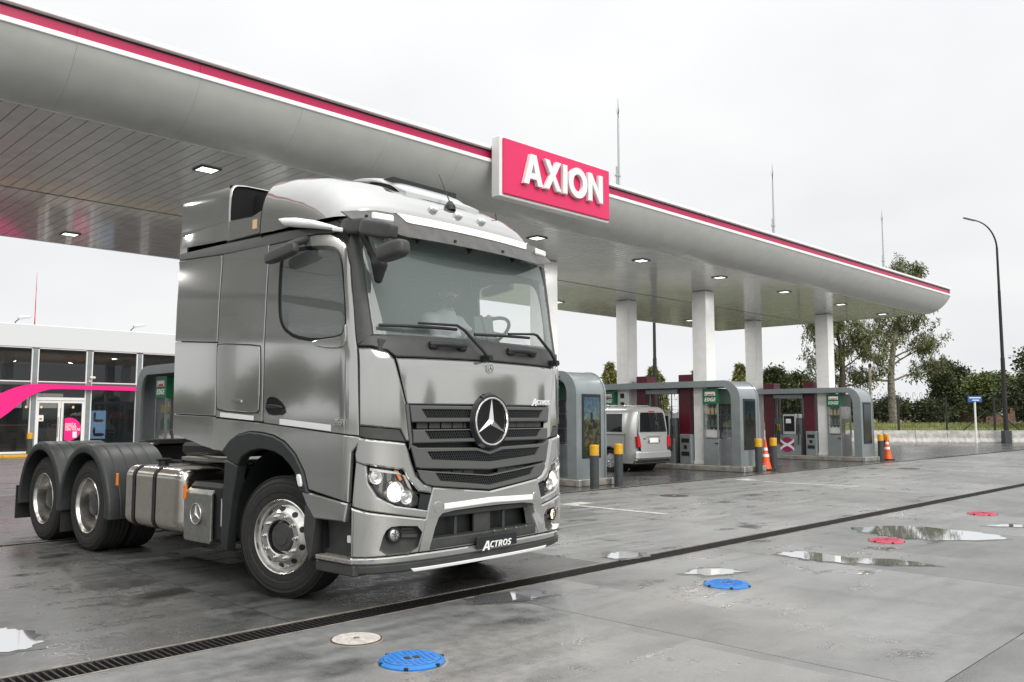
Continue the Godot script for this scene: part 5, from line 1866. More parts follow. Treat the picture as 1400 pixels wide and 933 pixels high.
func make_truck() -> void:
	prepare_skin()
	truck = thing("tractor_truck", "grey metallic tractor truck parked diagonally, front to the right", "truck", Vector3(-1.1644, 0, -8.165), deg_to_rad(48.5))
	var T := truck
	# --- side panels
	var win := smooth_poly(poly([2.345, 2.80, 2.33, 2.87, 2.18, 2.90, 1.947, 2.89, 1.63, 2.85, 1.545, 2.80, 1.50, 2.70, 1.43, 2.37, 1.42, 2.20, 1.49, 2.14, 1.831, 2.137, 2.10, 2.18, 2.25, 2.256, 2.31, 2.33, 2.335, 2.45]))
	var wout := Geometry2D.offset_polygon(win, 0.028)[0]
	var door := poly([2.535, 3.00, 1.854, 3.00, 1.665, 2.975, 1.545, 2.925, 1.413, 2.833, 1.331, 2.688, 1.302, 2.348, 1.292, 1.897, 1.272, 1.362, 2.52, 1.455, 2.535, 1.475, 2.54, 1.82, 2.54, 2.18, 2.535, 2.455])
	both("door", door, [wout], 0.0, 0.035, M.paint)
	for sg in [-1, 1]:
		var fr := panel(wout, [win], -0.004, 0.03, sg, 0.002)
		part("window_rubber", fr, M.gloss_black, T)
	for sg in [-1, 1]: part("side_window", panel(win, [], -0.012, 0.006, sg, 0.001), M.side_glass if sg < 0 else M.far_glass, T)
	both("window_trim", smooth_poly(poly([1.841, 2.122, 1.49, 2.128, 1.42, 2.16, 1.392, 2.24, 1.383, 2.105, 1.443, 2.039, 1.613, 2.042, 1.809, 2.076])), [], 0.016, 0.03, M.paint, 0.008)
	both("side_panel", poly([3.312, 3.02, 2.552, 3.01, 2.552, 2.455, 2.558, 2.18, 2.556, 1.465, 3.318, 1.505, 3.322, 2.2]), [], 0.0, 0.035, M.paint)
	both("locker_hatch", smooth_poly(poly([3.30, 2.175, 2.63, 2.125, 2.602, 2.09, 2.598, 1.57, 2.64, 1.538, 3.265, 1.567, 3.312, 1.60, 3.325, 2.15])), [], 0.007, 0.03, M.paint, 0.006)
	for sg in [-1, 1]:
		var hh := panel(smooth_poly(poly([3.335, 2.185, 2.615, 2.135, 2.588, 2.09, 2.586, 1.56, 2.63, 1.526, 3.27, 1.555, 3.325, 1.59, 3.338, 2.15])), [], 0.002, 0.01, sg, 0.001)
		part("hatch_seal", hh, M.black, T)
	both("fairing_upper", poly([4.15, 3.06, 3.335, 3.02, 3.340, 2.20, 4.14, 2.255]), [], 0.0, 0.03, M.paint)
	both("fairing_middle", poly([4.14, 2.243, 3.342, 2.188, 3.335, 1.516, 4.13, 1.54]), [], 0.0, 0.03, M.paint)
	both("fairing_lower", poly([4.13, 1.528, 3.335, 1.503, 3.34, 1.205, 4.125, 1.34]), [], 0.0, 0.03, M.paint)
	both("gutter_strip", poly([4.15, 3.145, 3.33, 3.135, 2.284, 3.108, 1.75, 3.055, 1.55, 2.99, 1.66, 2.985, 1.85, 3.01, 2.54, 3.012, 3.31, 3.03, 4.16, 3.075]), [], -0.012, 0.03, M.trim)
	# lower body with the wheel arch cut out
	var lower := poly([3.335, 1.493, 2.54, 1.448, 1.272, 1.352, 1.262, 1.311, 1.335, 1.233, 1.357, 0.855, 1.852, 0.925, 1.913, 1.065, 2.04, 1.205, 2.19, 1.298, 2.36, 1.35, 2.544, 1.372, 2.728, 1.378, 2.917, 1.35, 3.06, 1.29, 3.18, 1.19, 3.335, 1.207])
	both("lower_side_panel", lower, [], 0.004, 0.04, M.paint, 0.007)
	both("wheel_arch_trim", poly([3.18, 1.19, 3.06, 1.286, 2.917, 1.346, 2.728, 1.373, 2.544, 1.367, 2.36, 1.345, 2.19, 1.293, 2.04, 1.20, 1.917, 1.062, 1.858, 0.92, 1.845, 0.90, 1.962, 0.905, 1.985, 0.98, 2.03, 1.05, 2.10, 1.11, 2.21, 1.175, 2.34, 1.215, 2.537, 1.232, 2.70, 1.21, 2.84, 1.15, 2.90, 1.08, 2.99, 1.10]), [], 0.022, 0.09, M.guard, 0.01)
	both("front_mud_flap", poly([3.12, 1.12, 2.90, 1.075, 2.985, 0.762, 3.07, 0.317, 3.17, 0.322, 3.135, 0.755]), [], 0.015, 0.09, M.guard, 0.008)
	both("marker_lamp", smooth_poly(poly([1.985, 1.04, 1.935, 1.045, 1.905, 0.95, 1.95, 0.945])), [], 0.038, 0.03, M.white_gloss, 0.004)
	both("step_sill", poly([1.947, 0.912, 1.357, 0.845, 1.385, 0.706, 1.764, 0.704, 1.86, 0.79]), [], 0.012, 0.06, M.paint, 0.01)
	both("step_well", poly([1.90, 0.80, 1.33, 0.74, 1.33, 0.43, 1.80, 0.38]), [], -0.11, 0.03, M.trim)
	both("step_well_rim", poly([1.905, 0.80, 1.76, 0.70, 1.82, 0.40, 1.85, 0.36, 1.92, 0.60]), [], 0.0, 0.12, M.trim)
	for sg in [-1, 1]:
		bx("step_plate", Vector3(sg * 1.16, 0.41, 0.82), Vector3(0.18, 0.035, 0.46), worn(mat(0.42, 0.40, 0.36, 0.5), 4.0, 33, 0.25), T, 0.006)
		bx("step_foot", Vector3(sg * 1.17, 0.345, 0.82), Vector3(0.14, 0.085, 0.48), M.trim, T, 0.01)
		bx("step_reflector", Vector3(sg * 1.17, 0.57, 0.985), Vector3(0.06, 0.055, 0.12), M.white, T, 0.004)
	# door handle
	both("handle_recess", smooth_poly(poly([2.468, 1.679, 2.335, 1.672, 2.225, 1.614, 2.182, 1.522, 2.438, 1.515, 2.508, 1.579])), [], 0.005, 0.01, M.gloss_black, 0.003)
	both("door_handle", smooth_poly(poly([2.46, 1.615, 2.24, 1.60, 2.215, 1.57, 2.46, 1.575])), [], 0.03, 0.02, M.black, 0.006)
	both("reflective_strip", poly([3.239, 1.545, 2.69, 1.514, 2.69, 1.473, 3.241, 1.504]), [], 0.004, 0.006, M.white_gloss, 0.001)
	both("reflective_strip", poly([2.284, 1.489, 1.581, 1.441, 1.58, 1.392, 2.282, 1.44]), [], 0.004, 0.006, M.white_gloss, 0.001)
	both("hatch_latch", poly([3.03, 1.668, 2.87, 1.655, 2.87, 1.632, 3.03, 1.645]), [], 0.016, 0.014, M.chrome, 0.004)
	# model number
	for sg in [-1, 1]:
		var b := Basis(Vector3(0, 0, sg * -1.0 * -1.0), Vector3.UP, Vector3(sg, 0, 0)) if false else Basis(Vector3.UP, sg * PI / 2)
		b = b * Basis(Vector3(1, 0, 0), Vector3(0.22, 1, 0), Vector3(0, 0, 1))
		part("model_badge", text("2651", 0.048, 0.01, Transform3D(b, skin(sg * 1.46, 1.462, 0.006))), M.chrome, T)
	# --- front
	both("corner_panel", poly([1.282, 2.035, 1.182, 2.035, 1.046, 2.005, 1.000, 1.950, 0.897, 1.601, 0.858, 1.310, 0.893, 1.318, 0.948, 1.412, 1.217, 1.434, 1.268, 1.438]), [], 0.004, 0.05, M.paint, 0.012)
	both("corner_vent", poly([1.268, 1.430, 1.217, 1.426, 0.952, 1.404, 0.896, 1.311, 1.215, 1.342, 1.268, 1.356]), [], -0.004, 0.04, M.trim, 0.004)
	both("air_deflector", poly([1.305, 1.96, 1.275, 1.96, 1.262, 1.40, 1.30, 1.40]), [], 0.055, 0.05, M.paint, 0.01) if false else null
	var hood := symmetric([-0.985, 1.962, -0.58, 1.968, 0.0, 1.974, 0.0, 1.606, -0.886, 1.602])
	hood = poly([-0.985, 1.962, -0.58, 1.968, 0.0, 1.974, 0.58, 1.968, 0.985, 1.962, 0.886, 1.602, 0.0, 1.604, -0.886, 1.602])
	part("hood", panel(hood, [], 0.0, 0.05, 0, 0.010), M.paint, T)
	var cowl := poly([-1.285, 2.05, -1.17, 2.048, -1.046, 2.018, -0.985, 1.972, 0.0, 1.984, 0.985, 1.972, 1.046, 2.018, 1.17, 2.048, 1.285, 2.05, 1.20, 2.137, 0.80, 2.152, 0.0, 2.162, -0.80, 2.152, -1.20, 2.137])
	part("cowl", panel(cowl, [], 0.002, 0.05, 0, 0.01), M.trim, T)
	# pillars and windscreen
	both("pillar", poly([1.285, 2.055, 1.145, 2.14, 1.19, 2.80, 1.16, 2.99, 1.30, 2.99, 1.392, 2.84, 1.318, 2.69, 1.298, 2.348]), [], 0.0, 0.06, M.trim, 0.006)
	var scr := poly([-1.14, 2.145, 0.0, 2.165, 1.14, 2.145, 1.185, 2.80, 1.15, 3.0, 0.0, 3.02, -1.15, 3.0, -1.185, 2.80])
	part("windscreen", panel(scr, [], -0.014, 0.006, 0, 0.001), M.windscreen, T)
	part("visor_shade_band", panel(poly([-1.17, 2.83, 0.0, 2.87, 1.17, 2.83, 1.14, 3.0, 0.0, 3.02, -1.14, 3.0]), [], -0.026, 0.006, 0, 0.001), glass(0.01, 0.014, 0.014, 0.95), T)  # added dark strip imitating the visor's shade along the screen top
	# grille
	var gr := Node3D.new()
	gr.name = "grille"
	T.add_child(gr, true)
	part("backing", panel(poly([-0.90, 1.61, 0.90, 1.61, 0.85, 1.30, 0.80, 1.0, 0.63, 0.94, 0.0, 0.88, -0.63, 0.94, -0.80, 1.0, -0.85, 1.30]), [], -0.085, 0.01), M.black, gr)
	var bars := [[[-0.868, 1.594, 0.868, 1.594, 0.845, 1.462, -0.845, 1.462], [-0.755, 1.567, 0.755, 1.567, 0.705, 1.497, -0.705, 1.497]], [[-0.838, 1.404, 0.838, 1.404, 0.83, 1.298, -0.83, 1.298], [-0.725, 1.398, 0.725, 1.398, 0.67, 1.328, -0.67, 1.328]],
		[[-0.872, 1.300, -0.845, 1.245, -0.80, 1.11, -0.76, 1.10, 0.0, 1.06, 0.76, 1.10, 0.80, 1.11, 0.845, 1.245, 0.872, 1.300, 0.78, 1.262, 0.16, 1.248, 0.0, 1.215, -0.16, 1.248, -0.78, 1.262], [-0.70, 1.232, -0.16, 1.225, 0.0, 1.19, 0.16, 1.225, 0.70, 1.232, 0.645, 1.166, 0.0, 1.128, -0.645, 1.166]],
		[[-0.79, 1.09, -0.62, 1.072, 0.0, 1.015, 0.62, 1.072, 0.79, 1.09, 0.76, 1.02, 0.71, 0.975, 0.63, 0.955, 0.0, 0.892, -0.63, 0.955, -0.71, 0.975, -0.76, 1.02], [-0.615, 1.062, 0.0, 1.008, 0.615, 1.062, 0.565, 0.996, 0.0, 0.932, -0.565, 0.996]]]
	for q in bars:
		var op := poly(q[1])
		part("grille_bar", panel(poly(q[0]), [op], 0.004, 0.07, 0, 0.008), M.grey_trim, gr)
		part("grille_mesh", mesh_sheet(op), M.black, gr)
	# louvres between the bars
	for q in [[1.435, 0.80], [1.095, 0.60]]:
		for s in [-1, 1]:
			for k in 5:
				var x: float = s * (0.22 + k * 0.13)
				var p := skin(x, q[0] - (0.05 if q[0] < 1.2 else 0.0), -0.05)
				bx("louvre", p, Vector3(0.115, 0.05, 0.02), M.trim, gr, 0.004)
	part("grille_surround", panel(poly([-0.90, 1.604, -0.872, 1.598, -0.835, 1.302, -0.868, 1.245, -0.862, 1.305]), [], 0.006, 0.06, 0, 0.002), M.grey_trim, gr)
	# emblem
	var em := Node3D.new()
	em.name = "emblem"
	T.add_child(em, true)
	em.position = Vector3(0, 1.467, 1.30)
	var eb := MB.new()
	eb.lathe([Vector2(0.245, -0.05), Vector2(0.245, 0.0), Vector2(0.225, 0.028), Vector2(0.205, 0.03), Vector2(0.20, 0.016), Vector2(0, 0.016)], Vector3.ZERO, Vector3(0, 0, 1), 48)
	part("backplate", eb, M.gloss_black, em)
	part("star", star_mesh(0.205, 0.032), M.chrome, em, Vector3(0, 0, 0.018))
	var sb := MB.new()
	sb.lathe([Vector2(0.046, -0.01), Vector2(0.046, 0.008), Vector2(0.0, 0.01)], Vector3.ZERO, Vector3(0, 0, 1), 24)
	var sbd := part("bonnet_badge", sb, M.silver, T, Vector3(0, 1.918, 1.30))
	part("star", star_mesh(0.034, 0.006), M.black, sbd, Vector3(0, 0, 0.01))
	var sh := Basis(Vector3(1, 0, 0), Vector3(0.3, 1, 0), Vector3(0, 0, 1))
	for q in [["A", 0.062, 0.605], ["CTROS", 0.040, 0.745]]:
		part("name_badge", text(q[0], q[1], 0.012, Transform3D(Basis(Vector3.UP, 0.12) * sh * Basis.from_scale(Vector3(1.3, 1, 1)), skin(q[2], 1.635, 0.006))), M.white_gloss, T)
	# upper bumper and headlights
	both("bumper_shoulder", poly([1.27, 1.345, 1.215, 1.335, 0.90, 1.30, 0.878, 1.25, 0.845, 1.148, 0.80, 1.04, 0.727, 0.976, 0.650, 0.950, 0.655, 0.902, 0.775, 0.922, 0.866, 1.015, 0.918, 1.098, 0.955, 1.10, 1.212, 1.140, 1.292, 1.165, 1.30, 1.22]), [], 0.012, 0.06, M.paint, 0.014)
	both("headlight_housing", poly([1.205, 1.132, 0.953, 1.094, 0.915, 1.085, 0.862, 1.005, 0.77, 0.912, 0.658, 0.893, 0.686, 0.765, 0.985, 0.815, 1.12, 0.88, 1.19, 0.98]), [], -0.055, 0.05, M.gloss_black)
	both("headlight_surround", poly([1.292, 1.158, 1.212, 1.132, 1.195, 1.0, 1.128, 0.895, 0.985, 0.824, 0.69, 0.772, 0.703, 0.712, 1.21, 0.796, 1.322, 0.826]), [], 0.006, 0.05, M.paint, 0.01)
	var hl := smooth_poly(poly([1.192, 1.122, 0.953, 1.083, 0.905, 1.045, 0.86, 0.957, 0.778, 0.892, 0.797, 0.800, 0.985, 0.835, 1.118, 0.915, 1.178, 1.02]))
	for sg in [-1, 1]:
		var hd := Node3D.new()
		hd.name = "headlight"
		T.add_child(hd, true)
		part("reflector", panel(hl, [], -0.055, 0.01, sg), M.lamp_back, hd)
		part("lens", panel(hl, [], 0.0, 0.006, sg, 0.001), M.clear, hd)
		part("chrome_brow", panel(poly([1.190, 1.118, 0.955, 1.080, 0.912, 1.045, 0.872, 0.965, 0.84, 0.94, 0.86, 0.985, 0.895, 1.05, 0.93, 1.055, 1.185, 1.095]), [], -0.012, 0.02, sg, 0.002), M.chrome, hd)
		for q in [[1.0, 0.930, 0.070], [1.155, 1.045, 0.042], [0.905, 0.885, 0.045]]:
			var p := skin(sg * q[0], q[1], -0.03)
			var ax := skin_n(sg * q[0], q[1]).lerp(Vector3(0, 0, 1), 0.6).normalized()
			var l := MB.new()
			l.lathe([Vector2(q[2] + 0.012, 0.0), Vector2(q[2] + 0.01, 0.024), Vector2(q[2], 0.02), Vector2(q[2] * 0.8, 0.004)], p, ax, 28)
			part("lamp_ring", l, M.chrome, hd)
			l = MB.new()
			l.lathe([Vector2(q[2] * 0.9, 0.006), Vector2(q[2] * 0.6, 0.016), Vector2(0, 0.02)], p, ax, 24)
			part("lamp_bulb", l, M.lamp_lit if q[2] > 0.06 else M.chrome, hd)
			if q[2] > 0.06:
				var ol := SpotLight3D.new()
				ol.name = "headlight_beam"
				ol.light_energy = 1.2
				ol.light_color = Color(1, 0.9, 0.75)
				ol.light_size = 0.06
				ol.spot_range = 30.0
				ol.spot_angle = 50.0
				ol.shadow_enabled = true
				hd.add_child(ol, true)
				ol.position = p + ax * 0.06
				ol.look_at_from_position(T.to_global(ol.position), T.to_global(ol.position + Vector3(0, -0.12, 1)))
		part("lamp_trim", panel(poly([1.0, 1.10, 0.955, 1.085, 0.925, 1.02, 0.945, 1.01]), [], -0.02, 0.01, sg, 0.002), M.amber, hd)
	both("tow_cover", poly([0.765, 0.903, 0.658, 0.889, 0.686, 0.775, 0.785, 0.79]), [], 0.0, 0.03, M.black)
	# lower bumper
	var fog := smooth_poly(poly([1.0, 0.678, 0.728, 0.655, 0.79, 0.452, 1.112, 0.458, 1.065, 0.635]))
	both("bumper_corner", poly([1.325, 0.815, 1.21, 0.786, 0.703, 0.706, 0.772, 0.456, 1.2, 0.446, 1.325, 0.448]), [fog], 0.012, 0.07, M.paint, 0.012)
	both("fog_recess", Geometry2D.offset_polygon(fog, 0.02)[0], [], -0.055, 0.03, M.trim)
	both("fog_fin", poly([0.955, 0.605, 0.775, 0.592, 0.785, 0.565, 0.955, 0.578]), [], -0.02, 0.03, M.trim)
	both("fog_fin", poly([0.93, 0.652, 0.83, 0.646, 0.83, 0.632, 0.93, 0.637]), [], -0.02, 0.03, M.trim)
	for sg in [-1, 1]:
		var fl := Node3D.new()
		fl.name = "fog_lamp"
		T.add_child(fl, true)
		var p := skin(sg * 1.0, 0.603, -0.04)
		var ax := skin_n(sg * 1.0, 0.603).lerp(Vector3(0, 0, 1), 0.5).normalized()
		var l := MB.new()
		l.lathe([Vector2(0.062, 0), Vector2(0.062, 0.03), Vector2(0.05, 0.036), Vector2(0.046, 0.02)], p, ax, 24)
		part("ring", l, M.black, fl)
		l = MB.new()
		l.lathe([Vector2(0.047, 0.018), Vector2(0.03, 0.028), Vector2(0, 0.032)], p, ax, 20)
		part("lens", l, M.fog_lit if sg > 0 else M.silver, fl)
		for k in 3:
			l = MB.new()
			l.box(p + ax * 0.034, Vector3(0.006, 0.07, 0.006), 0.0, Basis(ax, k * PI / 3))
			part("lens_rib", l, M.grey_trim, fl)
	# centre bumper frame with its opening
	var cen := poly([-0.640, 0.948, 0.0, 0.880, 0.640, 0.948, 0.690, 0.80, 0.764, 0.455, -0.764, 0.455, -0.690, 0.80])
	var hole := smooth_poly(poly([-0.688, 0.40, -0.60, 0.70, -0.535, 0.752, 0.0, 0.765, 0.535, 0.752, 0.60, 0.70, 0.688, 0.40]))
	hole = Geometry2D.intersect_polygons(hole, poly([-2, 0.462, 2, 0.462, 2, 2, -2, 2]))[0]
	part("bumper_centre", panel(cen, [hole], 0.012, 0.10, 0, 0.012), M.paint, T)
	part("intake_backing", panel(poly([-0.75, 0.42, 0.75, 0.42, 0.65, 0.79, -0.65, 0.79]), [], -0.15, 0.01), M.black, T)
	part("intake_lip", panel(poly([-0.66, 0.46, 0.66, 0.46, 0.64, 0.545, -0.64, 0.545]), [], -0.01, 0.12, 0, 0.01), M.trim, T)
	part("intake_bar", panel(poly([-0.60, 0.70, 0.60, 0.70, 0.57, 0.75, -0.57, 0.75]), [], -0.05, 0.08, 0, 0.008), M.trim, T)
	for x in [-0.34, 0.0, 0.30]:
		bx("intake_rib", skin(x, 0.62, -0.10), Vector3(0.20 if x == 0.0 else 0.03, 0.22, 0.03), M.trim, T, 0.006)
	part("chrome_strip", panel(poly([-0.535, 0.816, 0.0, 0.832, 0.535, 0.816, 0.535, 0.768, 0.0, 0.784, -0.535, 0.768]), [], 0.028, 0.03, 0, 0.006), M.white_gloss, T)
	both("bumper_cap", smooth_poly(poly([0.635, 0.835, 0.555, 0.835, 0.555, 0.75, 0.635, 0.75]), 2), [], 0.016, 0.01, M.paint, 0.003)
	var lip := poly([-1.325, 0.440, -0.70, 0.447, 0.0, 0.447, 0.70, 0.447, 1.325, 0.440, 1.33, 0.388, 0.0, 0.388, -1.33, 0.388])
	part("bumper_lip", panel(lip, [], 0.016, 0.12, 0, 0.012), M.paint, T)
	part("lower_chrome", panel(poly([-0.83, 0.335, 0.83, 0.335, 0.80, 0.308, -0.80, 0.308]), [], 0.02, 0.03, 0, 0.004), M.white_gloss, T)
	part("chin", panel(poly([-1.33, 0.385, 1.33, 0.385, 1.30, 0.315, -1.30, 0.315]), [], 0.010, 0.12, 0, 0.012), M.trim, T)
	var npl := bx("name_plate", skin(0.065, 0.465, 0.03), Vector3(0.50, 0.105, 0.02), M.black, T, 0.006)
	part("lettering", text("CTROS", 0.050, 0.006, Transform3D(sh * Basis.from_scale(Vector3(1.25, 1, 1)), Vector3(0.035, -0.024, 0.012))), M.white_gloss, npl)
	part("lettering", text("A", 0.074, 0.006, Transform3D(sh * Basis.from_scale(Vector3(1.3, 1, 1)), Vector3(-0.135, -0.030, 0.012))), M.white_gloss, npl)
	for k in 4: bx("plate_bolt", skin(-0.15 + k * 0.14 + 0.2, 0.548, 0.005), Vector3(0.012, 0.012, 0.02), M.chrome, T)
	truck_roof(T)
	truck_fittings(T)
	truck_chassis(T)
	truck_interior(T)

func mesh_sheet(op: PackedVector2Array) -> MB:
	# lattice of thin diagonal bars clipped to the opening, set a little back
	var m := MB.new()
	var lo := op[0]
	var hi := op[0]
	for p in op: lo = lo.min(p); hi = hi.max(p)
	var step := 0.026
	for dirn in [-1.0, 1.0]:
		var x := lo.x - 0.4
		while x < hi.x + 0.4:
			var c := Vector2(x, (lo.y + hi.y) / 2)
			var d := Vector2(dirn * 0.62, 1.0).normalized()
			var line := PackedVector2Array([c - d * 0.35, c + d * 0.35])
			for seg in Geometry2D.intersect_polyline_with_polygon(line, op):
				if seg.size() >= 2:
					var a := seg[0]
					var b := seg[seg.size() - 1]
					var w := Vector2(-d.y, d.x) * 0.0042
					for o in [[-0.012, -0.022]]:
						var q := [skin(a.x - w.x, a.y - w.y, o[0]), skin(a.x + w.x, a.y + w.y, o[0]), skin(b.x + w.x, b.y + w.y, o[0]), skin(b.x - w.x, b.y - w.y, o[0])]
						var k := [skin(a.x - w.x, a.y - w.y, o[1]), skin(a.x + w.x, a.y + w.y, o[1]), skin(b.x + w.x, b.y + w.y, o[1]), skin(b.x - w.x, b.y - w.y, o[1])]
						m.quad(q[0], q[1], q[2], q[3]) if dirn < 0 else m.quad(q[0], q[1], q[2], q[3])
						m.quad(q[1], k[1], k[2], q[2]); m.quad(k[0], q[0], q[3], k[3])
			x += step
	return m

func truck_roof(T: Node3D) -> void:
	var g := []
	var front := 0.995
	for i in 46:
		var w := i / 45.0
		var lon := lerpf(-0.36, front, 1.0 - pow(1.0 - w, 1.7))
		var lo := 0.0
		var hi := 1.2215
		for k in 24:
			var mid := (lo + hi) / 2
			if roof_z(mid, lon) > 3.125: lo = mid
			else: hi = mid
		var row := PackedVector3Array()
		for j in 49:
			var t := -1.0 + 2.0 * j / 48.0
			var lat := lo * sin(t * PI / 2)
			row.append(Vector3(lat, roof_z(lat, lon), lon))
		g.append(row)
	var m := MB.new()
	m.grid(g, false, false)
	part("roof", m, M.paint, T)
	# rear edge of the roof and the black scoop behind it
	m = MB.new()
	var rl := PackedVector2Array()
	for j in 25:
		var lat: float = g[0][j * 2].x
		rl.append(Vector2(lat, g[0][j * 2].y - 0.004))
	rl.append(Vector2(1.2, 3.1)); rl.append(Vector2(-1.2, 3.1))
	m.prism(rl, 0.03, Transform3D(Basis.IDENTITY, Vector3(0, 0, -0.362)))
	part("roof_rear_edge", m, M.void, T)
	bx("scoop_core", Vector3(0, 3.36, -0.62), Vector3(1.90, 0.52, 0.58), M.void, T)
	for sg in [-1, 1]:
		m = MB.new()
		m.prism(poly([-0.95, 3.145, -0.95, 3.335, -0.34, 3.305, -0.30, 3.145]), 0.03, Transform3D(Basis(Vector3(0, 0, 1), Vector3(0, 1, 0), Vector3(-1, 0, 0)), Vector3(sg * 1.197, 0, 0)), 0.004)
		part("roof_side", m, M.paint, T)
		m = MB.new()
		m.prism(poly([-0.85, 3.34, -0.40, 3.345, -0.38, 3.40, -0.55, 3.41, -0.8, 3.36]), 0.05, Transform3D(Basis(Vector3(0, 0, 1), Vector3(0, 1, 0), Vector3(-1, 0, 0)), Vector3(sg * 1.05, 0, 0)))
		part("scoop_duct", m, M.steel, T)
		bx("permit_sticker", Vector3(sg * 1.2125, 3.235, -0.47), Vector3(0.006, 0.085, 0.065), mat(0.75, 0.45, 0.22, 0.5), T)
	# roof deflector at the rear
	var sec := [Vector2(1.213, 3.155), Vector2(1.218, 3.25), Vector2(1.222, 3.35), Vector2(1.222, 3.45), Vector2(1.217, 3.56), Vector2(1.208, 3.63), Vector2(1.19, 3.665), Vector2(1.155, 3.69), Vector2(1.05, 3.705), Vector2(0.8, 3.71), Vector2(0.3, 3.71)]
	g = []
	for q in [[-0.905, 0.985, -0.01], [-0.915, 1.0, 0.0], [-1.2, 1.0, 0.008], [-1.5, 1.0, 0.02], [-1.80, 0.998, 0.035], [-1.83, 0.985, 0.03]]:
		var row := PackedVector3Array()
		for k in sec.size(): row.append(Vector3(-sec[k].x * q[1], sec[k].y + q[2], q[0]))
		for k in sec.size():
			var c := sec.size() - 1 - k
			row.append(Vector3(sec[c].x * q[1], sec[c].y + q[2], q[0]))
		g.append(row)
	m = MB.new()
	m.grid(g, false, true)
	part("roof_deflector", m, M.paint, T)
	bx("deflector_back", Vector3(0, 3.4, -1.80), Vector3(2.3, 0.55, 0.03), M.black, T)
	bx("deflector_front", Vector3(0, 3.42, -0.93), Vector3(2.40, 0.52, 0.02), M.void, T)
	# crease on the deflector
	for sg in [-1, 1]:
		m = MB.new()
		m.prism(poly([-0.93, 3.335, -0.93, 3.355, -1.82, 3.345, -1.80, 3.30, -1.6, 3.315]), 0.012, Transform3D(Basis(Vector3(0, 0, 1), Vector3(0, 1, 0), Vector3(-1, 0, 0)), Vector3(sg * 1.217, 0, 0)), 0.004)
		part("deflector_crease", m, M.paint, T)
	# sun visor
	var V := func(lat: float, t: float, o: float) -> Vector3:
		var a := absf(lat)
		var e := maxf(0.0, (a - 1.0) / 0.25)
		var zb := 2.955 + 0.10 * maxf(0.0, (a - 0.85) / 0.4)
		return Vector3(lat, lerpf(zb, 3.165 - 0.03 * e, t), 1.205 - 0.13 * t - 0.092 * lat * lat - 0.09 * e * e + o)
	for q in [["sun_visor", 0.0, 1.0, 1.245, 0.0, M.visor], ["visor_strip", 0.66, 1.02, 0.84, 0.006, M.stripe_white]]:
		var gf := []
		var gb := []
		for i in 7:
			var rf := PackedVector3Array()
			var rb := PackedVector3Array()
			for j in 41:
				var lat: float = lerpf(-q[3], q[3], j / 40.0)
				var tt: float = lerpf(q[1], q[2], i / 6.0)
				if q[0] == "visor_strip": tt = lerpf(q[1] + 0.42 * smoothstep(0.74, 0.84, absf(lat)), q[2], i / 6.0)
				rf.append(V.call(lat, tt, q[4]))
				rb.append(V.call(lat, tt, q[4] - 0.02))
			gf.append(rf); gb.append(rb)
		m = MB.new()
		m.grid(gf, false, true); m.grid(gb, false, false)
		for i in 6:
			for j in [0, 40]: m.quad(gf[i][j], gf[i + 1][j], gb[i + 1][j], gb[i][j])
		for i in [0, 6]:
			for j in 40: m.quad(gf[i][j], gf[i][j + 1], gb[i][j + 1], gb[i][j])
		part(q[0], m, q[5], T)
	for lat in [-1.12, -0.302, 0.302, 1.12]:
		m = MB.new()
		var p: Vector3 = V.call(lat, 0.18 if absf(lat) < 1 else 0.55, 0.0)
		m.cyl(p, p + Vector3(0, 0, 0.012), 0.016, 0.013, 10)
		part("visor_bolt", m, M.black, T)
	for lat in [-0.99, 0.99]:
		var p: Vector3 = V.call(lat, 0.62, 0.012)
		bx("visor_lamp", p, Vector3(0.20, 0.062, 0.03), M.white_gloss, T, 0.012, Basis(Vector3.UP, -0.2 * signf(lat) * -1.0))
	for lat in [-0.6, 0.0, 0.6]:
		m = MB.new()
		m.box(Vector3(lat, 3.0, 1.08 - 0.05 * lat * lat), Vector3(0.025, 0.06, 0.12), 0.005, Basis(Vector3(1, 0, 0), -0.5))
		part("visor_bracket", m, M.black, T)
	# roof lamps, antennas and the roof hatch cover
	for lat in [-0.306, 0.0, 0.306]:
		var rlm := Node3D.new()
		rlm.name = "roof_lamp"
		T.add_child(rlm, true)
		rlm.position = Vector3(lat, 3.315, 0.905)
		m = MB.new()
		m.box(Vector3.ZERO, Vector3(0.085, 0.06, 0.05), 0.014, Basis(Vector3(1, 0, 0), -0.6))
		part("housing", m, M.silver, rlm)
		m = MB.new()
		m.box(Vector3(0.008, 0.004, 0.024), Vector3(0.05, 0.034, 0.02), 0.008, Basis(Vector3(1, 0, 0), -0.6))
		part("lens", m, M.white_gloss, rlm)
	m = MB.new()
	m.lathe([Vector2(0.055, -0.02), Vector2(0.05, 0.02), Vector2(0.02, 0.06), Vector2(0, 0.065)], Vector3(0, 3.40, 0.80), Vector3(0, 1, 0), 16)
	part("antenna_base", m, M.black, T)
	m = MB.new()
	m.cyl(Vector3(0, 3.45, 0.80), Vector3(0.02, 3.75, 0.63), 0.006, 0.003, 6)
	part("antenna", m, M.black, T)
	m = MB.new()
	m.cyl(Vector3(0.72, 3.40, 0.72), Vector3(0.72, 3.50, 0.70), 0.008, 0.004, 6)
	part("antenna", m, M.black, T)
	g = []
	var gb2 := []
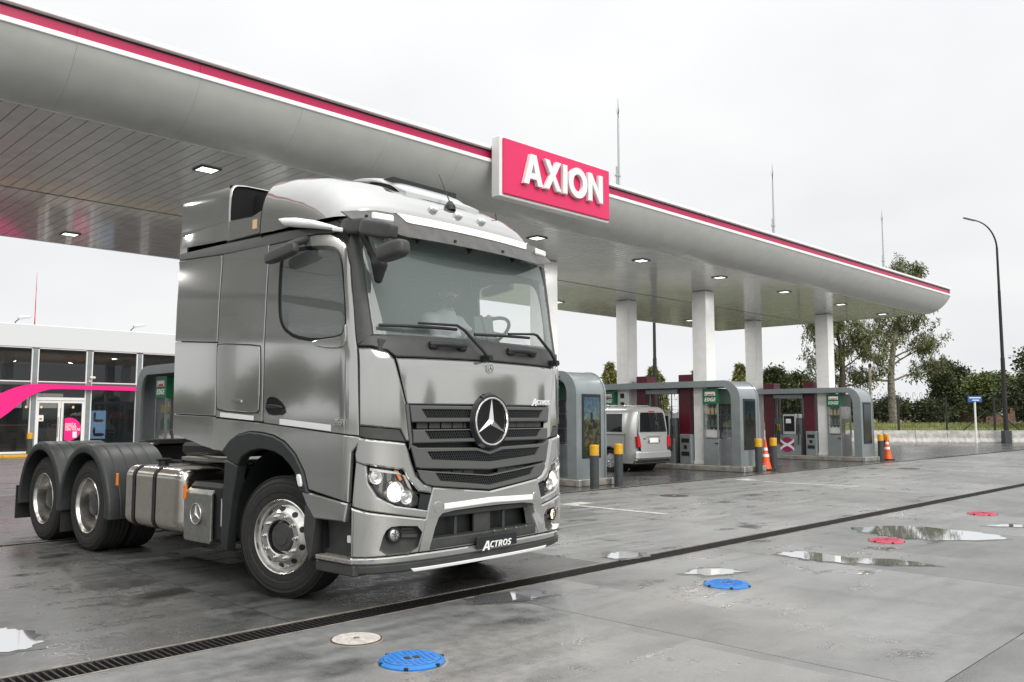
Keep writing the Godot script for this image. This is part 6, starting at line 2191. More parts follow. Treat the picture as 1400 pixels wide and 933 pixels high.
	for i in 15:
		var w := i / 14.0
		var lon := lerpf(-0.22, 0.72, w)
		var row := PackedVector3Array()
		var rb := PackedVector3Array()
		for j in 13:
			var lat := lerpf(-0.46, 0.46, j / 12.0)
			var ed := pow(absf(lat) / 0.46, 6.0)
			var h := 0.050 + 0.045 * sin(PI * clampf(w * 0.85 + 0.12, 0, 1))
			row.append(Vector3(lat, roof_z(lat, lon) + h - 0.04 * ed - 0.05 * pow(w, 8.0), lon))
			rb.append(Vector3(lat, roof_z(lat, lon) + 0.035, lon))
		g.append(row); gb2.append(rb)
	m = MB.new()
	m.grid(g); m.grid(gb2, false, true)
	for i in 14:
		for j in [0, 12]: m.quad(g[i][j], g[i + 1][j], gb2[i + 1][j], gb2[i][j])
	for i in [0, 14]:
		for j in 12: m.quad(g[i][j], g[i][j + 1], gb2[i][j + 1], gb2[i][j])
	part("roof_hatch", m, M.silver, T)
	bx("hatch_plinth", Vector3(0, 3.60, 0.15), Vector3(0.80, 0.14, 0.65), M.black, T)

func truck_fittings(T: Node3D) -> void:
	for sg in [-1, 1]:
		# grab handle under the windscreen
		var mh := MB.new()
		var hp := []
		for k in 9:
			var w := k / 8.0
			hp.append(skin(sg * lerpf(0.26, 0.65, w), 2.09, 0.015 + 0.045 * sin(PI * clampf(w, 0.04, 0.96))))
		mh.tube(hp, 0.022, 8)
		for e in [0.30, 0.61]: mh.box(skin(sg * e, 2.075, 0.015), Vector3(0.09, 0.05, 0.05), 0.015)
		part("grab_handle", mh, M.black, T)
		# rain fin over the door window
		var g := []
		var pts := [[0.0, 3.205, 0.02, 0.02], [0.08, 3.20, 0.075, 0.035], [0.25, 3.175, 0.085, 0.04], [0.5, 3.115, 0.07, 0.04], [0.72, 3.045, 0.045, 0.03], [0.82, 3.01, 0.02, 0.015]]
		for p in pts:
			var row := PackedVector3Array()
			for k in 10:
				var a := TAU * k / 10.0
				row.append(Vector3(sg * (1.235 + cos(a) * p[3] + 0.02), p[1] - p[2] * 0.5 + sin(a) * p[2] * 0.5, p[0]))
			g.append(row)
		var m := MB.new()
		m.grid(g, true, sg > 0)
		part("rain_fin", m, M.stripe_white, T)
		bx("fin_lamp", Vector3(sg * 1.27, 2.985, 0.83), Vector3(0.03, 0.035, 0.12), M.white_gloss, T, 0.008, Basis(Vector3(1, 0, 0), 0.2))
		# mirror camera over the door window
		m = MB.new()
		m.soft_box(Vector3(sg * 1.34, 2.868, 0.16), Vector3(0.085, 0.105, 0.44), Basis(Vector3(1, 0, 0), -0.12))
		var mc := part("mirror_camera", m, M.trim, T)
		m = sdf_body([[Vector3(sg * 1.33, 2.93, 0.26), Vector3(sg * 1.22, 2.985, 0.36), 0.030, 0.034]], 0.010, 0.02)
		part("camera_arm", m, M.trim, mc)
		# front mirror on its arm, kerb side only
		if sg > 0: continue
		m = MB.new()
		m.soft_box(Vector3(sg * 1.195, 3.0, 0.98), Vector3(0.10, 0.125, 0.34), Basis(Vector3(1, 0, 0), 0.10))
		m.soft_box(Vector3(sg * 1.235, 2.925, 1.29), Vector3(0.10, 0.13, 0.40), Basis(Vector3(1, 0, 0), 0.24))
		var fa := part("mirror_arm", m, M.trim, T)
		m = MB.new()
		m.soft_box(Vector3(sg * 1.245, 2.735, 1.47), Vector3(0.13, 0.135, 0.31), Basis(Vector3(1, 0, 0), -0.10), 0.55)
		m.soft_box(Vector3(sg * 1.24, 2.82, 1.42), Vector3(0.05, 0.12, 0.07))
		part("front_mirror", m, M.trim, fa)
		m = sdf_body([[Vector3(sg * 1.18, 2.93, 1.06), Vector3(sg * 1.15, 2.78, 1.12), 0.045, 0.035], [Vector3(sg * 1.15, 2.78, 1.12), Vector3(sg * 1.12, 2.68, 1.17), 0.035, 0.055], [Vector3(sg * 1.12, 2.68, 1.17), Vector3(sg * 1.12, 2.57, 1.16), 0.062, 0.035]], 0.010, 0.02)
		part("kerb_mirror", m, M.black, fa)
	# open air deflector on the far corner
	var gl := []
	for i in 7:
		var row := PackedVector3Array()
		for j in 9:
			var z := lerpf(1.42, 1.97, j / 8.0)
			row.append(skin(1.36 + i * 0.03, z, 0.07))
		gl.append(row)
	var mm := MB.new()
	mm.grid(gl, false, false)
	part("air_deflector", mm, M.silver, T)
	for k in 5:
		bx("deflector_slat", skin(1.36, 1.46 + k * 0.11, 0.03), Vector3(0.10, 0.02, 0.06), M.black, T)
	# wipers
	for q in [[[-0.068, 2.0], [-0.114, 2.063], [-0.272, 2.225], [-0.347, 2.262], [-0.43, 2.262], [-0.729, 2.252], [-1.08, 2.215]], [[0.88, 2.006], [0.819, 2.107], [0.653, 2.255], [0.60, 2.262], [0.5, 2.258], [0.267, 2.239], [-0.126, 2.205]]]:
		var wp := Node3D.new()
		wp.name = "wiper"
		T.add_child(wp, true)
		var pa := []
		for i in 4: pa.append(skin(q[i][0], q[i][1], 0.075))
		pa.append(skin(q[5][0], q[5][1], 0.06))
		var m := MB.new()
		m.tube(pa, 0.017, 7, 0.010)
		part("arm", m, M.black, wp)
		m = MB.new()
		var pb := []
		for i in 9:
			var a: float = lerpf(q[4][0] + 0.1, q[6][0], i / 8.0)
			var b: float = lerpf(q[4][1] - 0.03, q[6][1], i / 8.0)
			pb.append(skin(a, b, 0.03 + 0.02 * sin(PI * i / 8.0)))
		m.tube(pb, 0.014, 6)
		part("blade", m, M.black, wp)
		m = MB.new()
		var c := skin(q[0][0], q[0][1], 0.05)
		m.cyl(c - Vector3(0, 0, 0.05), c + Vector3(0, 0, 0.05), 0.032, 0.026, 12)
		part("pivot", m, M.black, wp)

func wheel(T: Node3D, at: Vector3, sg: int, kind: String, turn := 0.0) -> void:
	var w := Node3D.new()
	w.name = "wheel"
	T.add_child(w, true)
	w.position = at
	w.rotation.y = turn
	var ax := Vector3(sg, 0, 0)
	var m := MB.new()
	var hw := 0.148
	var prof := [Vector2(0.295, -hw + 0.02), Vector2(0.34, -hw), Vector2(0.42, -hw - 0.004), Vector2(0.475, -hw + 0.012), Vector2(0.497, -hw + 0.03)]
	for k in 5:
		var y := -0.105 + k * 0.0525
		prof.append_array([Vector2(0.505, y - 0.024), Vector2(0.505, y + 0.018), Vector2(0.493, y + 0.020), Vector2(0.493, y + 0.026)])
	prof.append_array([Vector2(0.497, hw - 0.03), Vector2(0.475, hw - 0.012), Vector2(0.455, hw + 0.002), Vector2(0.44, hw + 0.001), Vector2(0.42, hw + 0.006), Vector2(0.375, hw + 0.006), Vector2(0.365, hw + 0.001), Vector2(0.33, hw), Vector2(0.312, hw - 0.004), Vector2(0.295, hw - 0.02)])
	m.lathe(prof, Vector3.ZERO, ax, 72)
	part("tyre", m, M.tyre, w)
	var rm := Node3D.new()
	rm.name = "rim"
	w.add_child(rm, true)
	m = MB.new()
	if kind == "inner": 
		m.lathe([Vector2(0.30, hw), Vector2(0.28, 0.0), Vector2(0.0, 0.0)], Vector3.ZERO, ax, 32)
		part("disc", m, M.iron, rm)
		return
	if kind == "front":
		m.lathe([Vector2(0.31, hw - 0.03), Vector2(0.312, hw), Vector2(0.305, hw + 0.006), Vector2(0.296, hw), Vector2(0.288, hw - 0.028), Vector2(0.268, hw - 0.034), Vector2(0.252, hw - 0.026), Vector2(0.212, hw + 0.010), Vector2(0.200, hw + 0.016), Vector2(0.150, hw + 0.016), Vector2(0.142, hw + 0.010), Vector2(0.138, hw - 0.05), Vector2(0.10, hw - 0.06)], Vector3.ZERO, ax, 64)
		part("disc", m, M.alu, rm)
		m = MB.new()
		m.lathe([Vector2(0.128, hw - 0.08), Vector2(0.12, hw - 0.01), Vector2(0.105, hw + 0.0), Vector2(0.075, hw + 0.002), Vector2(0.07, hw + 0.012), Vector2(0.0, hw + 0.014)], Vector3.ZERO, ax, 32)
		part("hub", m, M.trim, rm)
		for k in 10:
			var a := TAU * (k + 0.5) / 10.0
			var o := Vector3(0, cos(a), sin(a))
			m = MB.new()
			m.cyl(o * 0.175 + ax * (hw + 0.012), o * 0.175 + ax * (hw + 0.036), 0.021, 0.019, 6)
			m.cyl(o * 0.175 + ax * (hw + 0.036), o * 0.175 + ax * (hw + 0.056), 0.012, 0.011, 8)
			part("wheel_nut", m, M.chrome, rm)
			var b := TAU * k / 10.0
			var q := Vector3(0, cos(b), sin(b))
			var nn := (ax * 0.74 + q * 0.67).normalized()
			m = MB.new()
			var c := q * 0.233 + ax * (hw - 0.007)
			m.cyl(c - nn * 0.02, c + nn * 0.0025, 0.026, 0.026, 16)
			part("hand_hole", m, M.black, rm)
	else:
		m.lathe([Vector2(0.31, hw - 0.03), Vector2(0.312, hw), Vector2(0.305, hw + 0.006), Vector2(0.296, hw), Vector2(0.286, hw - 0.03), Vector2(0.280, hw - 0.10), Vector2(0.272, hw - 0.19), Vector2(0.24, hw - 0.215), Vector2(0.13, hw - 0.215)], Vector3.ZERO, ax, 64)
		part("disc", m, M.alu, rm)
		m = MB.new()
		m.lathe([Vector2(0.14, hw - 0.22), Vector2(0.135, hw - 0.15), Vector2(0.12, hw - 0.11), Vector2(0.11, hw - 0.07), Vector2(0.0, hw - 0.06)], Vector3.ZERO, ax, 32)
		part("hub", m, M.trim, rm)
		for k in 10:
			var a := TAU * (k + 0.5) / 10.0
			var o := Vector3(0, cos(a), sin(a))
			m = MB.new()
			m.cyl(o * 0.168 + ax * (hw - 0.215), o * 0.168 + ax * (hw - 0.16), 0.018, 0.015, 6)
			part("wheel_nut", m, M.chrome, rm)
			var b := TAU * k / 10.0
			var c := Vector3(0, cos(b), sin(b)) * 0.222 + ax * (hw - 0.2135)
			m = MB.new()
			m.cyl(c - ax * 0.01, c + ax * 0.0025, 0.024, 0.024, 14)
			part("hand_hole", m, M.black, rm)

func truck_chassis(T: Node3D) -> void:
	for sg in [-1, 1]:
		wheel(T, Vector3(sg * 1.045, 0.505, 0.0), sg, "front", deg_to_rad(13.0))
		for z in [-3.812, -5.105]:
			wheel(T, Vector3(sg * 1.05, 0.505, z), sg, "rear")
			wheel(T, Vector3(sg * 0.72, 0.505, z), sg, "inner")
		bx("frame_rail", Vector3(sg * 0.41, 0.86, -2.45), Vector3(0.09, 0.29, 6.4), M.iron, T, 0.01)
		# mudguards over the rear wheels, one quarter drum each, ribbed across
		for z in [-3.812, -5.105]:
			var g := []
			var gi := []
			for i in 41:
				var a := lerpf(deg_to_rad(-8), deg_to_rad(188), i / 40.0)
				var row := PackedVector3Array()
				var ri := PackedVector3Array()
				var fl: float = maxf(0.0, absf(a - PI / 2) / (PI / 2) - 0.75) * 0.10
				for q in [[1.262, -0.085], [1.268, -0.05], [1.258, -0.018], [1.235, -0.004], [1.14, 0.0], [1.135, -0.008], [1.125, -0.008], [1.12, 0.0], [1.0, 0.0], [0.995, -0.008], [0.985, -0.008], [0.98, 0.0], [0.86, 0.0], [0.855, -0.008], [0.845, -0.008], [0.84, 0.0], [0.72, 0.0], [0.715, -0.008], [0.705, -0.008], [0.70, 0.0], [0.55, 0.0]]:
					var r: float = 0.70 + q[1] + fl
					row.append(Vector3(sg * q[0], 0.505 + sin(a) * r, z + cos(a) * (r - 0.035)))
				for q in [1.258, 0.55]:
					ri.append(Vector3(sg * q, 0.505 + sin(a) * 0.60, z + cos(a) * 0.575))
				g.append(row); gi.append(ri)
			var m := MB.new()
			m.grid(g, false, sg > 0)
			m.grid(gi, false, sg < 0)
			for i in 40: m.quad(g[i][0], g[i + 1][0], gi[i + 1][0], gi[i][0])
			part("mudguard", m, M.guard, T)
		m_flap(T, sg)
		bx("marker_lamp", Vector3(sg * 1.24, 0.84, -2.98), Vector3(0.02, 0.13, 0.035), M.amber, T, 0.005)
	# axles and suspension
	for q in [[0.0, 0.5, 0.05], [-3.812, 0.5, 0.1], [-5.105, 0.5, 0.1]]:
		var m := MB.new()
		m.cyl(Vector3(-0.95, 0.5, q[0]), Vector3(0.95, 0.5, q[0]), q[2] + 0.02, q[2] + 0.02, 12)
		if q[0] < -1:
			m.lathe([Vector2(0.0, -0.2), Vector2(0.2, -0.12), Vector2(0.24, 0), Vector2(0.2, 0.12), Vector2(0, 0.2)], Vector3(0, 0.5, q[0]), Vector3(0, 0, 1), 20)
		part("axle", m, M.iron, T)
	for z in [-5.6, -4.45, -3.1, -2.0, -1.0, 0.6]:
		bx("cross_member", Vector3(0, 0.86, z), Vector3(0.75, 0.2, 0.1), M.iron, T, 0.01)
	for sg in [-1, 1]:
		for z in [-0.45, 0.45]:
			var m := MB.new()
			m.cyl(Vector3(sg * 0.62, 0.55, z), Vector3(sg * 0.6, 1.05, z), 0.07, 0.09, 12)
			part("air_spring", m, M.rubber, T)
		var lf := MB.new()
		lf.tube([Vector3(sg * 0.55, 0.62, -0.8), Vector3(sg * 0.55, 0.5, 0.0), Vector3(sg * 0.55, 0.62, 0.8)], 0.045, 6)
		part("leaf_spring", lf, M.iron, T)
	# wheel well liners and engine block, dark
	for sg in [-1, 1]:
		var gg := []
		for i in 21:
			var a := lerpf(deg_to_rad(-5), deg_to_rad(185), i / 20.0)
			gg.append(PackedVector3Array([Vector3(sg * 1.20, 0.53 + sin(a) * 0.70, -0.02 + cos(a) * 0.64), Vector3(sg * 0.55, 0.53 + sin(a) * 0.70, -0.02 + cos(a) * 0.64)]))
		var m := MB.new()
		m.grid(gg, false, sg > 0)
		part("wheel_well_liner", m, M.black, T)
	bx("engine", Vector3(0, 1.0, -0.1), Vector3(0.85, 0.9, 1.7), M.black, T, 0.05)
	bx("radiator", Vector3(0, 0.85, 0.98), Vector3(1.7, 1.1, 0.12), M.black, T)
	bx("gearbox", Vector3(0, 0.75, -1.5), Vector3(0.55, 0.55, 1.2), M.iron, T, 0.08)
	var ps := MB.new()
	ps.cyl(Vector3(0, 0.68, -2.0), Vector3(0, 0.55, -3.7), 0.06, 0.06, 12)
	part("drive_shaft", ps, M.iron, T)
	bx("cab_floor", Vector3(0, 1.36, -0.1), Vector3(2.36, 0.06, 1.8), M.black, T)
	# catwalk, pipes behind the cab
	bx("catwalk", Vector3(0, 1.06, -2.0), Vector3(1.5, 0.04, 1.1), M.steel, T, 0.005)
	for k in 3:
		var m := MB.new()
		var x := -0.75 + k * 0.06
		m.tube([Vector3(x, 1.18 + 0.05 * k, -1.1), Vector3(x - 0.1, 1.16, -1.8), Vector3(x + 0.2, 1.10 + 0.03 * k, -2.6), Vector3(x + 0.3, 1.02, -3.1)], 0.022, 7)
		part("air_pipe", m, M.black, T)
	bx("side_duct", Vector3(-0.82, 1.19, -1.45), Vector3(0.5, 0.12, 1.0), M.black, T, 0.03)
	# fifth wheel coupling
	var fw := Node3D.new()
	fw.name = "fifth_wheel"
	T.add_child(fw, true)
	fw.position = Vector3(0, 1.20, -4.0)
	var m5 := MB.new()
	m5.prism(PackedVector2Array([Vector2(-0.45, 0.35), Vector2(0.45, 0.35), Vector2(0.47, 0.0), Vector2(0.32, -0.5), Vector2(0.12, -0.62), Vector2(0.04, -0.15), Vector2(-0.04, -0.15), Vector2(-0.12, -0.62), Vector2(-0.32, -0.5), Vector2(-0.47, 0.0)]), 0.06, Transform3D(Basis(Vector3(1, 0, 0), Vector3(0, 0.05, 1).normalized(), Vector3(0, 1, -0.05).normalized()), Vector3.ZERO), 0.01)
	part("plate", m5, M.iron, fw)
	bx("pedestal", Vector3(0, -0.15, 0.0), Vector3(0.9, 0.25, 0.35), M.iron, fw, 0.02)
	bx("coupling_handle", Vector3(-0.55, -0.02, 0.2), Vector3(0.3, 0.03, 0.03), M.silver, fw, 0.01)
	# fuel tank
	for sg in [-1, 1]:
		var tk := Node3D.new()
		tk.name = "fuel_tank"
		T.add_child(tk, true)
		tk.position = Vector3(sg * 0.89, 0.69, -2.2)
		var m := MB.new()
		var rr := rounded(0.70, 0.62, 0.11, 6)
		var g := []
		for q in [[-0.60, 0.86], [-0.598, 0.93], [-0.585, 0.975], [-0.56, 0.995], [-0.53, 1.0], [0.45, 1.0], [0.50, 0.995], [0.55, 0.975], [0.58, 0.94], [0.597, 0.88], [0.60, 0.80]]:
			var row := PackedVector3Array()
			for p in rr: row.append(Vector3(p.x * q[1], p.y * q[1], q[0]))
			g.append(row)
		m.grid(g, true, true)
		for e in [0, 10]:
			for k in rr.size():
				m.tri(Vector3(0, 0, g[e][0].z), g[e][k] if e > 0 else g[e][(k + 1) % rr.size()], g[e][(k + 1) % rr.size()] if e > 0 else g[e][k])
		part("shell", m, M.tank, tk)
		for z in [-0.38, 0.06]:
			m = MB.new()
			var rs := rounded(0.712, 0.632, 0.115, 6)
			var gs := []
			for zz in [-0.032, 0.032]:
				var row := PackedVector3Array()
				for p in rs: row.append(Vector3(p.x, p.y, z + zz))
				gs.append(row)
			m.grid(gs, true, true)
			part("strap", m, M.rubber, tk)
		m = MB.new()
		m.cyl(Vector3(sg * 0.12, 0.30, -0.22), Vector3(sg * 0.12, 0.36, -0.22), 0.055, 0.05, 14)
		m.box(Vector3(sg * 0.12, 0.37, -0.22), Vector3(0.16, 0.03, 0.05), 0.01)
		part("filler_cap", m, M.black, tk)
		bx("marker_lamp", Vector3(sg * 0.335, 0.10, 0.66), Vector3(0.03, 0.13, 0.035), M.amber, tk, 0.005)
		# box with the embossed cover in front of the tank
		var ub := Node3D.new()
		ub.name = "utility_box"
		T.add_child(ub, true)
		ub.position = Vector3(sg * 0.95, 0.62, -1.30)
		bx("casing", Vector3(-sg * 0.02, 0.0, 0.06), Vector3(0.5, 0.54, 0.62), M.black, ub, 0.04)
		m = MB.new()
		m.prism(poly([-0.23, -0.28, 0.23, -0.28, 0.25, -0.25, 0.25, 0.16, -0.25, 0.16, -0.25, -0.25]), 0.02, Transform3D(Basis(Vector3.UP, sg * PI / 2), Vector3(sg * 0.26, 0, -0.01)), 0.005)
		m.prism(poly([-0.25, -0.075, 0.25, -0.075, 0.21, 0.075, -0.21, 0.075]), 0.02, Transform3D(Basis(Vector3.UP, sg * PI / 2) * Basis(Vector3(1, 0, 0), -0.85), Vector3(sg * 0.215, 0.205, -0.01)), 0.005)
		part("cover", m, M.steel_plate, ub)
		m = MB.new()
		for k in 26: m.box(Vector3(sg * 0.271, -0.26 + k * 0.0162, -0.01), Vector3(0.008, 0.008, 0.46), 0.0)
		part("cover_ribs", m, M.steel_plate, ub)
		var bd := MB.new()
		bd.cyl(Vector3(sg * 0.27, -0.02, -0.01), Vector3(sg * 0.283, -0.02, -0.01), 0.10, 0.098, 32)
		part("emblem_plate", bd, M.steel, ub)
		var st := part("emblem_star", star_mesh(0.098, 0.016), M.silver, ub, Vector3(sg * 0.283, -0.02, -0.01))
		st.rotation.y = sg * PI / 2
		m = MB.new()
		m.tube([Vector3(sg * 0.235, 0.12, 0.40), Vector3(sg * 0.24, 0.14, 0.375), Vector3(sg * 0.24, 0.10, 0.375), Vector3(sg * 0.24, -0.10, 0.375), Vector3(sg * 0.235, -0.13, 0.40)], 0.01, 6)
		part("grab_rail", m, M.silver, ub)
		bx("marker_lamp", Vector3(sg * 0.24, -0.20, 0.40), Vector3(0.02, 0.10, 0.03), M.amber, ub, 0.004)
	# tail
	bx("rear_cross_beam", Vector3(0, 0.80, -5.75), Vector3(2.3, 0.16, 0.10), M.iron, T, 0.01)
	for sg in [-1, 1]: bx("tail_lamp", Vector3(sg * 0.95, 0.80, -5.82), Vector3(0.4, 0.14, 0.06), M.red_lens, T, 0.01)

func m_flap(T: Node3D, sg: int) -> void:
	bx("mud_flap", Vector3(sg * 0.92, 0.42, -5.87), Vector3(0.66, 0.42, 0.02), M.rubber, T)
	bx("mud_flap", Vector3(sg * 0.92, 0.36, -4.46), Vector3(0.62, 0.40, 0.02), M.rubber, T)

func truck_interior(T: Node3D) -> void:
	# inner shell behind the panels keeps the cab dark and closes the shut lines
	var wn := poly([2.40, 2.95, 1.60, 2.95, 1.40, 2.75, 1.37, 2.10, 2.40, 2.10])
	for sg in [-1, 1]:
		part("inner_side", panel(poly([4.10, 1.36, 1.25, 1.30, 1.22, 2.06, 1.40, 2.85, 1.62, 3.10, 4.10, 3.14]), [wn], -0.045, 0.02, sg, 0.001, 0.12), M.cab_in, T)
		part("inner_corner", panel(poly([1.40, 0.86, 0.60, 0.86, 0.85, 1.30, 0.95, 2.02, 1.30, 2.03]), [], -0.08, 0.01, sg, 0.001, 0.12), M.black, T)
	part("inner_front", panel(poly([-1.0, 1.50, 1.0, 1.50, 1.10, 2.12, 0.0, 2.14, -1.10, 2.12]), [], -0.07, 0.02, 0, 0.001, 0.12), M.black, T)
	bx("rear_wall", Vector3(0, 2.35, -0.95), Vector3(2.38, 2.0, 0.05), M.cab_in, T)
	bx("head_lining", Vector3(0, 3.09, -0.05), Vector3(2.3, 0.04, 1.75), M.cab_in, T)
	bx("overhead_shelf", Vector3(0, 2.98, 0.62), Vector3(2.2, 0.20, 0.45), M.cab_in, T, 0.05)
	bx("bunk", Vector3(0, 1.85, -0.68), Vector3(2.1, 0.2, 0.5), M.seat, T, 0.05)
	# dashboard
	var m := MB.new()
	m.prism(poly([0.55, 1.4, 1.16, 1.4, 1.16, 2.10, 1.0, 2.19, 0.70, 2.17, 0.58, 2.05]), 2.2, Transform3D(Basis(Vector3(0, 0, 1), Vector3(0, 1, 0), Vector3(-1, 0, 0)), Vector3.ZERO), 0.01)
	part("dashboard", m, M.trim, T)
	for x in [-0.6, 0.6]:
		var st := Node3D.new()
		st.name = "seat"
		T.add_child(st, true)
		st.position = Vector3(x, 1.39, 0.0)
		bx("cushion", Vector3(0, 0.55, 0.10), Vector3(0.52, 0.16, 0.52), M.seat, st, 0.06)
		bx("backrest", Vector3(0, 0.95, -0.22), Vector3(0.50, 0.72, 0.15), M.seat, st, 0.06, Basis(Vector3(1, 0, 0), -0.12))
		bx("headrest", Vector3(0, 1.39, -0.28), Vector3(0.30, 0.2, 0.1), M.seat, st, 0.045)
		bx("seat_base", Vector3(0, 0.24, 0.06), Vector3(0.4, 0.46, 0.4), M.black, st, 0.02)
	# steering wheel
	var sw := Node3D.new()
	sw.name = "steering_wheel"
	T.add_child(sw, true)
	sw.position = Vector3(0.58, 2.30, 0.74)
	var ax := Vector3(0, 0.80, -0.60).normalized()
	var x0 := Vector3(1, 0, 0)
	var y0 := ax.cross(x0)
	m = MB.new()
	var ring := []
	for i in 33:
		var a := TAU * i / 32.0
		ring.append((x0 * cos(a) + y0 * sin(a)) * 0.22)
	m.tube(ring, 0.017, 8)
	part("rim", m, M.black, sw)
	m = MB.new()
	for a in [0.0, PI, PI * 0.5]:
		m.cyl(Vector3.ZERO, (x0 * cos(a) + y0 * sin(a)) * 0.21, 0.025, 0.018, 7)
	m.cyl(ax * 0.02, -ax * 0.28, 0.06, 0.045, 12)
	part("spokes", m, M.black, sw)
	# tablet standing behind the glass, name board on the dashboard
	var tb := thing("tablet", "grey tablet in a stand behind the windscreen", "tablet", T.to_global(Vector3(0.33, 2.30, 0.92)), deg_to_rad(48.5 - 12.0))
	m = MB.new()
	m.prism(rounded(0.21, 0.25, 0.015, 3), 0.012, Transform3D(Basis(Vector3(1, 0, 0), -0.16), Vector3.ZERO), 0.003)
	part("case", m, M.trim, tb)
	m = MB.new()
	m.box(Vector3(0, 0.01, 0.008), Vector3(0.022, 0.26, 0.004), 0.0, Basis(Vector3(1, 0, 0), -0.16) * Basis(Vector3(0, 0, 1), 0.2))
	part("strap", m, M.black, tb)

# ---------------------------------------------------------------- people
func sdf_body(bones: Array, cell: float, k: float) -> MB:
	var lo := Vector3.ONE * 1e9
	var hi := -lo
	for b in bones:
		var r := maxf(b[2], b[3]) + cell * 2
		lo = lo.min(b[0] - Vector3.ONE * r).min(b[1] - Vector3.ONE * r)
		hi = hi.max(b[0] + Vector3.ONE * r).max(b[1] + Vector3.ONE * r)
	var n := Vector3i(((hi - lo) / cell).ceil()) + Vector3i.ONE
	var f := PackedFloat32Array()
	f.resize(n.x * n.y * n.z)
	f.fill(1.0)
	for b in bones:
		var a: Vector3 = b[0]
		var e: Vector3 = b[1]
		var rm := maxf(b[2], b[3]) + k + cell * 2
		var l0 := Vector3i((((a.min(e) - Vector3.ONE * rm) - lo) / cell).floor()).clamp(Vector3i.ZERO, n - Vector3i.ONE)
		var l1 := Vector3i((((a.max(e) + Vector3.ONE * rm) - lo) / cell).ceil()).clamp(Vector3i.ZERO, n - Vector3i.ONE)
		var ab := e - a
		var il := 1.0 / maxf(ab.length_squared(), 1e-9)
		var sq: Vector3 = b[4] if b.size() > 4 else Vector3.ONE
		for z in range(l0.z, l1.z + 1):
			for y in range(l0.y, l1.y + 1):
				for x in range(l0.x, l1.x + 1):
					var p := lo + Vector3(x, y, z) * cell
					var t := clampf((p - a).dot(ab) * il, 0.0, 1.0)
					var d := ((p - a - ab * t) * sq).length() - lerpf(b[2], b[3], t)
					var ix := (z * n.y + y) * n.x + x
					var o := f[ix]
					var h := maxf(k - absf(o - d), 0.0) / k
					f[ix] = minf(o, d) - h * h * k * 0.25
	var vid := {}
	var vs := PackedVector3Array()
	var I := func(x: int, y: int, z: int) -> int: return (z * n.y + y) * n.x + x
	for z in n.z - 1:
		for y in n.y - 1:
			for x in n.x - 1:
				var c := 0
				var s := Vector3.ZERO
				var i0: int = (z * n.y + y) * n.x + x
				var q := [f[i0], f[i0 + 1], f[i0 + n.x], f[i0 + n.x + 1], f[i0 + n.x * n.y], f[i0 + n.x * n.y + 1], f[i0 + n.x * n.y + n.x], f[i0 + n.x * n.y + n.x + 1]]
				var neg := 0
				for w in q:
					if w < 0.0: neg += 1
				if neg == 0 or neg == 8: continue
				for e in [[0, 1], [2, 3], [4, 5], [6, 7], [0, 2], [1, 3], [4, 6], [5, 7], [0, 4], [1, 5], [2, 6], [3, 7]]:
					var fa: float = q[e[0]]
					var fb: float = q[e[1]]
					if (fa < 0.0) != (fb < 0.0):
						var t := fa / (fa - fb)
						var pa := Vector3(e[0] & 1, (e[0] >> 1) & 1, e[0] >> 2)
						var pb := Vector3(e[1] & 1, (e[1] >> 1) & 1, e[1] >> 2)
						s += pa.lerp(pb, t); c += 1
				vid[i0] = vs.size()
				vs.append(lo + (Vector3(x, y, z) + s / c) * cell)
	var tris := PackedInt32Array()
	var nrm := PackedVector3Array()
	nrm.resize(vs.size())
	var st := [1, n.x, n.x * n.y]
	for i0 in vid:
		var x: int = i0 % n.x
		var y: int = (i0 / n.x) % n.y
		var z: int = i0 / (n.x * n.y)
		var cc := [x, y, z]
		for a in 3:
			var b := (a + 1) % 3
			var c := (a + 2) % 3
			if cc[b] == 0 or cc[c] == 0: continue
			var f0 := f[i0]
			var f1 := f[i0 + st[a]]
			if (f0 < 0.0) == (f1 < 0.0): continue
			var k0: int = i0
			var k1: int = i0 - st[b]
			var k2: int = i0 - st[b] - st[c]
			var k3: int = i0 - st[c]
			if not (vid.has(k1) and vid.has(k2) and vid.has(k3)): continue
			var ids := [vid[k0], vid[k1], vid[k2], vid[k3]]
			if f0 >= 0.0: ids.reverse()
			for w in [[0, 1, 2], [0, 2, 3]]:
				for e in w: tris.append(ids[e])
				var nn := (vs[ids[w[1]]] - vs[ids[w[0]]]).cross(vs[ids[w[2]]] - vs[ids[w[0]]])
				for e in w: nrm[ids[e]] += nn
	var m := MB.new()
	for i in range(0, tris.size(), 3):
		m.trin(vs[tris[i]], vs[tris[i + 1]], vs[tris[i + 2]], nrm[tris[i]].normalized(), nrm[tris[i + 1]].normalized(), nrm[tris[i + 2]].normalized())
	return m

func head_mesh() -> MB:
	# head centred on the eyes' height, looking along +z, chin at -0.11
	return sdf_body([[Vector3(0, 0.02, -0.02), Vector3(0, 0.045, -0.025), 0.088, 0.085], [Vector3(0, -0.02, 0.02), Vector3(0, -0.075, 0.035), 0.066, 0.045], [Vector3(0, 0.01, 0.085), Vector3(0, -0.03, 0.10), 0.010, 0.016], [Vector3(-0.03, -0.015, 0.055), Vector3(0.03, -0.015, 0.055), 0.026, 0.026], [Vector3(-0.028, 0.022, 0.066), Vector3(0.028, 0.022, 0.066), 0.016, 0.016], [Vector3(0.085, 0.0, -0.012), Vector3(0.088, 0.03, -0.02), 0.012, 0.016], [Vector3(-0.085, 0.0, -0.012), Vector3(-0.088, 0.03, -0.02), 0.012, 0.016], [Vector3(-0.02, -0.062, 0.078), Vector3(0.02, -0.062, 0.078), 0.009, 0.009], [Vector3(0, -0.08, -0.02), Vector3(0, -0.17, -0.035), 0.052, 0.056]], 0.006, 0.02)

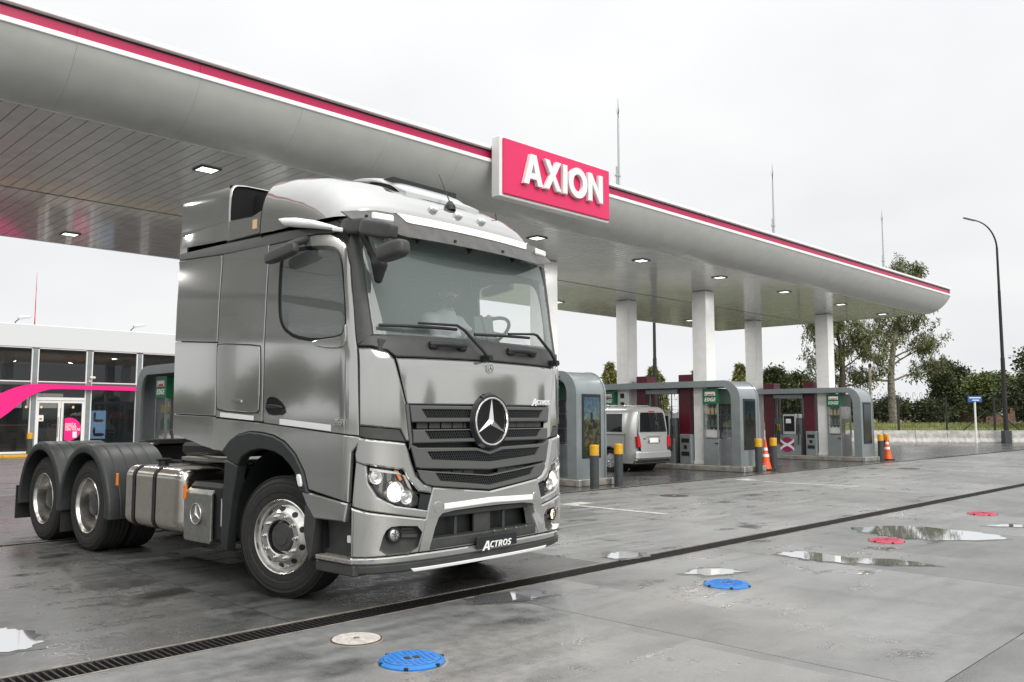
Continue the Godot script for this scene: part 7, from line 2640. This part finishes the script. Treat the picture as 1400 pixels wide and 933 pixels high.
func hand_bones(w: Vector3, fwd: Vector3, up: Vector3, curl: float, side: float) -> Array:
	var f := fwd.normalized()
	var s := f.cross(up).normalized() * side
	var u := s.cross(f).normalized() * (1.0 if s.cross(f).dot(up) > 0 else -1.0)
	var o := [[w, w + f * 0.075, 0.026, 0.030, Vector3.ONE]]
	for i in 4:
		var b := w + f * 0.085 + s * (0.030 - i * 0.020)
		var l: float = [0.040, 0.046, 0.043, 0.034][i]
		var d1 := (f - u * curl).normalized()
		var d2 := (f * (1.0 - curl) - u * (0.5 + curl)).normalized()
		o.append([b, b + d1 * l, 0.0098, 0.009, Vector3.ONE])
		o.append([b + d1 * l, b + d1 * l + d2 * l * 0.85, 0.009, 0.0078, Vector3.ONE])
	var tb := w + f * 0.025 + s * 0.030
	o.append([tb, tb + (s * 0.8 + f * 0.7 - u * 0.3).normalized() * 0.04, 0.012, 0.010, Vector3.ONE])
	o.append([tb + (s * 0.8 + f * 0.7 - u * 0.3).normalized() * 0.04, tb + (s * 0.8 + f * 0.7 - u * 0.3).normalized() * 0.04 + (f - u * 0.5).normalized() * 0.032, 0.010, 0.008, Vector3.ONE])
	return o

func person(label: String, at: Vector3, turn: float, jt: Dictionary, shirt: Material, trousers: Material, mask: bool, hair_m: Material) -> void:
	var t := thing("person", label, "person", at, turn)
	var head: Vector3 = jt.head
	var neck: Vector3 = jt.neck
	var bones := []
	# skin: neck, forearms, hands; one surface with the hidden torso inside the clothes
	bones.append([neck + Vector3(0, -0.06, 0), head + Vector3(0, -0.10, -0.02), 0.055, 0.05])
	bones.append([jt.pelvis, neck + Vector3(0, -0.12, 0), 0.10, 0.09])
	for s in ["l", "r"]:
		bones.append([neck + Vector3(0, -0.08, 0), jt["sh_" + s], 0.06, 0.05])
		bones.append([jt["sh_" + s], jt["el_" + s], 0.045, 0.038])
		bones.append([jt["el_" + s], jt["wr_" + s], 0.038, 0.026])
		bones.append([jt.pelvis, jt["kn_" + s], 0.07, 0.055])
		bones.append([jt["kn_" + s], jt["an_" + s], 0.05, 0.035])
	var m := sdf_body(bones, 0.018, 0.04)
	for s in ["l", "r"]:
		var d: Vector3 = (jt["wr_" + s] - jt["el_" + s]).normalized()
		var hm := sdf_body(hand_bones(jt["wr_" + s], d.lerp(jt.get("hand_" + s, d), 0.8), Vector3.UP, 0.55, 1.0 if s == "l" else -1.0), 0.0055, 0.012)
		m.v.append_array(hm.v); m.n.append_array(hm.n); m.t.append_array(hm.t)
	var hd := head_mesh()
	var hb := Basis(Vector3.UP, jt.get("look", 0.0)) * Basis(Vector3(1, 0, 0), jt.get("nod", 0.0))
	for i in hd.v.size():
		m.v.append(head + hb * hd.v[i]); m.n.append(hb * hd.n[i]); m.t.append(Vector2.ZERO)
	part("body", m, M.skin, t)
	var hr := sdf_body([[Vector3(0, 0.065, -0.03), Vector3(0, 0.05, -0.045), 0.092, 0.092], [Vector3(0.05, 0.07, 0.02), Vector3(-0.05, 0.075, 0.02), 0.05, 0.05], [Vector3(0, 0.0, -0.06), Vector3(0, -0.05, -0.06), 0.075, 0.06]], 0.007, 0.02)
	var hair := part("hair", hr, hair_m, t, head)
	hair.basis = hb
	if mask:
		var mk := sdf_body([[Vector3(0, -0.03, 0.072), Vector3(0, -0.075, 0.062), 0.046, 0.042], [Vector3(-0.055, -0.03, 0.03), Vector3(0.055, -0.03, 0.03), 0.042, 0.042]], 0.006, 0.02)
		var mo := part("face_mask", mk, M.cloth_dark, t, head)
		mo.basis = hb
	var cl := []
	cl.append([jt.pelvis + Vector3(0, 0.02, 0), jt.pelvis.lerp(neck, 0.5), 0.145, 0.15])
	cl.append([jt.pelvis.lerp(neck, 0.5), neck + Vector3(0, -0.10, 0), 0.155, 0.115])
	for s in ["l", "r"]:
		cl.append([neck + Vector3(0, -0.075, 0), jt["sh_" + s], 0.075, 0.068])
		cl.append([jt["sh_" + s], jt["el_" + s], 0.066, 0.052])
		cl.append([jt["el_" + s], jt["el_" + s].lerp(jt["wr_" + s], 0.9), 0.05, 0.042])
	cl.append([neck + Vector3(0.03, -0.02, 0.03), neck + Vector3(-0.03, -0.02, 0.03), 0.055, 0.055])
	part("shirt", sdf_body(cl, 0.018, 0.05), shirt, t)
	var tr := []
	for s in ["l", "r"]:
		tr.append([jt.pelvis, jt["kn_" + s], 0.125, 0.08])
		tr.append([jt["kn_" + s], jt["an_" + s], 0.078, 0.06])
	part("trousers", sdf_body(tr, 0.02, 0.05), trousers, t)
	for s in ["l", "r"]:
		part("shoe", sdf_body([[jt["an_" + s] + Vector3(0, -0.04, -0.03), jt["an_" + s] + Vector3(0, -0.05, 0.15), 0.045, 0.038]], 0.012, 0.02), M.black, t)

func make_people() -> void:
	# driver, seated behind the wheel
	var o := truck.to_global(Vector3(0.58, 0, 0.06))
	person("driver in a white shirt and dark face mask behind the steering wheel", o, deg_to_rad(48.5), {
		"head": Vector3(-0.02, 2.70, 0.16), "neck": Vector3(0, 2.56, 0.08), "pelvis": Vector3(0, 2.04, -0.02), "look": -0.5, "nod": 0.1,
		"sh_l": Vector3(0.20, 2.46, 0.06), "el_l": Vector3(0.27, 2.25, 0.30), "wr_l": Vector3(0.17, 2.44, 0.50), "hand_l": Vector3(-0.5, 0.3, 0.8),
		"sh_r": Vector3(-0.20, 2.46, 0.06), "el_r": Vector3(-0.27, 2.22, 0.28), "wr_r": Vector3(-0.17, 2.30, 0.48), "hand_r": Vector3(0.3, 0.3, 0.9),
		"kn_l": Vector3(0.16, 2.02, 0.42), "an_l": Vector3(0.16, 1.56, 0.56), "kn_r": Vector3(-0.16, 2.02, 0.42), "an_r": Vector3(-0.16, 1.56, 0.56)}, M.cloth_white, M.cloth_dark, true, M.cloth_dark)
	# someone in dark clothes just inside the store door
	person("standing person in dark clothes behind the store's left door", W(11.0, 37.6, 0.12), R45 + 0.25, {
		"head": Vector3(0, 1.58, 0.03), "neck": Vector3(0, 1.44, 0), "pelvis": Vector3(0, 0.95, 0), "look": 0.3, "nod": 0.35,
		"sh_l": Vector3(0.20, 1.36, 0), "el_l": Vector3(0.26, 1.10, 0.05), "wr_l": Vector3(0.10, 1.12, 0.27), "hand_l": Vector3(-0.6, 0.2, 0.5),
		"sh_r": Vector3(-0.20, 1.36, 0), "el_r": Vector3(-0.27, 1.09, 0.04), "wr_r": Vector3(-0.12, 1.10, 0.26), "hand_r": Vector3(0.6, 0.2, 0.5),
		"kn_l": Vector3(0.11, 0.50, 0.03), "an_l": Vector3(0.12, 0.10, 0), "kn_r": Vector3(-0.11, 0.50, 0.02), "an_r": Vector3(-0.12, 0.10, -0.02)}, M.cloth_dark, M.cloth_dark, false, M.cloth_dark)

# ---------------------------------------------------------------- all together
const ISL := [7.5, 14.75, 21.65, 29.6]

func _ready() -> void:
	make_camera_and_light()
	make_materials()
	M.visor = worn(mat(0.125, 0.122, 0.112, 0.36), 1.5, 35, 0.18)
	M.lamp_back = mat(0.25, 0.24, 0.22, 0.2, 0.9)
	M.steel_plate = worn(mat(0.50, 0.50, 0.47, 0.34, 0.9), 2.0, 37, 0.12)
	make_ground()
	make_drains()
	make_canopy()
	make_poster_texture()
	make_store_textures()
	make_store()
	make_islands()
	make_background()
	make_truck()
	make_van()
	make_people()
	make_puddles()
	make_ground_marks()
